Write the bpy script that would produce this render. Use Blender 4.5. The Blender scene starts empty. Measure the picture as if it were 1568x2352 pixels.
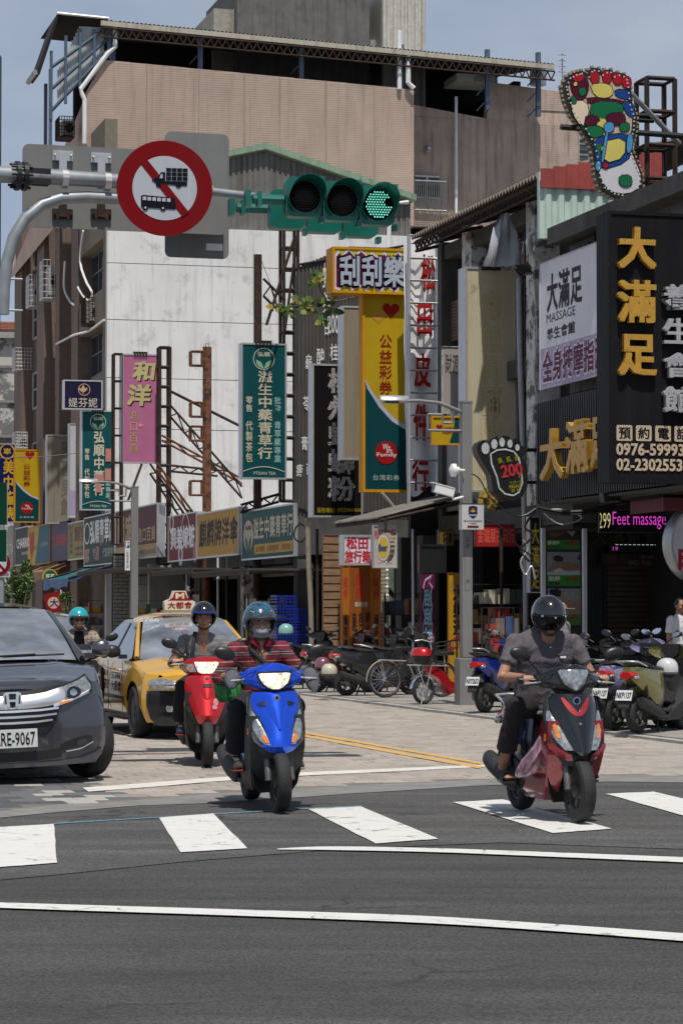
import bpy, math, random
from mathutils import Vector, Matrix, Euler
PI=math.pi; R=math.radians; sin=math.sin; cos=math.cos
random.seed(7); C=bpy.context.scene.collection; SC=bpy.context.scene
# ---------------- camera, world, sun, exposure
F=6000.; TH=math.atan(229/F); A=math.atan(1584/F)
cam=bpy.data.cameras.new('camera'); co=bpy.data.objects.new('camera',cam); C.objects.link(co); SC.camera=co
co.location=(0,0,1.5); co.rotation_euler=(PI/2+TH,0,0)
cam.sensor_fit='VERTICAL'; cam.sensor_height=36; cam.lens=F/2352*36; cam.clip_end=3000; cam.clip_start=.5
SUN_EL=R(66); SUN_AZ=R(172)      # azimuth of the sun, clockwise from +Y
sd=Vector((sin(SUN_AZ)*cos(SUN_EL),cos(SUN_AZ)*cos(SUN_EL),sin(SUN_EL)))
w=bpy.data.worlds.new('World'); SC.world=w; w.use_nodes=True; nt=w.node_tree; N=nt.nodes; L=nt.links; N.clear()
sky=N.new('ShaderNodeTexSky'); sky.sky_type='NISHITA'; sky.sun_disc=False; sky.sun_elevation=SUN_EL; sky.sun_rotation=SUN_AZ
sky.air_density=1.2; sky.dust_density=2.0; sky.ozone_density=2.0
tc=N.new('ShaderNodeTexCoord'); mp=N.new('ShaderNodeMapping'); mp.inputs['Scale'].default_value=(1,1,3.2)
nz=N.new('ShaderNodeTexNoise'); nz.inputs['Scale'].default_value=3.1; nz.inputs['Detail'].default_value=7; nz.inputs['Roughness'].default_value=.58
cr=N.new('ShaderNodeValToRGB'); cr.color_ramp.elements[0].position=.47; cr.color_ramp.elements[1].position=.72
cr.color_ramp.elements[1].color=(.5,.5,.5,1); mp.inputs['Location'].default_value=(.4,.3,1.7)
mx=N.new('ShaderNodeMix'); mx.data_type='RGBA'; mx.inputs['B'].default_value=(11.5,12.,12.8,1)
hz=N.new('ShaderNodeMix'); hz.data_type='RGBA'; hz.inputs['B'].default_value=(7.7,9.3,12.3,1)
bg=N.new('ShaderNodeBackground'); bg.inputs['Strength'].default_value=.063; ow=N.new('ShaderNodeOutputWorld')
L.new(tc.outputs['Generated'],mp.inputs['Vector']); L.new(mp.outputs[0],nz.inputs['Vector']); L.new(nz.outputs['Fac'],cr.inputs[0])
sx=N.new('ShaderNodeSeparateXYZ'); L.new(tc.outputs['Generated'],sx.inputs[0]); zr_=N.new('ShaderNodeMapRange'); zr_.inputs[1].default_value=0; zr_.inputs[2].default_value=.8; zr_.inputs[3].default_value=.88; zr_.inputs[4].default_value=.08; L.new(sx.outputs[2],zr_.inputs[0]); L.new(zr_.outputs[0],hz.inputs['Factor'])
L.new(sky.outputs[0],hz.inputs['A']); L.new(hz.outputs['Result'],mx.inputs['A']); L.new(cr.outputs[0],mx.inputs['Factor'])
L.new(mx.outputs['Result'],bg.inputs['Color']); L.new(bg.outputs[0],ow.inputs[0])
sl=bpy.data.lights.new('sun','SUN'); sl.energy=5.0; sl.angle=R(.53); sl.color=(1,.955,.88)
so=bpy.data.objects.new('sun',sl); C.objects.link(so); so.rotation_euler=(-sd).to_track_quat('-Z','Y').to_euler(); so.location=sd*60
SC.view_settings.view_transform='Standard'; SC.view_settings.look='None'; SC.view_settings.gamma=1; SC.view_settings.use_curve_mapping=False
SC.view_settings.exposure=-.28
SC.render.engine='CYCLES'; SC.cycles.max_bounces=6; SC.cycles.transparent_max_bounces=6; SC.cycles.glossy_bounces=3
SC.cycles.use_denoising=True
# ---------------- pixel -> place (pixels of a 1568 x 2352 picture), street frame: u along the street, v to its right side
O=Vector((0,0,1.5)); Sx=Vector((-sin(A),cos(A),0)); Rx=Vector((cos(A),sin(A),0))
def ray(x,y):
    a=(x-784)/F; b=(1176-y)/F
    return Vector((a,cos(TH)-b*sin(TH),sin(TH)+b*cos(TH)))
def pG(x,y,z=0.):
    d=ray(x,y); return O+d*((z-1.5)/d.z)
def pY(x,y,Y):
    d=ray(x,y); return O+d*(Y/d.y)
def pU(x,y,u):                       # -> (v,z) on the plane across the street at u
    d=ray(x,y); k=u/d.dot(Sx); p=O+d*k; return p.dot(Rx),p.z
def pV(x,y,v):                       # -> (u,z) on the plane along the street at v
    d=ray(x,y); k=v/d.dot(Rx); p=O+d*k; return p.dot(Sx),p.z
def W(v,u,z=0.): return Rx*v+Sx*u+Vector((0,0,z))
# ---------------- materials
_M={}
def nodes(name):
    m=bpy.data.materials.new(name); m.use_nodes=True; return m,m.node_tree.nodes,m.node_tree.links,m.node_tree.nodes['Principled BSDF']
def mat(name,col,rough=.6,metal=0,var=.12,scale=6,bump=0,bscale=None,spots=None,spotc=(.02,.02,.02),streak=0,streakc=(.05,.04,.03),coat=0,emit=0,spec=None,stretch=(1,1,1),alpha=None,trans=0,flake=0,crack=None):
    if name in _M: return _M[name]
    m,N,L,b=nodes(name)
    b.inputs['Roughness'].default_value=rough; b.inputs['Metallic'].default_value=metal
    if coat: b.inputs['Coat Weight'].default_value=coat; b.inputs['Coat Roughness'].default_value=.05
    if spec is not None: b.inputs['Specular IOR Level'].default_value=spec
    if trans: b.inputs['Transmission Weight'].default_value=trans
    if alpha is not None: b.inputs['Alpha'].default_value=alpha
    tc=N.new('ShaderNodeTexCoord'); mp=N.new('ShaderNodeMapping'); mp.inputs['Scale'].default_value=stretch
    L.new(tc.outputs['Object'],mp.inputs['Vector'])
    n=N.new('ShaderNodeTexNoise'); n.inputs['Scale'].default_value=scale; n.inputs['Detail'].default_value=6; n.inputs['Roughness'].default_value=.6
    L.new(mp.outputs[0],n.inputs['Vector'])
    mr=N.new('ShaderNodeMapRange'); mr.inputs[1].default_value=.3; mr.inputs[2].default_value=.7; mr.inputs[3].default_value=1-var; mr.inputs[4].default_value=1+var
    L.new(n.outputs['Fac'],mr.inputs[0])
    mu=N.new('ShaderNodeVectorMath'); mu.operation='SCALE'; mu.inputs[0].default_value=col[:3]; L.new(mr.outputs[0],mu.inputs['Scale'])
    out=mu.outputs[0]
    def over(out,fac,c):
        x=N.new('ShaderNodeMix'); x.data_type='RGBA'; L.new(fac,x.inputs['Factor']); L.new(out,x.inputs['A']); x.inputs['B'].default_value=(*c,1); return x.outputs['Result']
    if spots:
        s=N.new('ShaderNodeTexNoise'); s.inputs['Scale'].default_value=spots[0]; s.inputs['Detail'].default_value=8; s.inputs['Roughness'].default_value=.7; L.new(mp.outputs[0],s.inputs['Vector'])
        r=N.new('ShaderNodeMapRange'); r.inputs[1].default_value=spots[1]; r.inputs[2].default_value=spots[1]+spots[2]; r.inputs[4].default_value=spots[3] if len(spots)>3 else 1.; L.new(s.outputs['Fac'],r.inputs[0]); out=over(out,r.outputs[0],spotc)
    if streak:
        mp2=N.new('ShaderNodeMapping'); mp2.inputs['Scale'].default_value=(2.4,2.4,.14); L.new(tc.outputs['Object'],mp2.inputs['Vector'])
        s=N.new('ShaderNodeTexNoise'); s.inputs['Scale'].default_value=2.2; s.inputs['Detail'].default_value=7; s.inputs['Roughness'].default_value=.65; L.new(mp2.outputs[0],s.inputs['Vector'])
        r=N.new('ShaderNodeMapRange'); r.inputs[1].default_value=.5; r.inputs[2].default_value=.78; r.inputs[4].default_value=streak; L.new(s.outputs['Fac'],r.inputs[0]); out=over(out,r.outputs[0],streakc)
    if crack:
        ns=N.new('ShaderNodeTexNoise'); ns.inputs['Scale'].default_value=crack[0]*1.7; ns.inputs['Detail'].default_value=4; L.new(tc.outputs['Object'],ns.inputs['Vector'])
        ad=N.new('ShaderNodeVectorMath'); ad.operation='MULTIPLY_ADD'; ad.inputs[1].default_value=(.35/crack[0],)*3; L.new(ns.outputs['Color'],ad.inputs[0]); L.new(tc.outputs['Object'],ad.inputs[2])
        vo=N.new('ShaderNodeTexVoronoi'); vo.feature='DISTANCE_TO_EDGE'; vo.inputs['Scale'].default_value=crack[0]; L.new(ad.outputs[0],vo.inputs['Vector'])
        r=N.new('ShaderNodeMapRange'); r.inputs[1].default_value=0; r.inputs[2].default_value=crack[1]; r.inputs[3].default_value=1; r.inputs[4].default_value=0; L.new(vo.outputs['Distance'],r.inputs[0])
        r2=N.new('ShaderNodeMapRange'); r2.inputs[1].default_value=.5; r2.inputs[2].default_value=.62; r2.inputs[4].default_value=crack[2]; L.new(ns.outputs['Fac'],r2.inputs[0])
        k=N.new('ShaderNodeMath'); k.operation='MULTIPLY'; L.new(r.outputs[0],k.inputs[0]); L.new(r2.outputs[0],k.inputs[1]); out=over(out,k.outputs[0],(.05,.048,.045))
    L.new(out,b.inputs['Base Color'])
    if emit: L.new(out,b.inputs['Emission Color']); b.inputs['Emission Strength'].default_value=emit
    if bump:
        bp=N.new('ShaderNodeBump'); bp.inputs['Strength'].default_value=min(1,bump); bp.inputs['Distance'].default_value=.02
        k=N.new('ShaderNodeTexNoise'); k.inputs['Scale'].default_value=bscale or scale*3; k.inputs['Detail'].default_value=5; L.new(mp.outputs[0],k.inputs['Vector'])
        L.new(k.outputs['Fac'],bp.inputs['Height']); L.new(bp.outputs[0],b.inputs['Normal'])
    _M[name]=m; return m
def srgb(r,g,b):
    f=lambda c:(c/255/12.92 if c<=10.3 else ((c/255+.055)/1.055)**2.4)
    return (f(r),f(g),f(b))
# ---------------- mesh collector
OFF={}
class MB:
    def __init__(s,m=None): s.v=[];s.f=[];s.mi=[];s.ms=[];s.m=m;s.T=None
    def mat(s,m):
        m=m or s.m
        if m not in s.ms: s.ms.append(m)
        return s.ms.index(m)
    def add(s,vs,fs,m=None):
        k=len(s.v); i=s.mat(m)
        if s.T is not None: vs=[s.T@Vector(p) for p in vs]
        s.v+= [tuple(p) for p in vs]; s.f+=[[a+k for a in q] for q in fs]; s.mi+=[i]*len(fs); return s
    def bx(s,x0,x1,y0,y1,z0,z1,m=None):
        v=[(x,y,z) for z in (z0,z1) for y in (y0,y1) for x in (x0,x1)]
        return s.add(v,[(0,2,3,1),(4,5,7,6),(0,1,5,4),(2,6,7,3),(0,4,6,2),(1,3,7,5)],m)
    def box(s,c,d,m=None,rot=None):
        Q=Euler(rot).to_matrix() if rot else Matrix.Identity(3)
        v=[Vector(c)+Q@Vector((x*d[0]/2,y*d[1]/2,z*d[2]/2)) for z in (-1,1) for y in (-1,1) for x in (-1,1)]
        return s.add(v,[(0,2,3,1),(4,5,7,6),(0,1,5,4),(2,6,7,3),(0,4,6,2),(1,3,7,5)],m)
    def loft(s,rings,m=None,closed=True,cap=True,loop=False):
        n=len(rings[0]); v=[p for r in rings for p in r]; f=[]; nr=len(rings)
        for i in range(nr if loop else nr-1):
            for j in range(n if closed else n-1):
                a=i*n+j; b=i*n+(j+1)%n; c=((i+1)%nr)*n
                f.append((a,b,c+(j+1)%n,c+j))
        if cap and closed and not loop: f.append(tuple(range(n-1,-1,-1))); f.append(tuple((nr-1)*n+j for j in range(n)))
        return s.add(v,f,m)
    def tube(s,pts,r,m=None,n=8,cap=True,flat=1.):
        pts=[Vector(p) for p in pts]; rs=r if isinstance(r,(list,tuple)) else [r]*len(pts); rings=[]
        up=None
        for i,p in enumerate(pts):
            d=(pts[min(i+1,len(pts)-1)]-pts[max(i-1,0)])
            if d.length<1e-9: d=Vector((0,0,1))
            d.normalize()
            if up is None: up=Vector((0,0,1)) if abs(d.z)<.9 else Vector((0,1,0))
            a=d.cross(up); 
            if a.length<1e-6: a=d.cross(Vector((1,0,0)))
            a.normalize(); b=a.cross(d).normalized(); up=b
            rings.append([p+(a*cos(2*PI*k/n)*rs[i]+b*sin(2*PI*k/n)*rs[i]*flat) for k in range(n)])
        return s.loft(rings,m,cap=cap)
    def bar(s,a,b,t,m=None): return s.tube([a,b],t*.707,m,4)
    def lathe(s,prof,m=None,n=20,c=(0,0,0),ax='z',cap=True):
        c=Vector(c); rings=[]
        for r,h in prof:
            q=[]
            for k in range(n):
                a=2*PI*k/n; x,y=r*cos(a),r*sin(a)
                q.append(c+(Vector((x,y,h)) if ax=='z' else Vector((h,x,y)) if ax=='x' else Vector((x,-h,y))))
            rings.append(q)
        return s.loft(rings,m,cap=cap)
    def ell(s,c,r,m=None,n=12,k=8,rot=None):
        Q=Euler(rot).to_matrix() if rot else Matrix.Identity(3); rings=[]
        for i in range(k+1):
            a=PI*i/k; a=min(max(a,.04),PI-.04)
            rings.append([Vector(c)+Q@Vector((r[0]*sin(a)*cos(2*PI*j/n),r[1]*sin(a)*sin(2*PI*j/n),r[2]*cos(a))) for j in range(n)])
        return s.loft(rings,m)
    def prism(s,poly,y0,y1,m=None):   # (x,z) outline, counter-clockwise seen from -y
        n=len(poly); v=[(x,y0,z) for x,z in poly]+[(x,y1,z) for x,z in poly]
        f=[tuple(range(n)),tuple(range(2*n-1,n-1,-1))]+[(i,i+n,(i+1)%n+n,(i+1)%n) for i in range(n)]
        return s.add(v,f,m)
    def ribs(s,x0,x1,z0,z1,y,pitch,depth,m=None,vert=True,th=.02):
        # corrugated sheet in the xz plane; ribs run along z when vert
        a,b=(x0,x1) if vert else (z0,z1); n=max(2,int((b-a)/pitch)); pts=[]
        for i in range(n):
            q=a+(b-a)*i/n; w_=(b-a)/n
            pts+=[(q,0),(q+w_*.35,0),(q+w_*.5,-depth),(q+w_*.85,-depth)]
        pts.append((b,0)); v=[];f=[]
        for (q,d) in pts:
            v+= [(q,y+d,z0),(q,y+d,z1)] if vert else [(x0,y+d,q),(x1,y+d,q)]
        for i in range(len(pts)-1): f.append((2*i,2*i+2,2*i+3,2*i+1))
        s.add(v,f,m); return s
    def skin(s,rows,surf,off=0,th=.012,m=None,nc=8,crown=0):   # rows: (z,xl,xr); surf(x,z)->y of the skin (front is -y)
        fr=[];bk=[]
        for z,xl,xr in rows:
            q=[];r=[]
            for j in range(nc+1):
                k=j/nc; x=xl+(xr-xl)*k; y=surf(x,z)-off-crown*(1-(2*k-1)**2)
                q.append((x,y,z)); r.append((x,y+th,z))
            fr.append(q); bk.append(r)
        n=nc+1; nr=len(rows); v=[p for q in fr for p in q]+[p for q in bk for p in q]; f=[]; K=n*nr
        for i in range(nr-1):
            for j in range(nc):
                a=i*n+j; f.append((a,a+1,a+n+1,a+n)); f.append((K+a,K+a+n,K+a+n+1,K+a+1))
        for i in range(nr-1):
            a=i*n; f.append((a,a+n,K+a+n,K+a)); a=i*n+nc; f.append((a,K+a,K+a+n,a+n))
        for j in range(nc):
            f.append((j,K+j,K+j+1,j+1)); a=(nr-1)*n+j; f.append((a,a+1,K+a+1,K+a))
        return s.add(v,f,m)
    def text(s,t,x0,z0,x1,z1,y,m=None,mode='h',bold=0,ext=0,keep=False):
        # writing in the xz plane facing -y, fitted into the rectangle; mode v stacks the characters
        cells=[]
        cjk=lambda c: ord(c)>0x2e80
        if mode=='v':
            n=len(t); h=(z1-z0)/n
            for i,c in enumerate(t):
                if c!=' ': cells.append((c,x0,z1-(i+1)*h,x1,z1-i*h))
        elif all(cjk(c) or c==' ' for c in t):
            n=len(t); w_=(x1-x0)/n
            for i,c in enumerate(t):
                if c!=' ': cells.append((c,x0+i*w_,z0,x0+(i+1)*w_,z1))
        else: cells=[(t,x0,z0,x1,z1)]
        for c,a,b,c2,d in cells:
            vs,fs=glyph(c,min(bold,.008),ext)
            if not vs: continue
            sh=[(0,0)] if bold<=.012 else [(-bold*.7,-bold*.5),(bold*.7,-bold*.5),(-bold*.7,bold*.5),(bold*.7,bold*.5)]
            if len(c)==1 and cjk(c): xa,xb,za,zb=-.02,1.02,-.14,.9
            else:
                xs=[p[0] for p in vs]; zs=[p[1] for p in vs]; xa,xb,za,zb=min(xs),max(xs),min(zs),max(zs)
            sx=(c2-a)/(xb-xa); sz=(d-b)/(zb-za)
            if keep: sx=sz=min(sx,sz)
            for i,(dx,dz) in enumerate(sh): s.add([(a+(p[0]+dx-xa)*sx,y-p[2]-.0004*i,b+(p[1]+dz-za)*sz) for p in vs],fs,m)
        return s
    def build(s,name,parent=None,smooth=None,loc=None,kind=None,label=None,rot=None):
        me=bpy.data.meshes.new(name)
        if parent in OFF: o=OFF[parent]; s.v=[(p[0]-o[0],p[1]-o[1],p[2]-o[2]) for p in s.v]
        me.from_pydata(s.v,[],s.f)
        for m in s.ms: me.materials.append(m)
        me.polygons.foreach_set('material_index',s.mi)
        if smooth: 
            me.polygons.foreach_set('use_smooth',[True]*len(s.f)); me.set_sharp_from_angle(angle=R(smooth))
        me.update()
        ob=bpy.data.objects.new(name,me); C.objects.link(ob)
        if parent: ob.parent=parent
        if loc is not None: ob.location=loc
        if rot: ob.rotation_euler=rot
        if kind: ob['kind']=kind
        if label: ob['label']=label
        return ob
_G={}
def glyph(c,bold=0,ext=0):
    k=(c,bold,ext)
    if k not in _G:
        cu=bpy.data.curves.new('t','FONT'); cu.body=c; cu.resolution_u=2; cu.offset=bold; cu.extrude=ext
        ob=bpy.data.objects.new('t',cu); me=bpy.data.meshes.new_from_object(ob)
        _G[k]=([(v.co.x,v.co.y,v.co.z) for v in me.vertices],[tuple(p.vertices) for p in me.polygons])
        bpy.data.objects.remove(ob); bpy.data.curves.remove(cu); bpy.data.meshes.remove(me)
    return _G[k]
def tag(o,label,cat,group=None):
    o['label']=label; o['category']=cat
    if group: o['group']=group
    return o
def thing(name,label,cat,loc=(0,0,0),rz=0,group=None):
    o=bpy.data.objects.new(name,None); C.objects.link(o); o.location=loc; o.rotation_euler=(0,0,rz); o.empty_display_size=.1
    return tag(o,label,cat,group)
def sthing(name,label,cat,v,u,z=0,group=None):   # a thing whose parts are given in street coordinates (v,u,z)
    o=thing(name,label,cat,W(v,u,z),A,group); OFF[o]=(v,u,z); return o
def bevel(o,w_=.01,seg=2):
    b=o.modifiers.new('b','BEVEL'); b.width=w_; b.segments=seg; b.limit_method='ANGLE'; b.angle_limit=R(40); return o
def copytree(o,parent=None):
    c=o.copy(); C.objects.link(c)
    if parent: c.parent=parent
    for ch in list(o.children): copytree(ch,c)
    return c
# ---------------- common materials
rnd=random.random
def ru(a,b): return a+(b-a)*rnd()
white=mat('white_paint',(.72,.72,.71),.5,var=.06,scale=3,streak=.25,streakc=(.3,.29,.26))
whitep=mat('white_print',(.74,.74,.72),.55,var=.03)
blackp=mat('black_plastic',(.014,.014,.015),.38,var=.3,scale=14)
blackm=mat('black_metal',(.02,.02,.022),.45,.3,var=.3,scale=9)
dgrey=mat('dark_grey_plastic',(.035,.035,.038),.5,var=.25,scale=12)
steel=mat('galvanised_steel',(.36,.37,.38),.45,.75,var=.22,scale=5,streak=.3,streakc=(.12,.1,.08))
chrome=mat('chrome',(.85,.85,.86),.16,1,var=.04)
rubber=mat('tyre_rubber',(.017,.017,.018),.75,var=.25,scale=30,bump=.3,bscale=60)
rust=mat('rusty_steel',(.16,.065,.03),.85,.2,var=.5,scale=7,spots=(5,.5,.1),spotc=(.03,.018,.012),bump=.4)
darkrust=mat('dark_rusted_steel',(.035,.02,.015),.85,.2,var=.5,scale=6,spots=(4,.58,.12),spotc=(.11,.045,.02))
alu=mat('brushed_aluminium',(.55,.55,.55),.38,.6,var=.1,streak=.2,streakc=(.2,.19,.18))
glassd=mat('dark_window_glass',(.012,.015,.018),.06,0,var=.3,scale=2,spec=.8)
concrete=mat('weathered_concrete',(.23,.22,.205),.9,var=.2,scale=3,bump=.3,streak=.6,streakc=(.05,.048,.045))
# ---------------- ground
def gpoly(name,pts,m,z,kind='structure'):
    q=[pG(x,y,z) for x,y in pts]; mb=MB(m); mb.add(q,[tuple(range(len(q)))]); o=mb.build(name,kind=kind)
    if o.data.polygons[0].normal.z<0: o.data.flip_normals()
    return o
def asphalt_mat(name,col,patch):
    m,N,L,b=nodes(name); b.inputs['Roughness'].default_value=.82
    tc=N.new('ShaderNodeTexCoord')
    def nz(s,d,st=(1,1,1),rg=.6):
        mp=N.new('ShaderNodeMapping'); mp.inputs['Scale'].default_value=st; L.new(tc.outputs['Object'],mp.inputs[0])
        n=N.new('ShaderNodeTexNoise'); n.inputs['Scale'].default_value=s; n.inputs['Detail'].default_value=d; n.inputs['Roughness'].default_value=rg; L.new(mp.outputs[0],n.inputs['Vector']); return n.outputs['Fac']
    def rng(x,a,b_,c,d):
        r=N.new('ShaderNodeMapRange'); r.inputs[1].default_value=a; r.inputs[2].default_value=b_; r.inputs[3].default_value=c; r.inputs[4].default_value=d; L.new(x,r.inputs[0]); return r.outputs[0]
    def mul(a,b_):
        k=N.new('ShaderNodeMath'); k.operation='MULTIPLY'; L.new(a,k.inputs[0]); L.new(b_,k.inputs[1]); return k.outputs[0]
    f=mul(mul(rng(nz(70,4),.32,.68,.3,1.8),rng(nz(.5,5,(1,1.6,1)),.3,.7,1-patch,1+patch)),rng(nz(1.6,6,(.2,1.6,1)),.35,.7,.72,1.28))
    v=N.new('ShaderNodeTexVoronoi'); v.inputs['Scale'].default_value=45; L.new(tc.outputs['Object'],v.inputs['Vector'])
    st=rng(v.outputs['Distance'],.04,.1,1.,0.); sel=rng(nz(60,1),.57,.62,0.,.75)
    mu=N.new('ShaderNodeVectorMath'); mu.operation='SCALE'; mu.inputs[0].default_value=col; L.new(f,mu.inputs['Scale'])
    x=N.new('ShaderNodeMix'); x.data_type='RGBA'; x.inputs['B'].default_value=(.32,.31,.30,1); L.new(mul(st,sel),x.inputs['Factor']); L.new(mu.outputs[0],x.inputs['A'])
    vc=N.new('ShaderNodeTexVoronoi'); vc.feature='DISTANCE_TO_EDGE'; vc.inputs['Scale'].default_value=.45
    wn=N.new('ShaderNodeTexNoise'); wn.inputs['Scale'].default_value=1.3; wn.inputs['Detail'].default_value=6; L.new(tc.outputs['Object'],wn.inputs['Vector'])
    wa=N.new('ShaderNodeVectorMath'); wa.operation='MULTIPLY_ADD'; wa.inputs[1].default_value=(.9,.9,.9); L.new(wn.outputs['Color'],wa.inputs[0]); L.new(tc.outputs['Object'],wa.inputs[2]); L.new(wa.outputs[0],vc.inputs['Vector'])
    ck=mul(rng(vc.outputs['Distance'],.0,.012,1.,0.),rng(nz(.35,2),.5,.6,0.,.8))
    oil=rng(nz(.8,3,(1,1,1),.5),.66,.74,0.,.55)
    y=N.new('ShaderNodeMix'); y.data_type='RGBA'; y.inputs['B'].default_value=(.014,.0135,.013,1); mxk=N.new('ShaderNodeMath'); mxk.operation='MAXIMUM'; L.new(ck,mxk.inputs[0]); L.new(oil,mxk.inputs[1]); L.new(mxk.outputs[0],y.inputs['Factor']); L.new(x.outputs['Result'],y.inputs['A']); x=y
    L.new(x.outputs['Result'],b.inputs['Base Color'])
    bp=N.new('ShaderNodeBump'); bp.inputs['Strength'].default_value=.55; bp.inputs['Distance'].default_value=.008; L.new(nz(110,3),bp.inputs['Height']); L.new(bp.outputs[0],b.inputs['Normal'])
    return m
asph=asphalt_mat('fresh_asphalt',(.050,.0487,.0475),.22); asph2=asphalt_mat('older_asphalt',(.070,.0675,.065),.18)
pave_under=mat('paving_joint_sand',(.16,.14,.12),.9,var=.2,scale=5)
MB(asph).add([(-400,-40,-.01),(400,-40,-.01),(400,1200,-.01),(-400,1200,-.01)],[(0,1,2,3)]).build('ground',kind='structure')
near=[(-700,1935),(-200,1890),(0,1878),(124,1866),(314,1850),(496,1844),(815,1822),(1120,1803),(1400,1795),(1568,1797),(2400,1830)]  # road side of the gutter
far=[(-700,1925),(-200,1873),(0,1863),(124,1849),(250,1842),(316,1838),(468,1824),(675,1812),(815,1804),(1120,1790),(1400,1781),(1568,1781),(2400,1812)]
seam=[(2400,2120),(1568,1950),(1150,1935),(780,1950),(430,1978),(140,2008),(-100,2030),(-700,2080)]
gpoly('old_road_surface',near+seam,asph2,-.006)
conc=mat('gutter_concrete',(.2,.195,.185),.9,var=.22,scale=4,spots=(7,.6,.12,.7),spotc=(.07,.068,.065),bump=.4)
gpoly('gutter_strip',far+near[::-1],conc,-.002)
# brick paving bed, then the pavers laid on it
def lim(name,pts): return None
farv=[pG(x,y) for x,y in far]
def near_u(v):       # u of the paving's near edge at a given v
    us=[(p.dot(Rx),p.dot(Sx)) for p in farv]
    for (a,b),(c,d) in zip(us,us[1:]):
        if a<=v<=c: return b+(d-b)*(v-a)/(c-a)
    return us[0][1] if v<us[0][0] else us[-1][1]
bedpts=[p for p in farv]+[W(40,300),W(-60,300)]
bed=MB(pave_under); bed.add([(p.x,p.y,-.003) for p in bedpts],[tuple(range(len(bedpts)))]); bedo=bed.build('brick_pavement',kind='structure')
if bedo.data.polygons[0].normal.z<0: bedo.data.flip_normals()
pm=[mat('paver_%s'%n,c,.9,var=.14,scale=25,bump=.3,bscale=60,spots=(1.1,.52,.2,.5),spotc=(.15,.135,.12)) for n,c in zip('abcde',[(.34,.30,.262),(.31,.275,.24),(.375,.33,.292),(.35,.305,.266),(.265,.235,.21)])]
pd=[mat('dark_paver_%s'%n,c,.9,var=.2,scale=15,bump=.3) for n,c in zip('ab',[(.075,.077,.082),(.12,.12,.125)])]
pl_=mat('pale_paver',(.36,.345,.32),.9,var=.15,scale=15)
PW,PL=.255,.30; SIDE_V=11.45
def paver_mesh(mb,v0,v1,u0,u1,m,h,tv=0,tu=0):
    g=.0045; a,b,c,d=v0+g,v1-g,u0+g,u1-g; z=[h-tv-tu,h+tv-tu,h+tv+tu,h-tv+tu]; ch=.006
    P=[(a,c),(b,c),(b,d),(a,d)]; q=[W(x,y,-.01) for x,y in P]+[W(x,y,k-.004) for (x,y),k in zip(P,z)]
    I=[(a+ch,c+ch),(b-ch,c+ch),(b-ch,d-ch),(a+ch,d-ch)]; q+=[W(x,y,k) for (x,y),k in zip(I,z)]
    mb.add(q,[(8,9,10,11)]+[(i,(i+1)%4,4+(i+1)%4,4+i) for i in range(4)]+[(4+i,4+(i+1)%4,8+(i+1)%4,8+i) for i in range(4)],m)
cands=[];rest=MB(pm[0]); umax=62
r_=0; u=18.
while u<umax:
    v=-3.2+(.5*PW if r_%2 else 0)
    while v<SIDE_V-.02:
        v1=min(v+PW,SIDE_V); 
        if u>near_u(v+PW/2)+.02 and u+PL<umax and not (abs(v-near_line(u))<0 if False else False):
            p=W(v,u); t=(p.x)/max(p.y,.1)
            if abs(t)<.16 and p.y>5: cands.append((p.y,v,v1,u,min(u+PL,umax)))
        v+=PW
    u+=PL; r_+=1
dark_v=lambda v,u: None
darkedge=[pG(x,y) for x,y in [(100,1774),(300,1846)]]   # street line parting dark band from the pink pavers
dv0=(darkedge[0].dot(Rx)+darkedge[1].dot(Rx))/2
cands.sort()
nind=0
for k,(d,v0,v1,u0,u1) in enumerate(cands):
    px=1568*.5
    p=W(v0,u0); x=784+F*p.x/p.y
    m=random.choices(pm,[4,4,3,3,1])[0]
    if v0<dv0-.62: m=random.choice([pd[0],pd[0],pd[1]])
    elif v0<dv0: m=random.choice([pd[1],pl_,pl_,pd[0]])
    h=.0+ru(-.0015,.003); tv,tu=ru(-.0015,.0015),ru(-.0015,.0015)
    if nind<300 and -20<x<1590 and d<26:
        mb=MB(m); paver_mesh(mb,v0,v1,u0,u1,m,h,tv,tu); mb.build('paver',bedo); nind+=1
    else: paver_mesh(rest,v0,v1,u0,u1,m,h,tv,tu)
o=rest.build('paver',bedo,kind='stuff')
# far part of the street: paving whose joints only the material can still show
farm,N_,L_,b_=nodes('far_brick_paving'); b_.inputs['Roughness'].default_value=.9
bt=N_.new('ShaderNodeTexBrick'); tcn=N_.new('ShaderNodeTexCoord'); L_.new(tcn.outputs['Object'],bt.inputs['Vector']); bt.inputs['Scale'].default_value=1
bt.inputs['Color1'].default_value=(.36,.30,.255,1); bt.inputs['Color2'].default_value=(.4,.34,.29,1); bt.inputs['Mortar'].default_value=(.2,.17,.15,1); bt.inputs['Brick Width'].default_value=PW; bt.inputs['Row Height'].default_value=PL; bt.inputs['Mortar Size'].default_value=.008
L_.new(bt.outputs['Color'],b_.inputs['Base Color'])
fp=MB(farm); fp.add([(-40,umax,.002),(SIDE_V,umax,.002),(SIDE_V,300,.002),(-40,300,.002)],[(0,1,2,3)]); o=fp.build('street_paving',kind='structure'); o.rotation_euler=(0,0,A)
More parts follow.
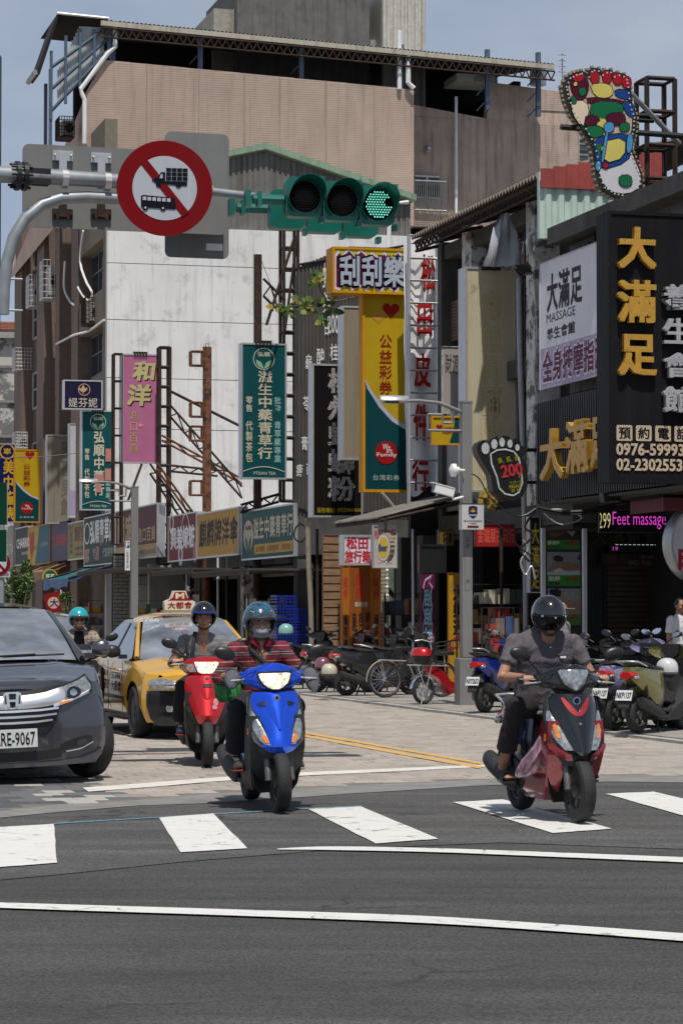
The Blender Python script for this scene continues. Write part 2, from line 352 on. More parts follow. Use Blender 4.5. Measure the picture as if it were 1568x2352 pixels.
# raised footway along the shops
fw=MB(mat('footway_slabs',(.27,.25,.225),.9,var=.22,scale=3,spots=(2.5,.55,.2,.6),spotc=(.12,.11,.1),bump=.2)); 
us0=24.
fw.bx(SIDE_V,30,us0,300,-.02,.045)
o=fw.build('footway',kind='structure'); o.rotation_euler=(0,0,A)
kb=MB(mat('kerb_stone',(.36,.345,.32),.85,var=.2,scale=4))
for k in range(60): kb.bx(SIDE_V-.16,SIDE_V-.002,us0+k*.9+.005,us0+(k+1)*.9-.005,-.02,.035+ru(-.003,.003))
o=kb.build('kerb',kind='structure'); o.rotation_euler=(0,0,A)
# painted markings
roadwhite=mat('road_marking_white',(.66,.65,.62),.6,var=.05,scale=6,spots=(7,.6,.05,.7),spotc=(.2,.195,.19),bump=.25,bscale=80,crack=(2.2,.025,.9))
oldwhite=mat('worn_marking_white',(.62,.60,.55),.7,var=.15,scale=5,spots=(12,.58,.08,.6),spotc=(.33,.28,.24))
yel=mat('road_marking_yellow',(.58,.35,.10),.7,var=.15,scale=8,spots=(14,.62,.08,.6),spotc=(.35,.28,.2))
ZB=[[(-60,1903),(124,1892),(132,1981),(-60,1996)],[(366,1878),(490,1868),(568,1948),(415,1957)],[(708,1858),(829,1852),(1006,1926),(862,1937)],[(1040,1842),(1155,1836),(1404,1903),(1268,1913)],[(1390,1823),(1500,1818),(1760,1880),(1640,1893)]]
labs=['white crosswalk bar leftmost, under the dark minivan bumper','white crosswalk bar left of the blue scooter','white crosswalk bar right of the blue scooter wheel','white crosswalk bar under the black scooter','white crosswalk bar at the right edge']
for q,l in zip(ZB,labs):
    # slightly ragged edges
    pts=[]
    for (a,b),(c,d) in zip(q,q[1:]+q[:1]):
        for i in range(7):
            k=i/7; pts.append((a+(c-a)*k+(ru(-1.3,1.3) if i else 0),b+(d-b)*k+(ru(-.35,.35) if i else 0)))
    o=gpoly('crosswalk_bar',pts,roadwhite,.001); o['label']=l
def line(name,top,bot,m,z,label):
    o=gpoly(name,top+bot[::-1],m,z); o['label']=label; return o
def curve(p,n=24):
    out=[]
    for i in range(n+1):
        t=i/n*(len(p)-1); k=min(int(t),len(p)-2); f=t-k
        P=[p[max(k-1,0)],p[k],p[k+1],p[min(k+2,len(p)-1)]]
        out.append(tuple(.5*((2*P[1][j])+(-P[0][j]+P[2][j])*f+(2*P[0][j]-5*P[1][j]+4*P[2][j]-P[3][j])*f*f+(-P[0][j]+3*P[1][j]-3*P[2][j]+P[3][j])*f**3) for j in (0,1)))
    return out
line('lane_line',curve([(-80,2070),(150,2077),(520,2088),(940,2102),(1240,2120),(1660,2150)]),curve([(-80,2082),(150,2090),(520,2102),(940,2118),(1240,2136),(1660,2168)]),roadwhite,.001,'long white lane line curving across the near asphalt')
line('lane_line',curve([(636,1949),(760,1944),(1000,1948),(1230,1956),(1660,1972)]),curve([(640,1951),(760,1952),(1000,1957),(1230,1966),(1660,1984)]),roadwhite,.001,'short white lane line tapering to the left below the crosswalk')
line('stop_line',curve([(190,1809),(350,1797),(516,1784),(685,1774),(900,1765),(1113,1756)]),curve([(204,1818),(350,1807),(516,1793),(685,1782),(900,1772),(1113,1761)]),oldwhite,.0065,'worn white stop line on the brick paving')
line('yellow_line',curve([(640,1671),(715,1683),(900,1715),(1113,1752)]),curve([(640,1674),(712,1687),(898,1719),(1108,1756)]),yel,.007,'upper yellow centre line behind the blue scooter')
line('yellow_line',curve([(640,1677),(711,1690),(896,1723),(1107,1760)]),curve([(640,1681),(709,1694),(893,1728),(1100,1765)]),yel,.007,'lower yellow centre line behind the blue scooter')
bl=mat('blue_chalk',(.1,.3,.42),.8,var=.4,scale=20)
line('chalk_line',[(124,1890.5),(366,1876),(708,1856),(830,1850)],[(124,1892),(366,1877.2),(708,1857.4),(830,1851.2)],bl,.0,'thin blue chalk line along the crosswalk far ends')
# ---------------- buildings
def louver(mb,v0,v1,u,z0,z1,m=None): pass
beige=mat('beige_ribbed_tile',(.46,.345,.28),.8,var=.1,scale=.8,streak=.5,streakc=(.16,.105,.08))
beige2=mat('stained_beige_tile',(.47,.36,.295),.8,var=.18,scale=1,streak=.7,streakc=(.06,.045,.04))
wwall=mat('weathered_white_render',(.66,.655,.64),.9,var=.08,scale=.7,spots=(1.3,.54,.16,.65),spotc=(.25,.25,.245),streak=.6,streakc=(.27,.265,.25),bump=.2)
dk=mat('painted_void_shade',(.006,.006,.007),.9,var=.4,scale=2)  # near-black base paints in the shade under the apartment roof
browntile=mat('brown_small_tile',(.15,.108,.085),.75,var=.2,scale=9,streak=.5,streakc=(.05,.04,.032))
olive=mat('olive_grey_tile',(.17,.15,.11),.8,var=.25,scale=8,streak=.4,streakc=(.05,.045,.035))
bluest=mat('blue_grey_steel',(.09,.13,.18),.5,.4,var=.2,scale=5,streak=.3)
zincroof=mat('zinc_sheet',(.4,.4,.39),.5,.4,var=.15,scale=4,streak=.5,streakc=(.15,.1,.07))
UB=94.; UW=90.
v_c,_=pU(247,600,UW); vr,_=pU(1330,600,UW)
zt=pU(247,515,UW)[1]
B=sthing('apartment_building','tall beige tiled apartment block with white painted side wall and rooftop shed','building',v_c,UW)
# body
mb=MB(wwall); zb=0; 
joints=[pU(300,y,UW)[1] for y in (605,735,868,985)]
zs=[0]+sorted(joints)+[zt]
for a,b in zip(zs,zs[1:]): mb.bx(v_c,vr,UW,UW+.3,a+.012,b-.012)
mb.bx(v_c+.7,vr-.01,UW+.31,UW+4,0,zt-.02)
mb.build('white_side_wall',B)
def beigepoly(pts,u,m,name,depth=.5,pitch=.085):
    q=[pU(x,y,u) for x,y in pts]
    # ribs as horizontal courses clipped to the outline
    mb=MB(m); z0=min(z for v,z in q); z1=max(z for v,z in q); z=z0
    def clip(z):
        xs=[]
        for (a,b),(c,d) in zip(q,q[1:]+q[:1]):
            if (b-z)*(d-z)<0: xs.append(a+(c-a)*(z-b)/(d-b))
        return sorted(xs)
    while z<z1:
        zz=min(z+pitch,z1)
        a=clip(z+.002); b=clip(zz-.002)
        if len(a)==2 and len(b)==2:
            g=.016
            mb.add([(a[0],u,z),(a[1],u,z),(b[1],u,zz-g),(b[0],u,zz-g),(b[0],u+.012,zz-g+.004),(b[1],u+.012,zz-g+.004),(b[0],u+.012,zz),(b[1],u+.012,zz)],[(0,1,2,3),(3,2,5,4),(4,5,7,6)])
        z=zz
    mb.prism(q,u+.04,u+depth)
    return mb.build(name,B)
zbe=520
beigepoly([(200,zbe),(950,zbe),(950,205),(240,137),(200,213)],UB,beige,'beige_wall')
beigepoly([(950,zbe),(1330,zbe),(1330,216),(1125,188),(1118,272),(950,240)],UB+2,beige2,'stained_wall')
# vertical panel joints on the beige wall
mb=MB(mat('wall_panel_seam',(.34,.25,.2),.9,streak=.6))
for x in (335,455,560,640,747,858): 
    v,z0=pU(x,zbe,UB); 
    zt_=pU(x,137+(x-240)*.096,UB)[1]
    mb.bx(v,v+.05,UB-.012,UB-.006,z0,zt_)
mb.build('wall_joint',B)
# void under the roof, columns and roof
v0,_=pU(258,150,UB); v1,_=pU(1262,150,UB)
ze=pU(240,60,UB)[1]; zend=pU(1270,152,UB)[1]
zlow=pU(400,120,UB)[1]
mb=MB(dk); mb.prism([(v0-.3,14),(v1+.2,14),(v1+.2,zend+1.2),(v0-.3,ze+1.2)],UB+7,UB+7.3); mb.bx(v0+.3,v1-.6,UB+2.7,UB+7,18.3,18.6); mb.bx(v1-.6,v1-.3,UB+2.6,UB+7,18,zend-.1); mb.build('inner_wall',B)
for x,yb in ((262,135),(463,155),(695,178),(925,204),(1123,190),(1240,205)):
    mb=MB(bluest); v,z=pU(x,yb,UB); mb.bx(v-.08,v+.08,UB+.15,UB+.35,z-1,ze+.0)
    for k in range(3): mb.bar((v-.35,UB+.5,z-1+k*.6),(v-.1,UB+.3,z-.7+k*.6),.04)
    mb.build('roof_column',B)
# roof: sloping eave following the picture's line (a gentle fall towards the right end)
def P3(x,y,u): v,z=pU(x,y,u); return (v,u,z)
e0=P3(232,46,UB-.25); e1=P3(1272,148,UB-.25)
mb=MB(zincroof)
dv=e1[0]-e0[0]; dz=e1[2]-e0[2]; nn=110
top=[];tb=[]
for i in range(nn*2+1):
    k=i/(nn*2); h=.05 if i%2 else 0
    top.append((e0[0]+dv*k,UB-.25,e0[2]+dz*k+h)); tb.append((e0[0]+dv*k,UB+9,e0[2]+dz*k+h+1.3))
n=len(top); mb.add(top+tb,[(i,i+1,n+i+1,n+i) for i in range(n-1)])
mb.build('roof_sheet',B)
mb=MB(dk); mb.add([(e0[0]+.05,UB-.2,e0[2]-.06),(e1[0]-.05,UB-.2,e1[2]-.06),(e1[0]-.05,UB+9,e1[2]+1.2),(e0[0]+.05,UB+9,e0[2]+1.2)],[(0,1,2,3)]); mb.build('roof_underside',B)  # dark sheet below the roof, eave shade put into its colour
mb=MB(mat('cream_gutter',(.42,.38,.31),.6,var=.1,streak=.7,streakc=(.12,.06,.03)))
mb.add([(e0[0],UB-.31,e0[2]-.2),(e1[0],UB-.31,e1[2]-.2),(e1[0],UB-.31,e1[2]-.02),(e0[0],UB-.31,e0[2]-.02),(e0[0],UB-.2,e0[2]-.2),(e1[0],UB-.2,e1[2]-.2),(e1[0],UB-.2,e1[2]-.02),(e0[0],UB-.2,e0[2]-.02)],[(0,1,2,3),(4,7,6,5),(0,4,5,1),(3,2,6,7)])
mb.build('roof_gutter',B)
mb=MB(darkrust)
for i in range(60):
    k=i/60; k2=(i+1)/60; z_=lambda q:e0[2]+dz*q
    a=(e0[0]+dv*k,UB-.3,z_(k)-.3); b=(e0[0]+dv*(k+.5/60),UB-.3,z_(k)-.62); c=(e0[0]+dv*k2,UB-.3,z_(k2)-.3)
    mb.bar(a,b,.04); mb.bar(b,c,.04)
mb.bar((e0[0],UB-.3,e0[2]-.62),(e1[0],UB-.3,e1[2]-.62),.05); mb.bar((e0[0],UB-.3,e0[2]-.28),(e1[0],UB-.3,e1[2]-.28),.05)
mb.build('roof_truss',B)
# street side of the roof: slope coming down towards the street
a=P3(132,32,UB-.25);b=P3(85,166,UB-.25);c=P3(250,44,UB-.25)
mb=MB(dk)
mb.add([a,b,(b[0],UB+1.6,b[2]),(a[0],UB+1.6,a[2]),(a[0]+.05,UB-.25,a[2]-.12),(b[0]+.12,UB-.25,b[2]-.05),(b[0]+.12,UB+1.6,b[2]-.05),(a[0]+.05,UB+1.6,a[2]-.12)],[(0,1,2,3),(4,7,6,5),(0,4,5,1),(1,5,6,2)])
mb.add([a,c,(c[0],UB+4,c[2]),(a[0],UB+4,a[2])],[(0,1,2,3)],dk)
mb.tube([(b[0]-.05,UB-.25,b[2]),(b[0]-.05,UB+1.6,b[2])],.1,steel); mb.tube([(a[0],UB-.25,a[2]+.03),(c[0],UB-.25,c[2]+.03)],.05,alu,6)
mb.build('roof_slope',B)
# gable: white corrugated panels on a steel frame (street side, receding)
vg=pU(113,300,UB)[0]
mb=MB(bluest)
for uu in (UB,UB+1.2): mb.bx(vg,vg+.12,uu,uu+.12,17.6,b[2]-.1 if uu>UB else b[2]+.2)
va,za=pU(118,255,UB); vb_,zb_=pU(250,115,UB)
for d_ in (0,.8,1.6): mb.bar((va,UB,za+d_*1.0),(vb_,UB,zb_+d_*.55),.09)
for k in range(5):
    q=k/4; v_=va+(vb_-va)*q; z_=za+(zb_-za)*q; mb.bx(v_-.05,v_+.05,UB-.05,UB+.05,z_-.3,min(z_+2.2,e0[2]-.3))
mb.build('gable_frame',B,kind='stuff')
gp=[pU(x,y,UB+.15) for x,y in ((132,238),(240,118),(240,72),(180,60),(132,160))]
mb=MB(mat('white_corrugated_sheet',(.5,.52,.53),.5,.2,var=.1,streak=.3)); 
for i in range(26):
    q=i/26; v_=gp[0][0]+(gp[1][0]-gp[0][0])*q; w_=(gp[1][0]-gp[0][0])/26
    zl=gp[0][1]+(gp[1][1]-gp[0][1])*q; zh=gp[4][1]+(gp[3][1]-gp[4][1])*min(1,q*2.2)
    mb.bx(v_,v_+w_*.55,UB+.15,UB+.19,zl,zh); mb.bx(v_+w_*.55,v_+w_,UB+.18,UB+.2,zl,zh)
mb.build('gable_sheet',B)
# street front of the block
FB=[]
vf=v_c+.02
u_end=118
mb=MB(mat('sooty_brown_wall',(.11,.085,.07),.85,var=.3,scale=1.5,streak=.6,streakc=(.02,.018,.016)))
mb.bx(vf+.5,vf+5,UW+.4,u_end,0,zt); mb.bx(vf+.5,vf+5,UB+.6,u_end,zt,18.2)
mb.build('street_wall',B)
for i,(ua,ub_) in enumerate(((UW+.35,UW+1.0),(UW+6.6,UW+8.2),(UW+11.2,UW+12.2),(UW+15.4,UW+17.4),(UW+22,UW+24))):
    mb=MB(browntile); mb.bx(vf,vf+.6,ua,ub_,0,18.2 if ua>UB else zt); mb.build('pilaster',B)
fl=[3.6+3.0*k for k in range(5)]
for z in fl:
    mb=MB(olive); mb.ribs(0,1,0,1,0,2,.0) if False else None
    mb.bx(vf+.05,vf+.5,UW+1.0,UW+6.6,z+2.15,z+3.0+.35); mb.build('spandrel',B)
    for (ua,ub_) in ((UW+1.3,UW+6.2),(UW+8.5,UW+10.9),(UW+12.5,UW+15.1),(UW+17.7,UW+21.7)):
        f=MB(alu if ua>UW+2 else bluest); x=vf+.44; f.bx(x,x+.08,ua,ub_,z+.55,z+.63); f.bx(x,x+.08,ua,ub_,z+2.05,z+2.13)
        for q in (0,.33,.66,1): uu=ua+(ub_-ua)*q; f.bx(x-.01,x+.07,uu-.04,uu+.04,z+.6,z+2.1)
        f.bx(x-.012,x+.065,ua,ub_,z+1.35,z+1.4)
        fo=f.build('window',B); g=MB(glassd); g.bx(x+.03,x+.045,ua,ub_,z+.6,z+2.1); 
        OFF[fo]=OFF[B]; g.build('pane',fo)
# slanted mansard edge above the street front, drain pipe, wall rail
mb=MB(beige); a=pU(200,213,UB);b=pU(88,345,UB+12)
mb.add([(a[0],UB,a[1]),(a[0],UB+.01,a[1]-3.5),(b[0]+.6,UB+22,18),(b[0],UB+22,16)],[(0,1,2,3)]); mb.build('mansard',B)
dp=MB(white)
pts=[P3(x,y,UB-.12) for x,y in ((265,48),(265,108),(248,122),(186,205),(190,218),(195,230),(195,330))]
dp.tube(pts,.085); dp.build('drain_pipe',B)
dp=MB(white); dp.tube([P3(917,70,UB+.0),P3(917,205,UB-.1)],.09); dp.tube([P3(937,118,UB-.2),P3(937,190,UB-.2),P3(950,203,UB-.2)],.1); dp.build('drain_pipe',B)
dp=MB(white); dp.tube([P3(1047,222,UB+1.7),P3(1047,500,UB+1.7)],.06); dp.build('drain_pipe',B)
mb=MB(concrete); q=[P3(x,y,UB+.9) for x,y in ((1042,165),(1118,168),(1128,187),(1085,182))]
mb.bx(q[0][0],q[1][0]+.2,UB+.5,UB+2.2,q[3][2]-.15,q[3][2]+.12); mb.build('concrete_ledge',B)
v,z=pU(1235,190,UB+1); mb=MB(alu); mb.lathe([(.32,0),(.32,.7),(.2,.8)],None,16,(v,UB+1,z-.1)); mb.build('roof_vent',B)
# window with bars on the stained wall
v0_,z0_=pU(952,455,UB+1.9); v1_,z1_=pU(1008,405,UB+1.9)
mb=MB(alu); mb.bx(v0_,v1_,UB+1.85,UB+1.95,z0_,z0_+.06); mb.bx(v0_,v1_,UB+1.85,UB+1.95,z1_-.06,z1_); mb.bx((v0_+v1_)/2-.03,(v0_+v1_)/2+.03,UB+1.86,UB+1.94,z0_,z1_); wo=mb.build('window',B); OFF[wo]=OFF[B]
MB(glassd).bx(v0_,v1_,UB+1.9,UB+1.93,z0_,z1_).build('pane',wo)
mb=MB(steel); v0_,z0_=pU(952,482,UB+1.4); v1_,z1_=pU(1025,418,UB+1.4)
for k in range(16): x=v0_+(v1_-v0_)*k/15; mb.bar((x,UB+1.4,z0_),(x,UB+1.4,z1_),.03)
mb.bar((v0_,UB+1.4,z1_),(v1_,UB+1.4,z1_),.05); mb.bar((v0_,UB+1.4,z0_),(v1_,UB+1.4,z0_),.05); mb.build('window_grille',B)
v,z=pU(980,343,UB+1.9); MB(alu).lathe([(.1,-.05),(.13,.1),(.16,.12),(.05,.3)],None,14,(v,UB+1.9,z),'y').build('wall_vent',B)
# rooftop blocks
T=sthing('rooftop_water_house','grey concrete box standing on the apartment block roof at the top of the picture','rooftop structure',*[pU(545,60,UB+6)[0],UB+6],18.6)
q0=pU(545,92,UB+6);q1=pU(848,92,UB+6)
mb=MB(mat('sooty_concrete',(.115,.112,.107),.9,var=.25,scale=2,streak=.8,streakc=(.02,.02,.02))); mb.bx(q0[0],q1[0],UB+6,UB+12,18.6,26.5); mb.build('wall',T)
mb=MB(mat('pale_concrete',(.3,.28,.24),.9,var=.2,streak=.5)); q=pU(498,60,UB+6); mb.bx(q[0],q0[0]-.003,UB+6.6,UB+11,18.6,25.4); mb.build('wall',T)
T=sthing('rooftop_tank_screen','pale corrugated metal enclosure beside the concrete rooftop box','rooftop structure',pU(880,90,UB+6)[0],UB+6,18.6)
mb=MB(mat('cream_corrugated',(.5,.48,.43),.55,.2,var=.15,streak=.7,streakc=(.2,.13,.08))); a=pU(878,90,UB+6)[0];b=pU(975,90,UB+6)[0]
mb.ribs(a,b,18.6,27,UB+5.9,.28,.08); mb.bx(a,b-.02,UB+6,UB+9,18.6,27); mb.build('sheet_wall',T)
a2=pU(850,90,UB+7)[0]; mb=MB(zincroof); mb.bx(a2,a-.01,UB+7,UB+9,18.6,24.6); mb.build('sheet_wall',T)
# grey gable shed in front of the beige wall
G=sthing('rooftop_shed','dark grey corrugated gable shed with green trim behind the traffic light','shed',pU(528,500,UW+.2)[0],UW+.2,zt)
uu=UW+.25; gm=mat('sooty_corrugated',(.14,.135,.125),.8,var=.2,scale=2,streak=.75,streakc=(.025,.025,.024))
L0=pU(520,362,uu);L1=pU(607,345,uu);L2=pU(950,463,uu); vb=pU(528,520,uu)
mb=MB(gm)
v_=L0[0]; i=0
def rooft(v):
    return L0[1]+(L1[1]-L0[1])*(v-L0[0])/(L1[0]-L0[0]) if v<L1[0] else L1[1]+(L2[1]-L1[1])*(v-L1[0])/(L2[0]-L1[0])
vend=pU(930,460,uu)[0]
while v_<vend:
    mb.bx(v_,v_+.1,uu-.04,uu+.02,zt+.02,rooft(v_+.05)-.05); mb.bx(v_+.1,v_+.2,uu,uu+.02,zt+.02,rooft(v_+.15)-.05); v_+=.2
mb.build('corrugated_wall',G)
mb=MB(mat('pale_green_trim',(.22,.32,.22),.6,var=.15,streak=.5))
for (p,q) in ((L0,L1),(L1,L2)):
    mb.add([(p[0],uu-.3,p[1]),(q[0],uu-.3,q[1]),(q[0],uu-.3,q[1]+.22),(p[0],uu-.3,p[1]+.22),(p[0],uu+3,p[1]),(q[0],uu+3,q[1]),(q[0],uu+3,q[1]+.22),(p[0],uu+3,p[1]+.22)],[(0,1,2,3),(3,2,6,7),(0,4,5,1),(1,5,6,2)])
mb.build('roof_trim',G)
v,z=pU(885,470,uu); mb=MB(white); mb.tube([(v+.8,uu-.2,z+.1),(v+.1,uu-.2,z),(v,uu-.2,zt-2.5)],.08); mb.build('drain_pipe',G)
# far building on the left with a tiled roof
FBu=128.
T=sthing('far_building','grey patchy rendered house with a red tiled roof at the left edge','building',pU(-60,1380,FBu)[0],FBu)
v0_,z0_=pU(-60,762,FBu); v1_,_=pU(90,762,FBu)
mb=MB(mat('peeling_grey_render',(.16,.16,.155),.9,var=.25,scale=.8,spots=(.9,.5,.03),spotc=(.46,.45,.42),bump=.3)); mb.bx(v0_,v1_,FBu,FBu+8,0,z0_); mb.build('wall',T)
for yy in (845,925,1005): 
    zz=pU(0,yy,FBu)[1]; MB(concrete).bx(v0_,v1_,FBu-.12,FBu-.002,zz,zz+.12).build('ledge',T)
tile=mat('red_roof_tile',(.22,.085,.05),.8,var=.3,scale=5); mb=MB(tile)
nt_=34
for i in range(nt_):
    x=v0_+(v1_-v0_)*i/nt_; 
    mb.tube([(x,FBu-.3,z0_+.05),(x,FBu+2.4,z0_+.75)],.075,n=6)
    for k in range(5): mb.tube([(x,FBu-.3+k*.5,z0_+.07+k*.13),(x,FBu-.05+k*.5,z0_+.13+k*.13)],.095,n=6)
mb.add([(v0_,FBu-.3,z0_),(v1_,FBu-.3,z0_),(v1_,FBu+2.5,z0_+.7),(v0_,FBu+2.5,z0_+.7)],[(0,1,2,3)])
mb.build('tile_roof',T)
MB(alu).bx(v0_,v1_,FBu-.4,FBu-.2,z0_-.3,z0_-.04).build('gutter',T)
# distant blocks seen past the right end of the beige wall
T=sthing('far_building','pale grey distant block just left of the large foot sign','building',pU(1322,400,150)[0],150)
q0=pU(1255,190,150);q1=pU(1400,190,150); mb=MB(mat('distant_grey',(.3,.31,.32),.9,var=.1,streak=.3)); mb.bx(pU(1312,300,150)[0],q1[0],150,160,0,pU(1350,300,150)[1]); mb.bx(pU(1262,190,150)[0],pU(1330,190,150)[0],152,160,0,pU(1262,195,150)[1]); mb.build('wall',T)
for yy in (320,345):
    a=pU(1318,yy,150); b=pU(1350,yy+14,150); f=MB(concrete).bx(a[0],b[0],149.85,149.98,b[1],b[1]+.12).build('window',T); OFF[f]=OFF[T]; MB(glassd).bx(a[0],b[0],149.9,149.99,b[1]+.13,a[1]).build('pane',f)
T=sthing('rooftop_antenna','thin lattice antenna mast on a distant roof against the sky','antenna',pU(1290,190,150)[0],150,pU(1290,195,150)[1])
v,z=pU(1290,135,150); z0=pU(1290,195,150)[1]; mb=MB(steel); mb.bar((v,150,z0),(v,150,z),.05)
for k in range(4): mb.bar((v-.25,150,z0+.8+k*.35),(v+.25,150,z0+.8+k*.35),.04); mb.bar((v,149.8,z0+1+k*.3),(v,150.2,z0+1+k*.3),.04)
mb.build('mast',T)

# ---------------- the row of shops
peel=mat('peeling_white_column',(.58,.58,.56),.85,var=.15,scale=4,spots=(2.6,.5,.06),spotc=(.13,.12,.11),bump=.3)
grimy_shade=mat('grimy_shaded_grey_wall',(.07,.067,.062),.9,var=.25,scale=2.5,streak=.7,streakc=(.03,.03,.03),bump=.2)  # grime grey, base lowered further to carry the storefront shade
dkwall=mat('dark_shop_wall',(.018,.016,.014),.9,var=.5,scale=1.5)  # walls near black: shade of the shop interiors put into the base colour
greyw=mat('light_grey_panel',(.30,.29,.28),.8,var=.08,scale=2,streak=.3)
wood=mat('stained_timber_board',(.22,.13,.07),.8,var=.35,scale=4,stretch=(1,1,6))
brickm=mat('old_brick',(.16,.085,.06),.9,var=.35,scale=8,bump=.3)
def uF(x,v,y=1300): return pV(x,y,v)[0]
def shop(label,xa,xb,ztop,front=15.9,back=19.5,wall=dkwall,pier=grimy_shade):
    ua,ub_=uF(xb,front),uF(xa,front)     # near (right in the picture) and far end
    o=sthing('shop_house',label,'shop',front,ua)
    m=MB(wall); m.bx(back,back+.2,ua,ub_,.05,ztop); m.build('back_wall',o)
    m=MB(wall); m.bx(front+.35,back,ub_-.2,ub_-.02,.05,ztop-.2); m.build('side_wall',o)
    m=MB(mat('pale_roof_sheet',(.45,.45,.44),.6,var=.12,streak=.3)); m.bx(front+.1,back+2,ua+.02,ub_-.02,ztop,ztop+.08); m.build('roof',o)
    m=MB(grimy_shade); m.bx(front,front+.25,ua+.02,ub_-.02,2.75,ztop-.02); m.build('fascia_wall',o)
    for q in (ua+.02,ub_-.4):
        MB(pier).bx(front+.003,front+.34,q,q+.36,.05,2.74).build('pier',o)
    # goods shelves, cartons and a shutter box make the inside read as a shop
    m=MB(mat('shelf_stock_%d'%random.randrange(4),(ru(.03,.12),ru(.03,.08),ru(.02,.06)),.8,var=.6,scale=3))
    for k in range(5):
        z=.3+k*.45; m.bx(back-.5,back-.02,ua+.4,ub_-.5,z,z+.04)
        q=ua+.5
        while q<ub_-.8:
            d=ru(.2,.5); m.bx(back-.42,back-.06,q,q+d*.9,z+.04,z+ru(.15,.36)); q+=d+ru(0,.2)
    m.build('shelves',o)
    MB(dgrey).bx(front+.4,front+.7,ua+.4,ub_-.42,2.45,2.74).build('shutter_box',o)
    return o
zr=lambda x,y,v=15.9: pV(x,y,v)[1]
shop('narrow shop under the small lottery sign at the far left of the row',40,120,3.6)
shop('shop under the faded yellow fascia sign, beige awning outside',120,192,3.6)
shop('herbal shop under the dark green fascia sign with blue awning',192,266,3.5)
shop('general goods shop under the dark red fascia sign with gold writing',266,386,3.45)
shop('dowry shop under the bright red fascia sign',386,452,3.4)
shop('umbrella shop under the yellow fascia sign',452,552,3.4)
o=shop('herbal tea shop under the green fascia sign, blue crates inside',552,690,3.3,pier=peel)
mfl=MB(mat('dark_shop_floor',(.05,.045,.04),.6,var=.3,scale=2)); mfl.bx(16.1,24,uF(1400,16)-4,120,.047,.052); mfl.build('shop_floor',kind='structure',rot=(0,0,A))  # thin dark floor sheet, indoor shade put into its colour
# grey clad wall panel between two shops
o=tag(MB(greyw).bx(15.2,18,uF(385,15.2)+3,uF(385,15.2)+3.3,.05,3.0).build('wall_panel',loc=(0,0,0),rot=(0,0,A)),'plain light grey wall panel to the left of the bright red fascia sign','wall')
cano=mat('sooty_canopy',(.05,.045,.04),.8,var=.3,streak=.4)
for (xa,xb),l in zip(((266,386),(386,452),(452,552),(552,690)),('gold lettered red','bright red','yellow umbrella','green tea')):
    ua,ub_=uF(xb,15.2),uF(xa,15.2); z=pV(xb,1294,15.2)[1]-.12
    o=sthing('canopy','dark sheet canopy under the %s shop fascia sign'%l,'canopy',14.,ua,z); m=MB(cano); m.bx(13.9,15.95,ua+.03,ub_-.03,z-.05,z); m.build('canopy_sheet',o)
    m=MB(darkrust); m.bx(13.88,13.93,ua+.03,ub_-.03,z-.16,z-.052); m.build('edge_beam',o)
# white pitched sheds peeping over the shop signs
for xa,xb,yt,l in ((590,700,1148,'low white curved shed roof right of the dark pole'),(485,590,1172,'low white shed roof behind the yellow fascia sign')):
    ua,ub_=uF(xb,18),uF(xa,18); z=pV(xb,yt,18)[1]
    m=MB(white); 
    rg=[[(17+.5*i,q,z-.9+1.0*sin(PI*(.12+.5*i/8))) for i in range(9)] for q in (ua,ub_)]
    m.add(rg[0]+rg[1],[(i,i+1,10+i,9+i) for i in range(8)]); m.bx(17,21,ua+.1,ua+.2,3,z-.55)
    o=m.build('shed_roof',rot=(0,0,A)); tag(o,l,'roof')
# brown clad house side with white writing
UBr=62.
o=sthing('clad_house','house side clad in dark brown corrugated sheet with white writing','building',pU(684,1170,UBr)[0],UBr)
a,zb_=pU(684,1175,UBr); b,_=pU(965,1175,UBr); zt1=pU(690,612,UBr)[1]; zt2=pU(755,583,UBr)[1]
bm=mat('dark_brown_sheet',(.052,.044,.04),.7,var=.2,scale=2,streak=.4,streakc=(.13,.12,.11))
m=MB(bm); n=34
for i in range(n):
    x0_=a+(b-a)*i/n; x1_=a+(b-a)*(i+1)/n; k=i/n; zz=zt1+(zt2-zt1)*min(1.6,k*(b-a)/(pU(755,583,UBr)[0]-a))
    rr=zb_+(.25*rnd() if i<12 else 0)
    m.bx(x0_,x0_+(x1_-x0_)*.6,UBr-.03,UBr+.02,rr,zz); m.bx(x0_+(x1_-x0_)*.6,x1_,UBr,UBr+.02,rr,zz)
m.build('sheet_cladding',o)
m=MB(grimy_shade); m.bx(a+.02,b,UBr+.05,UBr+.45,2.9,zt1-.2); m.build('wall',o)
m=MB(grimy_shade)
m.bx(a+.02,a+.35,UBr+.1,UBr+.5,.05,2.9); m.build('pier',o)
m=MB(darkrust); m.tube([(a-.02,UBr-.05,zt1+.03),(b,UBr-.05,zt2+.35)],.035,n=6); m.build('edge_rail',o)
wt=mat('white_lettering',(.62,.62,.60),.6,var=.08,spots=(8,.66,.05,.5),spotc=(.1,.1,.1))
m=MB(wt); m.bx
def putU(m,t,x0,y0,x1,y1,u,mode='h',**k):
    p=pU(x0,y1,u); q=pU(x1,y0,u); m.T=None
    s=MB(m.m); s.text(t,p[0],p[1],q[0],q[1],u,mode=mode,**k); m.add(s.v,s.f); return m
for t,bx_ in (('龜',(700,812,718,852)),('酸',(726,798,746,840)),('桂',(757,788,778,830)),('苓',(695,908,712,945)),('膏',(691,1000,708,1036)),('200',(752,722,777,766)),('甘',(742,730,758,772)),('瘡',(680,1064,696,1096)),('西',(703,1062,716,1092)),('螺',(740,600,762,670)),('獅',(740,668,762,722))):
    m=MB(wt); putU(m,t,*bx_,UBr-.05,bold=.01); m.build('lettering',o)
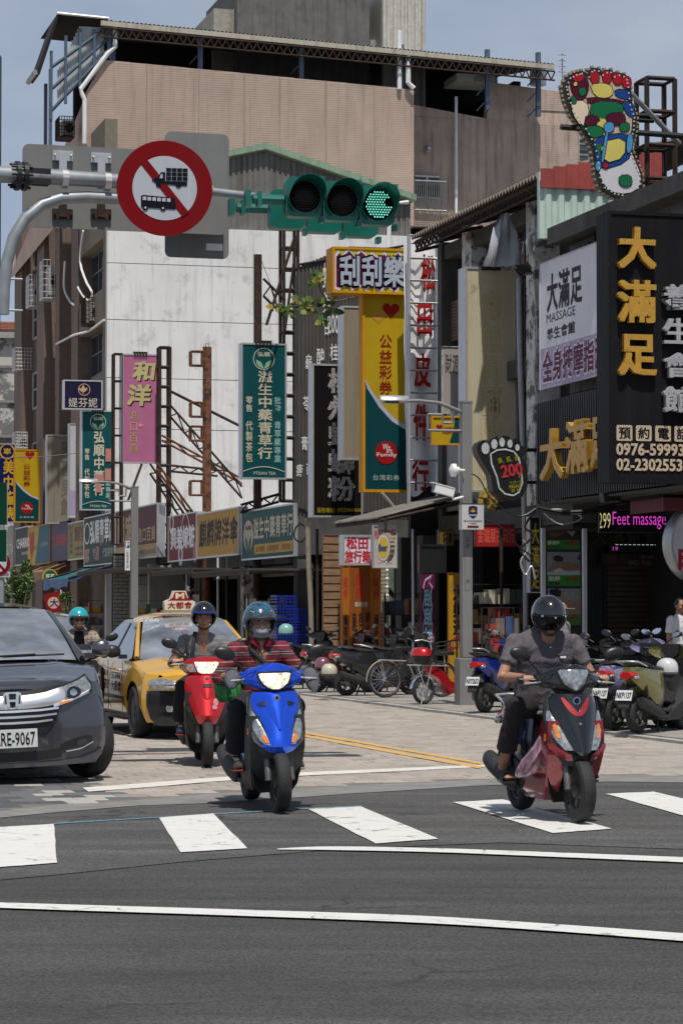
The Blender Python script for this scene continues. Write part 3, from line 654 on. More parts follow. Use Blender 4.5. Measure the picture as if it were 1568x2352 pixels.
# old house with the corrugated awning roof
VF=16.
zD=pV(1225,405,15.4)[1]; uD0=44.45; uD1=52.8
o=sthing('old_shop_house','dilapidated grey house with corrugated awning roof left of the green sheet wall','building',VF,uD0)
def rectF(m,x0,y0,x1,y1,v,th,mm=None):      # rectangle on the street-side plane, corners from the picture
    ua,z0_=pV(x1,y1,v); ub_,_=pV(x0,y1,v); zt_=pV(x1,y0,v)[1]
    return m.bx(v,v+th,ua,ub_,z0_,zt_,mm)
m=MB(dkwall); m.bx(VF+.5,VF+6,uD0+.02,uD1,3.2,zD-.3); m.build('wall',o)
m=MB(grimy_shade)
for z0_,z1_ in ((3.1,3.5),(6.0,6.35),(8.9,9.2)): 
    if z1_<zD: m.bx(VF+.05,VF+.5,uD0+.01,uD1,z0_,z1_)
m.build('floor_beam',o,kind='stuff')
for xc,w_,mm in ((1219,.5,peel),(1072,.62,peel),(1010,.3,grimy_shade)):
    u_=uF(xc,VF); MB(mm).bx(VF,VF+.52,u_-w_/2,u_+w_/2,3.5,zD-.12).build('column',o)
for xa,xb,ya,yb in ((1100,1205,470,610),(1100,1205,640,900),(1018,1050,560,690),(1018,1052,830,1130)):
    ua,ub_=uF(xb,VF+.3),uF(xa,VF+.3); z0_=pV(xb,yb,VF+.3)[1]; z1_=pV(xb,ya,VF+.3)[1]; z1_=min(z1_,zD-.35); z0_=max(3.6,min(z0_,z1_-.8))
    f=MB(mat('dark_timber_frame',(.05,.038,.03),.8,var=.3)); x=VF+.3
    f.bx(x,x+.08,ua,ub_,z0_,z0_+.07); f.bx(x,x+.08,ua,ub_,z1_-.07,z1_)
    for q in (0,.5,1): uu_=ua+(ub_-ua)*q; f.bx(x-.004,x+.084,uu_-.035,uu_+.035,z0_,z1_)
    fo=f.build('window',o); OFF[fo]=OFF[o]; MB(glassd).bx(x+.03,x+.045,ua,ub_,z0_+.07,z1_-.07).build('pane',fo)
# brick patch
m=MB(brickm); ua,z0_=pV(1055,770,VF); 
for r_ in range(12):
    for c in range(7):
        q=ua+c*.22+(.11 if r_%2 else 0); m.bx(VF+.2,VF+.3+ru(-.015,.015),q,q+.21,z0_+r_*.07,z0_+r_*.07+.06)
m.build('brick_patch',o,kind='stuff')
MB(greyw).bx(VF+.1,VF+.3,uF(1055,VF),uF(1000,VF),3.6,pV(1040,800,VF)[1]).build('render_panel',o)
# awning roof
rf=MB(mat('rusty_asbestos_sheet',(.16,.13,.105),.85,var=.3,scale=3,spots=(3,.55,.1),spotc=(.08,.045,.03)))
ua,ub_=44.4,52.6; n=46; T_=[];Bt=[]
for i in range(n*4+1):
    q=ua+(ub_-ua)*i/(n*4); h=.05*sin(PI*i/2); T_.append((15.4,q,zD+h-.02)); Bt.append((VF+5,q,zD+h+1.6))
rf.add(T_+Bt,[(i,i+1,len(T_)+i+1,len(T_)+i) for i in range(len(T_)-1)]); rf.build('awning_roof',o,smooth=60)
m=MB(darkrust); m.bar((15.5,ua,zD-.12),(15.5,ub_,zD-.12),.07); m.bar((15.5,ua,zD-.3),(15.5,ub_,zD-.3),.04)
for i in range(30): q=ua+(ub_-ua)*i/30; w_=(ub_-ua)/30; m.bar((15.5,q,zD-.12),(15.5,q+w_/2,zD-.3),.03); m.bar((15.5,q+w_/2,zD-.3),(15.5,q+w_,zD-.12),.035)
for i in range(7): q=ua+(ub_-ua)*i/6; m.bar((15.5,q,zD-.3),(VF+.1,q,zD-.15),.05)
m.build('roof_truss',o)
# lean-to canopy over the footway, ground floor walls
zc=pV(1060,1165,14.2)[1]
m=MB(mat('weathered_canopy_sheet',(.20,.185,.165),.8,var=.3,scale=3,streak=.5)); ua,ub_=uF(1088,16.1,1165),uF(768,14.1,1205); T_=[];Bt=[]
n=70
for i in range(n*4+1):
    q=ua+(ub_-ua)*i/(n*4); h=.03*sin(PI*i/2); T_.append((14.1,q,zc+h)); Bt.append((VF+.2,q,zc+h+.55))
m.add(T_+Bt,[(i,i+1,len(T_)+i+1,len(T_)+i) for i in range(len(T_)-1)]); m.build('canopy_sheet',o,smooth=60)
m=MB(darkrust); m.bar((14.15,ua,zc-.06),(14.15,ub_,zc-.06),.06)
for i in range(9): q=ua+(ub_-ua)*i/8; m.bar((14.15,q,zc-.06),(VF,q,zc+.35),.05)
m.build('canopy_frame',o)
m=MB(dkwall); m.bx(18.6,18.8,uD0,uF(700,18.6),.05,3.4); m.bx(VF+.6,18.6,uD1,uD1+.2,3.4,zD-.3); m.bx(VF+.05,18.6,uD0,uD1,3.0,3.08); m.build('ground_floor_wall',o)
for xc,mm in ((1095,blackm),(995,grimy_shade),(945,grimy_shade),(912,mat('green_grey_paint',(.13,.17,.14),.7,var=.2,streak=.4)),(880,brickm)):
    u_=uF(xc,15.9); MB(mm).bx(15.6,15.95,u_-.22,u_+.22,.05,3.1).build('pillar',o)
m=MB(dkwall); m.bx(16.0,19.5,54.7,54.9,.05,5.2); m.build('cross_wall',o)
# white tiled brick pillar edge and timber slat wall
u_=uF(885,15.55); m=MB(mat('pale_glazed_brick',(.33,.28,.21),.7,var=.3,scale=6))
for k in range(34): m.bx(15.25,15.58,u_-.15,u_+.15,.06+k*.085,.06+k*.085+.07)
m.build('brick',o,kind='stuff')
# green and red sheet wall, then the massage house
UE=44.3
o=sthing('massage_house','dark massage parlour building with green and red sheet metal top storey','building',pU(1238,1150,UE)[0],38)
a,z0_=pU(1238,560,UE); b,_=pU(1500,560,UE); zt_=pU(1240,432,UE)[1]; zt3=pU(1240,388,UE)[1]
gs=mat('faded_green_sheet',(.48,.60,.53),.6,var=.1,scale=2,spots=(1.5,.64,.04,.8),spotc=(.08,.09,.09),streak=.2)
rs=mat('red_trim_sheet',(.30,.05,.04),.6,var=.25,scale=2,streak=.4)
m=MB(gs); m.ribs(a,b,z0_+.1,zt_,UE,.24,.05); m.bx(a,b,UE+.02,UE+.12,z0_+.1,zt_+.3); m.build('sheet_wall',o)
m=MB(rs); x=a
while x<b: m.bx(x,x+.235,UE-.1,UE-.07,zt_,zt3+.07*(x-a)/(b-a)*6); x+=.24
m.build('sheet_trim',o)
zE=pV(1240,560,15.6)[1]; uE1=UE-.05
m=MB(grimy_shade); m.bx(15.5,15.9,34,uE1,zE-.12,zE+.18); m.build('eave_gutter',o)
gt=mat('dark_grey_wall_tile',(.075,.075,.078),.6,var=.2,scale=6,streak=.4)
m=MB(gt)
z=3.6; 
while z<zE-.2:
    uu_=34.
    while uu_<uE1-.05: m.bx(15.9,15.93,uu_+.01,min(uu_+.59,uE1),z+.008,z+.6-.008); uu_+=.6
    z+=.6
m.build('wall_tile',o,kind='stuff'); MB(dkwall).bx(15.935,18,34,uE1,3.4,zE).build('wall',o)
# black ribbed fascia
zf0=pV(1240,1150,15.3)[1]; zf1=pV(1240,925,15.3)[1]; uf0=34.; uf1=UE-.05
m=MB(mat('black_ribbed_metal',(.010,.011,.014),.45,.2,spec=.3,var=.3,scale=4)); q=uf0
while q<uf1: m.bx(15.3,15.34,q,q+.055,zf0,zf1); m.bx(15.34,15.36,q+.055,q+.11,zf0,zf1); q+=.11
m.build('ribbed_fascia',o); 
m=MB(blackm); m.bx(15.36,15.9,uf0,uf1,zf0+.05,zf1-.02); m.build('fascia_box',o)
m=MB(grimy_shade); m.bx(15.37,18.4,34,uE1,3.42,3.46); m.bx(20,20.2,34,UE,.05,3.0); m.build('soffit',o)
# ground floor: cross wall with the shutter
US=47.2
sv0,_=pU(1345,1400,US); 
m=MB(blackm); m.bx(sv0-.1,24,US+.06,US+.2,.05,3.2); m.build('cross_wall',o)
sh=mat('brown_roller_shutter',(.085,.055,.035),.45,.5,var=.2,scale=3)
for xa,xb in ((1392,1522),(1532,1640)):
    p0,z0_=pU(xa,1560,US); p1,z1_=pU(xb,1308,US); so_=MB(blackm).bx(p0-.04,p1+.04,US-.0,US+.05,.06,z1_+.05).build('shutter',o); OFF[so_]=OFF[o]
    z=.1
    while z<z1_: MB(sh).bx(p0,p1,US-.06,US-.01,z,z+.075).build('slat',so_); z+=.1
# round the corner of the ground floor: steel posts
for xc in (1246,1341):
    v_,_=pU(xc,1400,UE+.1); MB(alu).bx(v_-.035,v_+.035,UE+.05,UE+.12,.05,3.0).build('post',o)
# ---------------- steel sign frames and poles
def ladder(name,label,x0,x1,yt,yb,u,rungs,m_,r_=.05,deep=.35,group=None):
    v0_,z1_=pU(x0,yt,u); v1_,_=pU(x1,yt,u); z0_=pU(x0,yb,u)[1]
    o=sthing(name,label,'steel frame',v0_,u,z0_,group)
    m=MB(m_)
    for v_ in (v0_,v1_):
        for d in (0,deep): m.bar((v_,u+d,z0_),(v_,u+d,z1_),r_)
    m.build('rail',o,kind='stuff'); m=MB(m_)
    for i in range(rungs+1):
        z=z0_+(z1_-z0_)*i/rungs
        m.bar((v0_,u,z),(v1_,u,z),r_*.8); m.bar((v0_,u+deep,z),(v1_,u+deep,z),r_*.8)
        m.bar((v0_,u,z),(v0_,u+deep,z),r_*.7); m.bar((v1_,u,z),(v1_,u+deep,z),r_*.7)
    m.build('rung',o,kind='stuff')
    return o
ladder('steel_ladder','dark rusty ladder frame right beside the pink sign',368,391,797,1295,80,11,darkrust,.07)
ladder('steel_ladder','dark rusty ladder frame left beside the pink sign',263,282,812,1250,81,7,darkrust,.045)
def truss(label,ends,u,gap=.25,seg=8,m_=darkrust,th=.05):
    (xa,ya),(xb,yb)=ends; a=P3(xa,ya,u);b=P3(xb,yb,u); o=sthing('lattice_brace',label,'steel brace',a[0],u,a[2],'lattice braces between the shop signs'); m=MB(m_)
    for d in (0,gap):
        m.bar((a[0],u,a[2]-d),(b[0],u,b[2]-d),th)
    for i in range(seg):
        k=i/seg;k2=(i+1)/seg; L=lambda q,d:(a[0]+(b[0]-a[0])*q,u,a[2]+(b[2]-a[2])*q-d)
        m.bar(L(k,0 if i%2 else gap),L(k2,gap if i%2 else 0),th*.6)
    m.build('bars',o,kind='stuff'); return o
truss('lattice brace dropping right from the frame beside the pink sign, upper one',((391,930),(556,1118)),78,.35,10)
truss('lattice brace running from low on the pink sign frame to the green sign',((372,1000),(556,1100)),79,.15,6,rust)
truss('long thin brace from the top of the pink sign frame to the green sign',((392,898),(556,980)),78.5,.02,1)
truss('low brace falling from under the pink sign to the red fascia',((345,1065),(430,1190)),79,.3,6)
truss('second low brace falling from under the pink sign',((360,1062),(460,1200)),78,.2,6,rust)
truss('level brace between the ladder frame and the rusty pole',((392,1069),(500,1080)),79,.18,5)
truss('short brace left below the pink sign',((326,1065),(294,1150)),79.5,.02,1)
truss('brace between the dark pole and the lattice tower, upper one',((605,640),(655,690)),66,.45,3)
truss('thin diagonal brace from the dark pole foot to the lattice tower',((612,745),(676,545)),65.5,.02,1)
truss('brace from the lattice tower down to the shop roof',((553,1160),(640,1135)),67,.2,5)
o=sthing('rusty_pole','tall rusty round pole with square steel brackets left of the green sign','pole',pU(476,1400,76)[0],76,.05)
v_,zt_=pU(476,797,76); m=MB(rust); m.tube([(v_,76,.05),(v_,76,zt_)],.135,n=14); m.tube([(v_-.05,76,zt_),(v_-.03,76,zt_+.1),(v_+.05,76,zt_+.1),(v_+.06,76,zt_)],.012,n=5); m.build('pole_shaft',o,smooth=40)
for y in (808,925,980,1105,1190):
    m=MB(rust); z=pU(476,y,76)[1]; x0_=v_-.5; 
    for d in (-.1,.15):
        for zz in (z,z-.42): m.bar((x0_,76+d,zz),(v_-.1,76+d,zz),.04)
        m.bar((x0_,76+d,z),(x0_,76+d,z-.42),.04); m.bar((v_-.14,76+d,z),(v_-.14,76+d,z-.42),.04)
    m.build('bracket',o)
o=sthing('dark_pole','dark steel pole standing behind the tall green herbal sign','pole',pU(592,1400,67)[0],67,.05)
v_,zt_=pU(592,585,67); m=MB(darkrust); m.tube([(v_,67,.05),(v_,67,zt_)],.11,n=14); m.build('pole_shaft',o,smooth=40)
m=MB(blackm); m.tube([(v_+.08,67,zt_-.1),(v_+.55,67,zt_-1.3)],.008,n=4); m.build('wire',o)
ladder('lattice_tower','tall dark lattice steel tower behind the traffic light',652,684,520,1150,66.5,13,darkrust,.065,.4)
truss('crossing brace inside the tall lattice tower',((683,540),(654,760)),66.4,.02,1)
ladder('sign_scaffold','galvanised sign scaffold in front of the white leather shop banner',940,1005,540,1160,53.3,12,alu,.032,.12)
# roof top steel tower right of the foot sign
ladder('steel_tower','rusty open steel tower at the upper right edge behind the foot sign',1484,1548,178,485,42.5,4,darkrust,.07,.5)
truss('stay bar from the steel tower to the big foot sign',((1440,205),(1560,330)),42,.02,1,steel,.06)
truss('lower stay bar from the steel tower to the big foot sign',((1440,420),(1500,540)),42,.02,1,steel,.06)
truss('black bar between big foot sign and steel tower',((1455,265),(1500,267)),42.2,.08,1,blackm,.06)

# stock, conduits and hanging goods in the shop mouths
def goods(label,x,y,Y,w_,h,cols,hang=False):
    g=pY(x,1405,Y); z0=pY(x,y,Y).z; o=thing('goods_rack',label,'rack',(g.x,Y,max(.05,z0)),A); m=MB(darkrust)
    for sx_ in (-w_/2,w_/2):
        for sy in (-.2,.2): m.bx(sx_-.015,sx_+.015,sy-.015,sy+.015,0,h)
    n=max(2,int(h/.38))
    for k in range(n+1): m.bx(-w_/2,w_/2,-.2,.2,h*k/n-.012,h*k/n)
    m.build('rack_frame',o)
    for k in range(n):
        q=-w_/2+.03
        m=MB(None); z=h*k/n+.002
        while q<w_/2-.08:
            d=min(ru(.07,.22),w_/2-q-.01); c=random.choice(cols); mm=mat('goods_%d_%d_%d'%c,srgb(*c),.6,var=.2); m.bx(q,q+d*.92,-.18+ru(0,.05),.15,z,z+h/n*ru(.35,.85),mm); q+=d
        m.build('goods',o,kind='stuff')
    return o
mixc=[(150,60,50),(190,180,160),(60,80,120),(190,150,60),(80,110,80),(120,100,90),(210,210,205),(70,60,60)]
goods('rack of mixed boxes beside the rusty pole',420,1500,72,.9,1.7,mixc); goods('rack of packets left of the blue crates',610,1545,66,1.0,1.9,mixc); goods('rack of packed goods in the shop left of the bright red fascia',350,1500,80,1.2,1.6,mixc)
goods('rack of luggage and boxes behind the old bicycle',925,1560,55,.9,1.8,[(60,50,60),(120,40,40),(70,80,100),(150,130,110)]); goods('rack of curios behind the lamp post',1130,1570,50,1.3,1.9,[(120,90,50),(60,70,60),(150,50,40),(180,170,150)])
goods('rack of bright packets under the blue awning',232,1490,92,1.4,1.7,mixc); goods('rack of boxes deep in the dark doorway by the poster column',1150,1585,47.5,.6,1.5,mixc)
for k,(x,u_,l) in enumerate(((728,60,'dark conduit beside the timber wall'),(500,74,'thin white conduit in the umbrella shop front'),(520,73,'second conduit in the umbrella shop front'),(948,52,'conduit behind the bottle cap sign'),(1150,47,'thin conduit left of the narrow black column sign'))):
    o=sthing('conduit',l,'pipe',pU(x,1400,u_)[0],u_,.05); MB((darkrust,white,grimy_shade,alu,darkrust)[k]).tube([P3(x,1215,u_),P3(x+1,1400,u_),P3(x+1,1540,u_)],.035,n=8).build('pipe_run',o,smooth=50)
# ---------------- signs
def C_(r,g,b,n=None,**k):
    n=n or 'print_%d_%d_%d'%(r,g,b); k.setdefault('rough',.5); k.setdefault('spec',.15); k.setdefault('streak',.14); k.setdefault('var',.07); k.setdefault('scale',2)
    c=srgb(r,g,b); f=.78 if max(c)<.75 else .9
    return mat(n,tuple(x*f for x in c),**k)
def CS_(r,g,b,**k):  # prints under the canopies: base colour raised to offset the shade
    c=tuple(min(.8,x*1.2) for x in srgb(r,g,b)); return mat('shade_print_%d_%d_%d'%(r,g,b),c,.45,var=k.pop('var',.07),scale=2,**k)
class Sign:
    def __init__(s,label,plane,val,x0,x1,yt,yb,face,depth=.3,case=None,frame=None,fw=.045,name='shop_sign',cat='sign',group=None,panel='panel',turn=0,back=None):
        if plane=='U':
            v0,z0=pU(x0,yb,val); v1,_=pU(x1,yb,val); zt=pU(x0,yt,val)[1]; loc=W(v0,val,z0); rz=A; s.w=v1-v0
        else:
            u0,z0=pV(x0,yb,val); u1,_=pV(x1,yb,val); zt=pV(x0,yt,val)[1]; loc=W(val,u0,z0); rz=A-PI/2; s.w=u0-u1
        s.h=zt-z0; s.o=thing(name,label,cat,loc,rz+turn,group); s.k=0; s.d=depth
        case=case or alu; frame=frame or case
        m=MB(case); m.bx(.004,s.w-.004,.02,depth,.004,s.h-.004); m.build('casing',s.o)
        m=MB(face); m.bx(fw,s.w-fw,0,.019,fw,s.h-fw); m.build(panel,s.o)
        f=MB(frame); w,h=s.w,s.h
        f.bx(0,w,-.02,.025,0,fw); f.bx(0,w,-.02,.025,h-fw,h); f.bx(0,fw,-.019,.024,fw,h-fw); f.bx(w-fw,w,-.019,.024,fw,h-fw); f.build('frame',s.o)
    def _xy(s,r): return r[0]*s.w,(1-r[3])*s.h,r[2]*s.w,(1-r[1])*s.h
    def t(s,txt,r,m,mode='h',bold=0,ext=0,name='lettering',shear=0,y=0):
        s.k+=1; x0,z0,x1,z1=s._xy(r); b=MB(m); b.text(txt,x0,z0,x1,z1,-.002*s.k-ext-y,mode=mode,bold=bold,ext=ext)
        if shear: b.v=[(p[0]+shear*(p[2]-z0),p[1],p[2]) for p in b.v]
        b.build(name,s.o); return s
    def tt(s,items,m,mode='h',bold=0,name='lettering'):
        s.k+=1; b=MB(m)
        for it in items: 
            x0,z0,x1,z1=s._xy(it[1]); b.text(it[0],x0,z0,x1,z1,-.002*s.k,mode=it[2] if len(it)>2 else mode,bold=bold)
        b.build(name,s.o); return s
    def poly(s,pts,m,name='print'):
        s.k+=1; b=MB(m); b.add([(x*s.w,-.002*s.k,(1-z)*s.h) for x,z in pts],[tuple(range(len(pts)))][::1]); 
        o=b.build(name,s.o)
        if o.data.polygons[0].normal.y>0: o.data.flip_normals()
        return s
    def disc(s,cx,cz,r,m,name='emblem',ry=None,inner=0,n=28):     # r as a share of the width
        s.k+=1; b=MB(m); R_=r*s.w; ry=ry*s.h if ry else R_; X,Z=cx*s.w,(1-cz)*s.h; y=-.002*s.k
        o_=[(X+R_*cos(2*PI*i/n),y,Z+ry*sin(2*PI*i/n)) for i in range(n)]
        if inner:
            i_=[(X+R_*inner*cos(2*PI*i/n),y,Z+ry*inner*sin(2*PI*i/n)) for i in range(n)]
            b.add(o_+i_,[(i,(i+1)%n,n+(i+1)%n,n+i) for i in range(n)])
        else: b.add(o_,[tuple(range(n))])
        b.build(name,s.o); return s
    def heart(s,cx,cz,r,m,k=1.):
        pts=[]
        for i in range(30):
            a=2*PI*i/30; pts.append((cx+r*sin(a)**3,cz-r*k*(13*cos(a)-5*cos(2*a)-2*cos(3*a)-cos(4*a))/16*s.w/s.h))
        return s.poly(pts,m,'emblem')
    def leaves(s,cx,cz,r,m):
        q=s.w/s.h
        for d in (-1,1):
            s.poly([(cx,cz+r*.75*q),(cx+d*r*.25,cz+r*.1*q),(cx+d*r*.85,cz-r*.2*q),(cx+d*r*.8,cz+r*.25*q),(cx+d*r*.45,cz+r*.6*q)],m,'emblem')
        return s
    def vents(s,n=5,y0=.3):
        m=MB(darkrust)
        for i in range(n): x=s.w*(.34+.3*i/(n-1)); m.bx(x-.03,x+.03,-.05,.1,s.h-.06,s.h+.05); 
        m.bx(s.w*.3,s.w*.68,-.04,.1,s.h+.05,s.h+.07); m.build('hanger',s.o,kind='stuff'); return s
tealg=C_(12,78,82,streak=.15); lotY=C_(196,163,30); lotT=C_(8,68,74); cream=C_(205,200,175,spots=(6,.66,.05,.4),spotc=(.1,.12,.11)); lav=C_(190,190,215)
red=C_(150,20,30); navy=C_(28,30,72); gold=C_(214,168,40); orangeF=C_(214,150,20); dkred=C_(110,28,32)
grp='tall signs projecting over the street'
def lottery(sg,txtw=1):
    sg.poly([(.04,.42),(.14,.49),(.35,.56),(.62,.63),(.96,.68),(.96,.99),(.04,.99)],lotT)
    sg.poly([(.04,.42),(.10,.475),(.35,.57),(.62,.64),(.96,.69),(.96,.665),(.7,.63),(.45,.57),(.2,.49)],lav)
    sg.heart(.33,.105,.17,C_(200,150,60)).heart(.60,.075,.18,C_(165,25,25))
    sg.t('公益彩券',(.34,.195,.63,.51),C_(150,25,20),'v',bold=.012)
    sg.disc(.5,.80,.235,C_(165,20,28)); 
    sg.tt([('We',(.42,.755,.58,.785)),('are',(.5,.782,.62,.80)),('Family',(.3,.80,.72,.825))],whitep,bold=.0)
    sg.t('台灣彩券',(.2,.91,.78,.942),C_(190,200,200),'h')
    return sg
def hong(sg,title,left,right,foot=True):
    m=cream
    sg.disc(.5,.115,.235,m,inner=.93).leaves(.5,.135,.2,C_(150,190,150)).t('弘順',(.36,.062,.64,.1),m,bold=.02)
    sg.t(title,(.36,.2,.7,.855),m,'v',bold=.022)
    sg.tt(left,m,'v',bold=.015).tt(right,C_(150,190,185),'v',bold=.015)
    pts=[(.05+.9*i/10,.94-.035*sin(PI*i/10)) for i in range(11)]; pts2=[(x,z+.006) for x,z in pts][::-1]
    sg.poly(pts+pts2,m).t('PTISAN TEA',(.28,.945,.76,.968),m)
    return sg
# far left projecting signs
s_=Sign('navy blue vertical watch shop sign with yellow writing at the left edge','U',108,-34,36,1018,1200,C_(18,28,88),.3)
s_.disc(.72,.1,.26,gold,inner=.82).t('車',(.58,.055,.86,.14),gold,bold=.03).t('美中鐘錶',(.58,.2,.95,.98),gold,'v',bold=.03)
s_=lottery(Sign('small yellow and teal lottery sign at the far left','U',104,33,92,1032,1200,lotY,.3,orangeF))
s_=Sign('faded beige projecting sign with ghosted characters beside the small lottery sign','U',100,107,178,998,1203,C_(150,142,128,streak=.4,spots=(2,.6,.1,.4),spotc=(.2,.17,.13)),.35,alu).t('雅哥男飾',(.45,.06,.92,.92),C_(120,114,104),'v',bold=.03)
s_=Sign('white projecting sign with faint lilac pattern half behind the green herbal sign','U',97,158,214,972,1190,C_(205,205,212),.3,alu)
s_.poly([(.04,.7),(.96,.75),(.96,.97),(.04,.97)],C_(180,165,200)).tt([('S',(.3,.03,.42,.06)),('人',(.42,.36,.62,.46)),('人',(.4,.7,.6,.78))],red,bold=.03).t('199',(.3,.945,.6,.975),C_(80,40,90),bold=.02).disc(.36,.2,.09,C_(60,60,60),ry=.02).disc(.36,.14,.08,C_(70,70,70),ry=.02)
hong(Sign('smaller green herbal medicine sign with pink patches over its writing','U',89.5,186,264,942,1172,tealg,.32,alu).vents(),'弘順中藥行',[('零售',(.1,.38,.26,.5)),('代製茶包',(.1,.58,.26,.88))],[('藥專業',(.72,.7,.88,.88))])
sg=s_ if 0 else None
# pink patches on that sign
ob=[o for o in bpy.data.objects if o.get('label','').startswith('smaller green herbal')][0]
pv=C_(190,130,120); w0=pU(264,1100,89.5)[0]-pU(186,1100,89.5)[0]; h0=pU(186,942,89.5)[1]-pU(186,1172,89.5)[1]
for q in ((.72,.38,.9,.51),(.7,.58,.9,.7),(.4,.64,.66,.7),(.34,.70,.66,.725),(.44,.73,.6,.82)):
    MB(pv).add([(q[0]*w0,-.03,(1-q[3])*h0),(q[2]*w0,-.03,(1-q[3])*h0),(q[2]*w0,-.03,(1-q[1])*h0),(q[0]*w0,-.03,(1-q[1])*h0)],[(0,1,2,3)]).build('patch',ob)
s_=Sign('small dark navy sign with a pale lotus emblem hung above the green herbal sign','U',89.2,146,236,872,940,C_(30,26,58),.35,alu)
s_.disc(.53,.32,.155,C_(200,160,120),inner=.88).t('媞芬妮',(.12,.58,.88,.94),C_(220,205,190),bold=.0)
s_.leaves(.5,.28,.13,C_(205,165,130)).poly([(.5,.15),(.56,.3),(.5,.47),(.45,.3)],C_(205,165,130))
s_=Sign('tall pink sign with large slanted cream characters','U',81,280,366,812,1064,C_(187,112,148,streak=.25,streakc=(.35,.12,.2)),.28,alu).vents()
s_.t('和',(.28,.07,.92,.26),C_(60,40,30),bold=.05,shear=.12).t('和',(.25,.06,.89,.25),C_(200,190,135),bold=.045,shear=.12)
s_.t('洋',(.12,.28,.78,.49),C_(60,40,30),bold=.05,shear=.12).t('洋',(.09,.27,.75,.48),C_(200,190,135),bold=.045,shear=.12)
s_.t('進口百貨',(.18,.51,.45,.91),C_(195,170,120),'v').disc(.5,.65,.05,C_(225,140,150))
hong(Sign('tall green herbal medicine sign on the dark pole','U',66.2,553,658,787,1100,tealg,.3,alu).vents(),'溢生中藥青草行',[('零售',(.1,.39,.26,.51)),('代製茶包',(.1,.57,.26,.88))],[('批發',(.72,.39,.88,.51)),('青草藥專業',(.72,.57,.88,.88))])
# black noodle sign, blank sign, lottery pair
s_=Sign('tall black sign with studded grey characters partly behind the blank beige sign','U',59.5,716,833,835,1188,C_(20,17,16),.38,alu)
gstud=C_(175,170,165,spots=(22,.5,.05),spotc=(.06,.06,.06))
s_.t('柳州螺螄粉',(.3,.02,.86,.9),gstud,'v',bold=.035,ext=.0).t('服務專線',(.1,.935,.44,.972),C_(190,165,40)).t(': (02)23061636',(.46,.938,.96,.968),C_(190,165,40))
s_=Sign('blank beige projecting sign between the black sign and the yellow lottery sign','U',58,785,835,702,1056,C_(150,140,120,streak=.3),.4,alu)
s_=lottery(Sign('tall yellow and teal lottery sign in an orange frame','U',54.5,832,941,676,1130,lotY,.32,orangeF,fw=.06))
s_=Sign('wide scratch card lottery sign with studded silver characters on jagged purple','U',54.3,763,943,566,672,C_(205,185,50),.55,orangeF,fw=.05)
jag=[(.03,.2),(.08,.1),(.11,.22),(.2,.05),(.28,.2),(.36,.06),(.45,.2),(.5,.12),(.6,.22),(.66,.1),(.75,.25),(.85,.06),(.9,.2),(.97,.2),(.95,.6),(.97,.92),(.88,.8),(.8,.95),(.7,.82),(.6,.94),(.5,.8),(.42,.92),(.33,.8),(.25,.93),(.18,.78),(.1,.92),(.03,.9)]
s_.poly([(.5+(x-.5)*1.0,.5+(z-.5)*1.06) for x,z in jag],C_(215,205,225)).poly([(.5+(x-.5)*.96,.5+(z-.5)*.93) for x,z in jag],C_(115,20,72))
s_.poly([(.6,.5),(.66,.22),(.72,.3),(.83,.14),(.9,.28),(.95,.6),(.9,.86),(.8,.8),(.7,.85),(.6,.8)],C_(40,25,85))
s_.t('刮刮樂',(.06,.13,.94,.9),C_(18,16,22),bold=.075).t('刮刮樂',(.08,.16,.92,.87),C_(185,195,208,spots=(26,.58,.04,.5),spotc=(.1,.12,.16)),bold=.03,ext=.02)
# leather shop banner behind the scaffold
p0=P3(925,1128,53.7);p1=P3(1003,1128,53.7);zt_=P3(940,560,53.7)[2]
o=sthing('cloth_banner','long white cloth banner with red characters behind the scaffold','banner',p0[0],53.7,p0[2])
cl=mat('white_banner_cloth',(.82,.82,.81),.85,var=.06,scale=3,spots=(1.5,.6,.2,.2),spotc=(.25,.25,.26),bump=.3)
m=MB(cl); n=30; g=[]
for i in range(n+1):
    for j in range(9):
        k=i/n;q=j/8; g.append((p0[0]+(p1[0]-p0[0])*(q*(1-.12*(1-k))+.12*(1-k)),53.7+.05*sin(9*q+5*k)+.03*sin(23*k+4*q),p0[2]+(zt_-p0[2])*k-(.12*sin(6*q) if i==0 else 0)))
m.add(g,[(i*9+j,i*9+j+1,i*9+j+10,i*9+j+9) for i in range(n) for j in range(8)]); m.build('cloth',o,smooth=80)
m=MB(C_(185,40,38,var=.2))
for t,r in zip('松田皮件行',((965,582,1000,672),(955,690,995,775),(950,808,990,892),(948,925,988,1015),(945,1052,985,1130))): putU(m,t,*r,53.58,bold=.03)
m.build('lettering',o)
# cream buddhist sign
s_=Sign('faded cream projecting sign with outlined ghost characters and rust stains','U',48.2,1068,1187,612,1130,C_(205,196,165,streak=.3,streakc=(.12,.08,.03),spots=(2.2,.6,.08,.5),spotc=(.13,.09,.04)),.45,alu)
s_.vents().t('南無阿彌陀佛',(.3,.1,.72,.95),C_(190,150,115),'v',bold=.035).t('南無阿彌陀佛',(.3,.1,.72,.95),C_(208,194,150),'v',bold=.018)
s_=Sign('torn white paper poster with grey brush characters beside the lamp post','U',49.5,1015,1056,795,950,C_(172,165,158,spots=(2,.6,.05,.4),spotc=(.3,.27,.25)),.08,peel,fw=.01,name='poster',cat='poster').t('財源',(.15,.1,.95,.42),C_(90,85,85),bold=.02)
s_=Sign('small horizontal yellow lottery sign behind the lamp post arm','U',47.5,990,1056,955,1022,lotY,.12,orangeF,fw=.035,turn=-.12)
s_.poly([(.8,.05),(.96,.05),(.96,.95),(.6,.95),(.74,.5)],lotT).heart(.16,.45,.1,C_(200,150,60)).heart(.27,.38,.11,red).t('公益彩券',(.36,.35,.82,.62),C_(150,25,20),bold=.02)
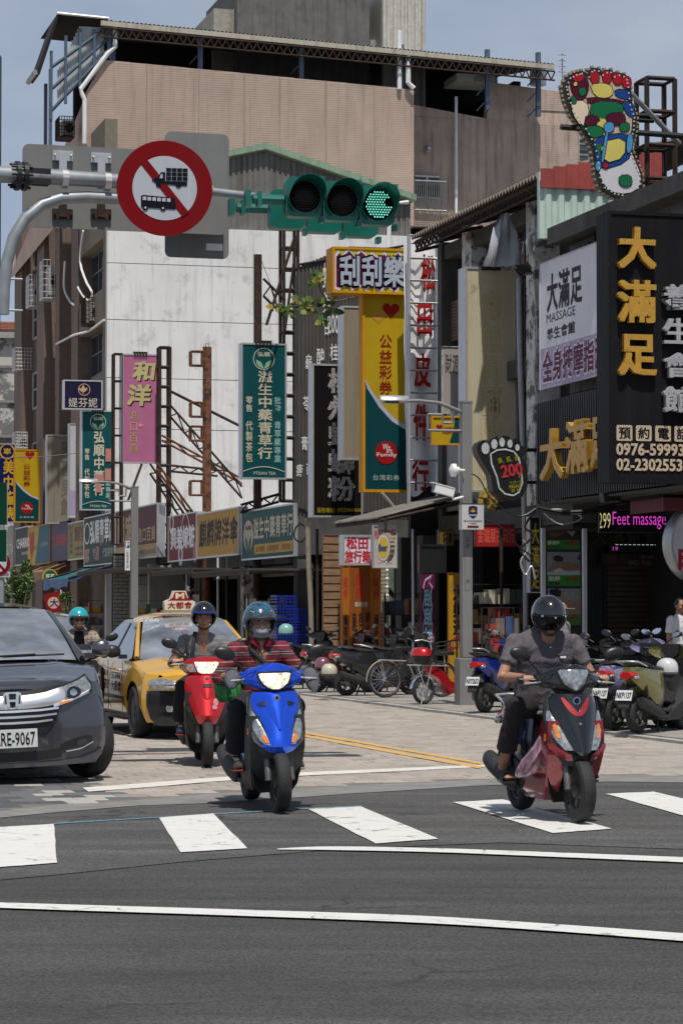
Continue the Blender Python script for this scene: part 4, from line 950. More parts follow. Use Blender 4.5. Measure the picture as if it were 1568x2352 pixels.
# massage banner on the street side wall
p=[pV(1240,608,15.2),pV(1240,897,15.2),pV(1400,700,15.2)]
s_=Sign('white and lilac vinyl massage banner on the dark wall','V',15.5,1240,1402,606,897,C_(238,238,242,streak=.05),.02,C_(200,200,205),fw=.012,name='vinyl_banner',cat='banner')
s_.poly([(.0,.68),(1,.68),(1,1),(0,1)],C_(200,182,212)).t('大滿足',(.1,.1,.62,.42),C_(50,30,45),bold=.03)
s_.t('MASSAGE',(.1,.42,.52,.49),C_(50,45,50)).t('養生會館',(.1,.53,.52,.63),C_(50,45,55),bold=.02)
s_.t('全身按摩指油',(.03,.69,.95,.97),C_(240,232,245),bold=.08).t('全身按摩指油',(.04,.7,.94,.96),C_(110,30,72),bold=.03)
s_.tt([('足',(.82,.12,.99,.24))],C_(175,170,180)).tt([('Fe',(.84,.31,.98,.41))],C_(110,110,150)).tt([('足裏',(.82,.46,1.0,.56))],C_(90,88,100))
# gold channel letters on the ribbed fascia
gold3=mat('gold_letter_metal',(.50,.27,.035),.42,.15,var=.15,scale=8,spots=(30,.6,.05,.6),spotc=(.75,.55,.2)); 
goldside=gold3
o=sthing('channel_letters','three large gold channel letters on the black ribbed fascia','sign letters',15.08,uF(1244,15.25))
o.rotation_euler=(0,0,A-PI/2); OFF.pop(o)
def letter3(parent,ch,x0,z0,x1,z1,y,m,ext,name='letter',bold=.02,bulbs=True):
    b=MB(m); b.text(ch,x0,z0,x1,z1,y,bold=bold,ext=ext); return b.build(name,parent)
u0_=uF(1244,15.25)
for ch,xa,xb,ya,yb in (('大',1244,1300,985,1110),('滿',1303,1357,965,1096),('足',1360,1412,950,1082)):
    ua,z0_=pV(xa,yb,14.98); ub_,_=pV(xb,yb,14.98); z1_=pV(xa,ya,14.98)[1]
    letter3(o,ch,u0_-ua,z0_,u0_-ub_,z1_,-.10,gold3,.06,bold=.03)
# big black sign
s_=Sign('huge black projecting sign with gold and white studded letters and phone numbers','U',36.4,1397,1600,484,1108,mat('black_sign_sheet',(.006,.006,.008),.6,spec=.2,var=.3,scale=2,streak=.15),.5,mat('black_sign_box',(.006,.006,.008),.6,spec=.2,var=.3),fw=.05)
B_=s_
W_,H_=s_.w,s_.h
xx=lambda x:(x-1397)/(1600-1397); yy=lambda y:(y-484)/(1108-484)
for ch,ya,yb in (('大',518,620),('滿',640,745),('足',760,866)):
    x0,z0,x1,z1=s_._xy((xx(1414),yy(ya),xx(1504),yy(yb))); letter3(s_.o,ch,x0,z0,x1,z1,-.06,gold3,.05,bold=.04)
silver=mat('silver_letter_metal',(.42,.42,.44),.4,.2,var=.15,spots=(30,.6,.05,.6),spotc=(.8,.8,.8))
for ch,ya,yb in (('養',648,712),('生',726,792),('會',806,868),('館',884,948)):
    x0,z0,x1,z1=s_._xy((xx(1516),yy(ya),xx(1588),yy(yb))); letter3(s_.o,ch,x0,z0,x1,z1,-.06,silver,.05,bold=.03)
pale=C_(210,190,165); 
for i,ch in enumerate('預約電話'):
    x=1415+44*i; s_.poly([(xx(x+a),yy(b)) for a,b in ((2,976),(34,976),(36,979),(36,1009),(34,1012),(2,1012),(0,1009),(0,979))],pale).t(ch,(xx(x+4),yy(979),xx(x+33),yy(1009)),C_(15,14,16),bold=.02)
s_.t('0976-599931',(xx(1414),yy(1018),xx(1581),yy(1045)),pale,bold=.035).t('02-23025532',(xx(1414),yy(1053),xx(1581),yy(1080)),pale,bold=.035)
# the two foot signs
def foot_outline():
    return [(1303,175),(1320,166),(1336,162),(1350,170),(1352,160),(1362,155),(1376,157),(1384,166),(1390,160),(1404,160),(1412,170),(1420,166),(1434,170),(1444,180),(1448,200),(1452,240),(1462,270),(1460,300),(1450,340),(1462,370),(1474,400),(1476,425),(1462,448),(1436,458),(1408,452),(1382,436),(1370,410),(1366,375),(1358,335),(1338,300),(1312,262),(1298,228),(1292,198)]
UFt=41.
def toU(pts,u,v0,z0): return [(lambda q:(q[0]-v0,q[1]-z0))(pU(x,y,u)) for x,y in pts]
v0,z0=pU(1420,458,UFt)
o=thing('foot_sign','tall foot shaped reflexology sign covered in coloured zones above the roofs','sign',W(v0,UFt,z0),A)
fo=toU(foot_outline(),UFt,v0,z0)
ccw=lambda p:p if sum(a[0]*b[1]-b[0]*a[1] for a,b in zip(p,p[1:]+p[:1]))>0 else p[::-1]
fo=ccw(fo)
cx=sum(p[0] for p in fo)/len(fo)
def inset(P,d):
    out=[]; n=len(P)
    for i in range(n):
        a,b,c=P[i-1],P[i],P[(i+1)%n]; tx,ty=c[0]-a[0],c[1]-a[1]; l=math.hypot(tx,ty) or 1; out.append((b[0]-ty/l*d,b[1]+tx/l*d))
    return out
m=MB(blackm); m.prism(fo,0,.22); m.build('casing',o)
fi=inset(fo,.09); m=MB(C_(205,185,160)); m.add([(x,-.004,z) for x,z in fi],[tuple(range(len(fi)))]); m.build('face',o)
def zone(pts,c,k=1,smooth_=True):
    q=ccw(toU(pts,UFt,v0,z0))
    if smooth_ and len(q)>3:      # round the corners
        r=[]
        for a,b in zip(q,q[1:]+q[:1]): r+=[(a[0]*.75+b[0]*.25,a[1]*.75+b[1]*.25),(a[0]*.25+b[0]*.75,a[1]*.25+b[1]*.75)]
        q=r
    ln=inset(q,-.014); MB(C_(30,28,30)).add([(x,-.0045-.003*k,z) for x,z in ln],[tuple(range(len(ln)))]).build('zone_outline',o)
    MB(C_(*c)).add([(x,-.006-.003*k,z) for x,z in q],[tuple(range(len(q)))]).build('zone',o)
gr=(25,110,70); yl=(220,205,110); bl_=(30,70,140); lb=(80,155,205); mr=(85,20,45); rd=(175,25,45); wh=(215,215,218)
zone([(1364,340),(1440,330),(1452,360),(1470,400),(1468,430),(1440,446),(1400,440),(1378,412)],wh,0)
zone([(1310,180),(1345,176),(1352,200),(1340,232),(1318,225),(1308,200)],mr,1); zone([(1313,170),(1340,168),(1338,186),(1316,188)],rd,2)
for a,b in ((1352,163),(1380,163),(1404,167),(1425,175)): zone([(a,b),(a+22,b+2),(a+22,b+28),(a+4,b+28)],rd,3)
zone([(1326,205),(1342,200),(1345,216),(1332,222)],gr,3); zone([(1316,190),(1323,188),(1324,197),(1316,198)],yl,4)
zone([(1352,192),(1400,192),(1408,215),(1392,226),(1365,222)],yl,2); zone([(1410,205),(1446,208),(1444,230),(1412,222)],bl_,2)
zone([(1344,222),(1440,232),(1428,246),(1350,240)],mr,1); zone([(1310,232),(1345,232),(1352,262),(1334,292),(1314,262)],(225,205,180),2)
zone([(1358,232),(1430,236),(1428,262),(1390,276),(1352,268)],gr,3); zone([(1424,232),(1452,236),(1458,270),(1440,266)],bl_,3)
zone([(1310,222),(1320,222),(1322,238),(1312,240)],gr,3); zone([(1345,262),(1380,272),(1362,288),(1340,290)],mr,4)
zone([(1392,262),(1430,258),(1436,280),(1410,290),(1390,280)],mr,4); zone([(1358,270),(1392,272),(1396,292),(1376,296)],yl,3)
zone([(1338,292),(1380,288),(1384,312),(1356,318)],gr,4); zone([(1384,284),(1406,280),(1408,302),(1388,306)],lb,6)
zone([(1420,285),(1442,280),(1444,300),(1424,304)],gr,4); zone([(1362,316),(1442,304),(1450,336),(1440,372),(1376,392),(1366,360)],bl_,2)
zone([(1376,328),(1434,316),(1432,362),(1386,376)],yl,5); zone([(1440,306),(1452,312),(1448,350),(1436,352)],lb,6)
zone([(1389,304),(1395,304),(1384,372),(1378,374)],lb,6); zone([(1366,332),(1380,330),(1374,366)],gr,3); zone([(1366,372),(1378,370),(1376,392),(1367,392)],lb,4)
zone([(1382,376),(1394,374),(1394,386),(1384,386)],rd,6); zone([(1420,404),(1446,402),(1450,424),(1434,430),(1420,422)],gr,6)
# bulb sockets round the rim
bb=MB(mat('brass_bulb_socket',(.35,.27,.15),.5,.4,var=.3)); bw=MB(mat('bulb_dots',(.55,.55,.5),.4)); n=len(fo)
dense=[]
for a,b in zip(fo,fo[1:]+fo[:1]):
    l=math.hypot(b[0]-a[0],b[1]-a[1]); k=max(1,round(l/.085))
    for i in range(k): dense.append((a[0]+(b[0]-a[0])*i/k,a[1]+(b[1]-a[1])*i/k))
di=inset(dense,-.02)
for j,p in enumerate(di): bb.bx(p[0]-.025,p[0]+.025,.03,.12,p[1]-.02,p[1]+.02)
for p in inset(dense,.055): bw.bx(p[0]-.012,p[0]+.012,-.02,0,p[1]-.012,p[1]+.012)
bb.build('bulb_socket',o,kind='stuff'); bw.build('rim_dots',o,kind='stuff')
MB(blackm).tube([(fo[0][0],.12,1.2),(1.3,.14,1.15)],.05).build('arm',o)
# small black foot sign
pts2=[(1098,1018),(1112,1010),(1120,1020),(1126,1008),(1140,1002),(1148,1012),(1154,1000),(1168,1002),(1174,1014),(1182,1006),(1194,1012),(1196,1024),(1206,1024),(1208,1038),(1200,1050),(1210,1075),(1212,1110),(1200,1140),(1180,1150),(1152,1146),(1132,1128),(1126,1090),(1112,1068),(1098,1045),(1094,1030)]
v0,z0=pU(1165,1150,45.6)
o=thing('foot_sign','black footprint shaped sign reading 200 in red beside the drain pipe','sign',W(v0,45.6,z0),A)
f2=ccw([(lambda q:(q[0]-v0,q[1]-z0))(pU(x,y,45.6)) for x,y in pts2]); MB(blackm).prism(f2,0,.3).build('casing',o)
lt=mat('studded_white_print',(.55,.56,.58),.5,spots=(40,.52,.05,.5),spotc=(.1,.1,.1))
def l2(x,y): q=pU(x,y,45.6); return q[0]-v0,q[1]-z0
for x,y,rx,ry in ((1114,1030,10,14),(1134,1020,8,12),(1152,1016,7,11),(1170,1019,6.5,10),(1187,1028,5.5,8)):
    c=l2(x,y); sc=.0076; MB(lt).add([(c[0]+rx*sc*cos(2*PI*i/20),-.01,c[1]+ry*sc*sin(2*PI*i/20)) for i in range(20)],[tuple(range(20))]).build('toe_print',o)
ring=[(1124,1042),(1140,1032),(1160,1030),(1180,1036),(1192,1052),(1198,1080),(1200,1110),(1192,1132),(1178,1140),(1158,1136),(1144,1122),(1138,1095),(1126,1065)]
r1=[l2(*p) for p in ring]; r2=ccw(r1); r3=inset(r2,.03); nn_=len(r2)
MB(lt).add([(x,-.01,z) for x,z in r2]+[(x,-.01,z) for x,z in r3],[(i,(i+1)%nn_,nn_+(i+1)%nn_,nn_+i) for i in range(nn_)]).build('rim_print',o)
def tx(t,x0,y0,x1,y1,m,rot=.16,**k):
    a=l2(x0,y1); b=l2(x1,y0); q=MB(m); q.text(t,a[0],a[1],b[0],b[1],-.014,**k); cx,cz=(a[0]+b[0])/2,(a[1]+b[1])/2
    q.v=[(cx+(p[0]-cx)*cos(rot)-(p[2]-cz)*sin(rot),p[1],cz+(p[0]-cx)*sin(rot)+(p[2]-cz)*cos(rot)) for p in q.v]; q.build('lettering',o)
tx('200',1150,1066,1198,1094,C_(200,60,70),bold=.03); tx('頭、頸、肩',1142,1048,1190,1062,C_(190,180,40)); tx('から',1188,1090,1200,1098,C_(190,180,40))
tx('マッサージ',1168,1103,1196,1112,C_(190,180,40)); tx('MASSAGE',1168,1113,1196,1121,C_(190,180,40)); tx('足體・推拿',1172,1122,1194,1130,C_(190,180,40))
MB(blackm).tube([(f2[0][0]*0+.25,.15,.95),(.75,.15,.95)],.035).tube([(.25,.15,.35),(.8,.15,.35)],.03).build('arm',o,kind='stuff')
# street side fascia signs
def fas(label,x0,x1,yt,yb,face,v=15.2,**k): return Sign(label,'V',v,x0,x1,yt,yb,face,k.pop('depth',.25),k.pop('case',alu),**k)
s_=fas('dark green jeweller fascia sign with white latin letters at the far left',36,66,1214,1300,C_(42,56,50)).t('CHARRIOL',(.1,.3,1.2,.55),whitep,bold=.03).t('MONTRE',(.5,.66,.95,.74),whitep)
s_=fas('yellow and blue lottery fascia sign with orange end panel',66,116,1212,1300,C_(196,172,60),case=orangeF,depth=.5); s_.poly([(.5,.03),(.97,.03),(.97,.97),(.3,.97),(.42,.6)],C_(40,110,130)).heart(.16,.45,.12,C_(180,50,50)).t('公益彩券',(.14,.48,.42,.62),C_(160,80,40)).t('台灣彩券',(.58,.44,.9,.56),C_(210,215,210))
s_=fas('limp purple cloth sign with red characters',118,156,1204,1291,C_(80,70,105,var=.2),case=C_(70,60,95),fw=.02).t('包金利時',(.06,.3,.96,.62),C_(190,60,50),bold=.03)
s_=fas('thin pale yellow fascia sign with brown characters',157,194,1202,1288,C_(150,140,80)).t('順春堂',(.42,.1,.98,.55),C_(130,60,50),bold=.03).tt([('批發零售',(.12,.25,.3,.85),'v'),('中藥青草',(.42,.65,.98,.76)),('代製茶包',(.42,.82,.98,.9))],C_(70,70,50),bold=.01).t('SCT',(.08,.08,.34,.18),C_(150,60,50))
s_=fas('dark green herbal fascia sign with large white brush characters',194,264,1190,1302,C_(28,62,46,streak=.2)).t('弘順青草店',(.2,.06,.98,.58),whitep,bold=.035).disc(.1,.33,.1,whitep,inner=.85,ry=.22).tt([('零售',(.06,.64,.2,.9),'v'),('批發',(.28,.64,.46,.9),'v'),('代製茶包',(.62,.66,.96,.86))],C_(185,190,170),bold=.015)
s_.poly([(.03,.64),(.14,.64),(.14,.92),(.03,.92)],pv,'patch').poly([(.4,.62),(.52,.62),(.52,.9),(.4,.9)],pv,'patch').poly([(.55,.4),(.62,.4),(.62,.6),(.55,.6)],pv,'patch')
s_=fas('dark red fascia sign with gold writing above a beige strip behind the small lamp post',266,362,1175,1290,C_(98,24,34)); s_.poly([(.02,.76),(.98,.76),(.98,.98),(.02,.98)],C_(190,165,130)).poly([(.02,.735),(.98,.735),(.98,.76),(.02,.76)],gold).t('尚宏',(.04,.1,.46,.66),C_(190,165,120),bold=.05).t('進口百貨',(.56,.4,.96,.7),C_(200,180,140),bold=.02).t('GENERAL MERCHANDISE',(.35,.83,.96,.92),C_(150,120,90))
s_=fas('bright red dowry shop fascia sign with white flower prints',387,452,1186,1292,C_(128,30,32)).t('興美嫁粧',(.08,.24,.94,.76),whitep,bold=.04).disc(.12,.16,.08,whitep,inner=.6).disc(.45,.85,.08,whitep,inner=.5).disc(.62,.3,.13,whitep,inner=.88,ry=.3).disc(.95,.85,.07,C_(190,120,120))
s_=fas('yellow umbrella shop fascia sign with black brush characters',453,549,1180,1284,C_(205,158,55)).t('麒麟牌洋傘',(.05,.16,.97,.78),C_(18,14,12),bold=.03,shear=.05)
s_=fas('green herbal tea fascia sign with oval leaf emblem and yellow strip',556,676,1175,1288,C_(18,88,80)).disc(.13,.5,.105,C_(175,60,50),ry=.32).disc(.13,.5,.097,cream,ry=.30).leaves(.13,.58,.07,C_(30,90,60)).t('弘順',(.07,.3,.19,.4),C_(170,60,50),bold=.03).t('溢生中藥青草行',(.24,.16,.98,.62),cream,bold=.035).poly([(.26,.72),(.27,.7),(.97,.7),(.98,.72),(.98,.88),(.97,.9),(.27,.9),(.26,.88)],C_(205,165,60)).t('批發零售 青草藥專業 代製茶包',(.29,.74,.95,.86),C_(140,50,40),bold=.01)
# signs under the canopy and shopfront panels facing down the street
s_=Sign('white hanging sign with red suitcase shop characters','U',51,786,855,1228,1298,CS_(190,192,205),.28,alu).tt([('松田',(.12,.06,.88,.5)),('旅行箱',(.08,.5,.94,.95))],CS_(165,30,40),bold=.05)
s_=Sign('taller white sign with red characters and suitcase drawings behind the bottle cap sign','U',50.6,856,912,1206,1305,CS_(165,163,158),.08,alu,fw=.02).t('松田皮行',(.05,.08,.95,.34),CS_(160,50,50),bold=.03).poly([(.15,.55),(.4,.5),(.45,.85),(.2,.9)],CS_(190,150,145)).poly([(.6,.5),(.85,.55),(.8,.9),(.55,.85)],CS_(190,150,145))
# bottle cap sign
v0,z0=pU(880,1290,48.5); o=thing('bottle_cap_sign','tilted bottle cap shaped sign with yellow face hanging in front of the suitcase signs','sign',W(v0,48.5,z0),A-1.33)
capm=mat('crown_cap_metal',(.45,.38,.3),.35,.6,var=.15); n=42
q=[((.27+(.018 if i%2 else 0))*cos(2*PI*i/n),(.27+(.018 if i%2 else 0))*sin(2*PI*i/n)+.27) for i in range(n)]
MB(capm).prism(q,0,.1).build('rim',o)
MB(CS_(220,218,210)).add([(.25*cos(2*PI*i/30),-.003,.27+.25*sin(2*PI*i/30)) for i in range(30)],[tuple(range(30))]).build('face',o)
MB(CS_(215,175,40)).add([(.21*cos(2*PI*i/30),-.006,.27+.21*sin(2*PI*i/30)) for i in range(30)],[tuple(range(30))]).build('print',o)
MB(CS_(30,50,120)).text('Beer',-.17,.2,.17,.34,-.009,bold=.04).build('lettering',o)
m=MB(darkrust); m.bar((0,.05,.54),(0,.05,.85),.04); m.build('hanger',o)
o2=thing('charm_string','string of small white charms hanging under the bottle cap sign','ornament',W(v0+.05,48.4,z0-.75),A); m=MB(whitep)
for k in range(5): m.ell((0,0,.1+k*.16),(.035,.03,.03),n=6,k=4)
m.tube([(0,0,.05),(0,0,.95)],.006,n=4); m.build('charms',o2,kind='stuff')
org=CS_(150,85,20,var=.2,streak=.3)
for x0,x1,l in ((786,802,'left narrow orange pillar panel with black noodle writing'),(854,874,'right narrow orange pillar panel with black noodle writing')):
    s_=Sign(l,'U',52.0,x0,x1,1298,1560,org,.2,org,fw=.01,name='pillar_panel').t('艋舺',(.2,.1,.8,.3),CS_(150,40,20),'v',bold=.02).t('龜苓膏米粉',(.2,.42,.8,.98),CS_(30,20,15),'v',bold=.02)
s_=Sign('wide orange wall panel with columns of black food characters','U',52.2,803,853,1298,1560,CS_(125,68,16,var=.2,streak=.3),.15,org,fw=.01,name='wall_panel').t('艋舺',(.25,.06,.75,.3),CS_(150,40,20),'v',bold=.03).t('韋晴雯',(.2,.32,.85,.37),CS_(190,185,180)).tt([('龜苓膏',(.1,.4,.32,.98),'v'),('桂林米粉',(.4,.4,.62,.98),'v'),('柳州螺螄粉',(.7,.4,.92,.98),'v')],CS_(25,18,12),bold=.02)
s_=Sign('timber board wall left of the orange panels','U',52.6,742,786,1228,1560,wood,.1,wood,fw=.01,name='timber_wall',cat='wall')
for k in range(18): z=.02+k*(s_.h-.04)/18; MB(wood).bx(0,s_.w,-.045+ru(-.006,.006),-.005,z,z+(s_.h-.04)/18-.03).build('board',s_.o)
s_=Sign('small yellow surveillance notice on the timber wall','U',52.4,778,790,1422,1462,CS_(165,140,50),.01,blackp,fw=.008,name='notice').disc(.5,.5,.33,blackp,inner=.8).t('監視錄影',(.1,.08,.9,.2),blackp).t('監視錄影中',(.1,.78,.9,.9),blackp)
s_=Sign('purple scratch card banner strip with pale blue characters','U',49.5,966,998,1312,1490,CS_(78,18,58),.05,CS_(70,16,52),fw=.01,name='banner')
s_.poly([(.3,.1),(.8,.04),(.62,.14),(.85,.2),(.72,.35),(.86,.45),(.72,.6),(.86,.7),(.75,.95),(.2,.95),(.12,.7),(.28,.6),(.12,.45),(.28,.3),(.15,.2)],CS_(180,150,180)).poly([(.33,.13),(.7,.08),(.58,.15),(.78,.21),(.66,.35),(.8,.46),(.66,.6),(.8,.7),(.7,.93),(.24,.93),(.18,.7),(.34,.6),(.18,.46),(.34,.3),(.22,.2)],CS_(78,18,58)).t('刮刮樂',(.24,.22,.8,.95),CS_(130,180,195),'v',bold=.05)
s_=Sign('dark yellow lottery shop banner behind the lamp post','U',49.3,1028,1062,1315,1575,CS_(165,120,20,var=.15),.05,CS_(120,85,20),fw=.01,name='banner')
s_.disc(.6,.13,.45,CS_(150,110,40)).t('大樂透',(.35,.1,.98,.56),CS_(25,12,14),'v',bold=.05).poly([(.02,.62),(.98,.52),(.98,.64),(.02,.7)],CS_(140,40,25)).t('歡迎光臨',(.2,.6,.95,.66),CS_(190,180,60))
s_=Sign('blank black box hanging over the purple banner','U',49,962,1024,1250,1316,blackp,.12,blackp,name='display_box',cat='display')
s_=Sign('dim yellow sign with dark characters above the black box','U',50,1006,1042,1216,1254,CS_(95,75,25),.1,blackp,fw=.01).t('錢來',(.3,.1,.9,.9),CS_(20,14,8),bold=.04)
s_=Sign('red antique shop sign with gold characters under the black foot sign','U',47.8,1090,1184,1204,1256,CS_(140,26,34),.1,CS_(90,18,22),fw=.015).t('金瑞展古玩行',(.06,.15,.97,.85),CS_(185,75,60),bold=.03)
s_=Sign('narrow black column sign with three yellow characters beside the posters','U',46.2,1215,1241,1186,1362,CS_(16,15,16),.2,alu,fw=.02).t('大滿足',(.2,.08,.88,.96),CS_(190,165,40),'v',bold=.02)
# poster column
s_=Sign('tall black framed poster column with massage photos and green price bands','U',46.0,1252,1334,1188,1500,blackp,.15,blackp,fw=.03,name='poster_column')
skin_=CS_(150,115,95); gp=CS_(45,120,30)
def L4(ya,yb): return ((ya-1188)/312,(yb-1188)/312)
for ya,yb,yc,t1,t2,pr,k in ((1191,1240,1261,'修凍甲','足の爪きり','一顆',0),(1268,1321,1346,'刮痧','刮痧','30分',1),(1352,1411,1436,'拔罐','カッピング','30分',2),(1441,1497,1498,'','','',3)):
    a,b=L4(ya,yb); c=L4(ya,yc)[1]; h=b-a
    s_.poly([(.04,a),(.96,a),(.96,b),(.04,b)],CS_(*((45,35,32),(120,122,126),(130,130,130),(40,32,28))[k]))
    P=lambda pts:[(x,a+h*z) for x,z in pts]
    if k==0: s_.poly(P([(.05,.1),(.35,.05),(.5,.3),(.7,.5),(.5,.75),(.3,.9),(.1,.8)]),CS_(95,65,55),'picture').poly(P([(.6,.6),(.85,.25),(.95,.35),(.75,.85)]),CS_(150,150,150),'picture').poly(P([(.75,.1),(.96,.2),(.96,.5),(.8,.5)]),CS_(110,75,62),'picture')
    if k==1: s_.poly(P([(.05,.8),(.2,.5),(.3,.42),(.6,.42),(.95,.5),(.95,.75),(.3,.82)]),CS_(125,95,75),'picture').poly(P([(.2,.2),(.35,.12),(.5,.25),(.48,.4),(.3,.42),(.22,.35)]),CS_(25,18,16),'picture').poly(P([(.2,.8),(.4,.68),(.55,.85),(.3,.95)]),CS_(170,170,172),'picture').poly(P([(.04,.88),(.96,.8),(.96,1.),(.04,1.)]),CS_(165,165,170),'picture').poly(P([(.86,.3),(.96,.05),(.96,.35)]),CS_(60,40,35),'picture')
    if k==2:
        s_.poly(P([(.25,.25),(.45,.2),(.5,.4),(.75,.5),(.96,.6),(.96,1),(.5,1),(.4,.65),(.25,.6)]),skin_,'picture').poly(P([(.08,.05),(.3,.0),(.42,.1),(.4,.3),(.2,.35),(.1,.2)]),CS_(15,12,12),'picture')
        for x,z in ((.55,.2),(.72,.25),(.62,.38),(.78,.42),(.9,.35)): s_.disc(x,a+h*z,.05,CS_(160,155,120),inner=.6)
    if k==3: s_.poly(P([(.5,.2),(.8,.1),(.95,.5),(.6,.8)]),CS_(70,48,36),'picture')
    if t1:
        s_.poly([(.04,b),(.96,b),(.96,c),(.04,c)],gp); g=c-b
        s_.t(t1,(.06,b+.08*g,.4,b+.55*g),CS_(200,205,190),bold=.02).t(t2,(.06,b+.62*g,.4 if k else .45,b+.95*g),CS_(15,18,10),bold=.02).t(pr,(.5,b+.2*g,.64,b+.55*g),CS_(15,18,10)).t('500',(.66,b+.1*g,.88,b+.55*g),CS_(150,30,30),bold=.04).t('元',(.89,b+.3*g,.95,b+.55*g),CS_(15,18,10))
s_=Sign('long dim black shop sign with dark gold characters over the dark doorway','U',47.0,1348,1600,1214,1254,CS_(18,15,14),.1,blackp,fw=.01).t('大滿足',(.03,.08,.5,.95),CS_(80,66,22),bold=.0).t('頭・肩',(.52,.2,.9,.9),CS_(75,68,62),bold=.02)
s_=Sign('dark green sign with red outlined characters and a phone number plate','U',47.05,1380,1600,1270,1300,CS_(14,22,18),.08,blackp,fw=.008).t('雕玩晶飾器',(.03,.1,.8,.9),CS_(75,32,32),bold=.03).poly([(.26,.05),(.56,.05),(.56,.98),(.26,.98)],CS_(40,15,16)).t('0902-196812',(.28,.55,.55,.92),CS_(130,115,105)).t('張小姐',(.4,.1,.55,.45),CS_(130,115,105))
# LED displays
led=mat('led_magenta',srgb(225,70,200),.5,emit=.9,var=0); ledy=mat('led_warm',srgb(225,215,150),.5,emit=.7,var=0)
s_=Sign('black LED message board reading Feet massage in magenta','U',42.5,1374,1516,1170,1224,C_(20,16,20),.12,blackp,fw=.02,name='led_sign',turn=-.22).t('299',(.0,.14,.18,.8),ledy,bold=-.005,name='lit_text').t('Feet massage',(.21,.1,1.02,.84),led,bold=-.005,name='lit_text')
s_=Sign('small dark LED panel with a dotted coloured strip below the dim sign','U',46.9,1400,1600,1249,1268,blackp,.08,blackp,fw=.006,name='led_sign').t('19',(.03,.35,.09,.8),led,name='lit_text')
m=MB(mat('led_strip',(.6,.8,.7),.5,emit=.8,var=0))
for k in range(18): m.bx(.06*s_.w+k*.05*s_.w,.06*s_.w+(k*.05+.03)*s_.w,-.012,-.008,s_.h*.88,s_.h*.94)
m.build('light_strip',s_.o,kind='stuff')
# round sign and red parasol edge at the right
v0,z0=pU(1590,1336,40.2); o=thing('round_sign','round white light box sign with red and blue characters cut by the right edge','sign',W(v0,40.2,z0),A+.25); r=.62
MB(alu).lathe([(r,0),(r+.03,.05),(r+.03,.2),(r,.25)],None,36,(0,.0,r),'y').build('rim',o,smooth=40)
m=MB(CS_(205,205,212)); m.add([((r-.03)*cos(2*PI*i/40),-.255,r+(r-.03)*sin(2*PI*i/40)) for i in range(40)],[tuple(range(40))]); m.build('face',o)
MB(C_(40,50,110)).text('創意',-.32,r+.22,.1,r+.42,-.262,bold=.03).build('lettering',o); MB(CS_(170,30,40)).text('肉羹',-.52,r-.45,.4,r-.02,-.262,bold=.05).build('lettering',o); MB(C_(20,90,60)).text('喜',-.3,r,-.1,r+.18,-.262,bold=.03).build('lettering',o)
MB(alu).bar((0,.1,2*r),(0,.1,2*r+.5),.05).build('hanger',o)
v0,_=pU(1600,1170,39.6); z0=pU(1523,1174,39.6)[1]; z1=pU(1590,1110,39.6)[1]; o=thing('awning','dark red and white shop awning corner at the right edge','awning',W(v0,39.6,z0),A)
m=MB(C_(190,185,180)); hw=v0-pU(1523,1170,39.6)[0]; hh=z1-z0
m.add([(-hw,0,.22),(hw,0,.22),(hw,1.6,hh),(-hw*.1,1.6,hh)],[(0,1,2,3)]); m.build('canopy_cloth',o)
m=MB(C_(120,60,68)); m.bx(-hw,hw,-.01,0,0,.215); m.bx(-hw,-hw+.01,.01,1.5,0,.215); m.build('valance',o)
# ---------------- street furniture and fittings
class Pl:     # an upright plane through a point, turned about the vertical; gives local (x, offset, z)
    def __init__(s,x,y,Y,yaw,name,label,cat,group=None):
        s.p=pY(x,y,Y); s.yaw=yaw; s.X=Vector((cos(yaw),sin(yaw),0)); s.n=Vector((-sin(yaw),cos(yaw),0))
        s.o=thing(name,label,cat,s.p,yaw,group)
    def at(s,x,y,off=0.):
        d=ray(x,y); k=((s.p-O).dot(s.n)+off)/d.dot(s.n); q=O+d*k-s.p
        return Vector((q.dot(s.X),q.dot(s.n),q.z))
YAW=R(20)
greyp=mat('grey_sign_back',(.19,.19,.185),.6,.2,var=.1,scale=2,streak=.35,streakc=(.1,.098,.095))
tubem=mat('painted_grey_tube',(.27,.29,.31),.45,.3,var=.2,scale=5,spots=(4,.6,.12,.5),spotc=(.15,.16,.17))
a_=Pl(8,400,24.6,YAW,'signal_arm','grey steel traffic signal arm reaching in from the left edge','signal arm')
m=MB(tubem); m.tube([a_.at(-60,398,.0),a_.at(80,404),a_.at(270,416),a_.at(486,440)],[.085,.075,.07,.062],n=14); m.build('arm_tube',a_.o,smooth=40)
m=MB(tubem); m.tube([a_.at(484,440),a_.at(640,458)],[.042,.036],n=12); m.build('arm_tube',a_.o,smooth=40)
m=MB(tubem); m.tube([a_.at(x,y,.02) for x,y in ((8,722),(10,660),(17,600),(32,545),(60,500),(98,470),(140,456),(200,453),(300,458))],.058,n=14); m.build('brace_tube',a_.o,smooth=50)
m=MB(blackm); c0=a_.at(40,404); m.lathe([(.14,-.02),(.14,.02)],None,18,(c0.x,c0.y,c0.z),'x'); m.lathe([(.14,.05),(.14,.09)],None,18,(c0.x,c0.y,c0.z),'x')
for k in range(8): a=2*PI*k/8; m.tube([(c0.x-.07,c0.y+.11*cos(a),c0.z+.11*sin(a)),(c0.x+.13,c0.y+.11*cos(a),c0.z+.11*sin(a))],.014,n=6)
for k in range(4): a=PI/4+PI/2*k; m.box((c0.x+.2,c0.y+.07*cos(a),c0.z+.07*sin(a)),(.22,.05,.05))
m.build('flange',a_.o,kind='stuff')
for x,y in ((148,411),(246,418)): c=a_.at(x,y); MB(alu).lathe([(.09,-.03),(.09,.03)],None,14,tuple(c),'x').build('clamp',a_.o)
m=MB(tubem); 
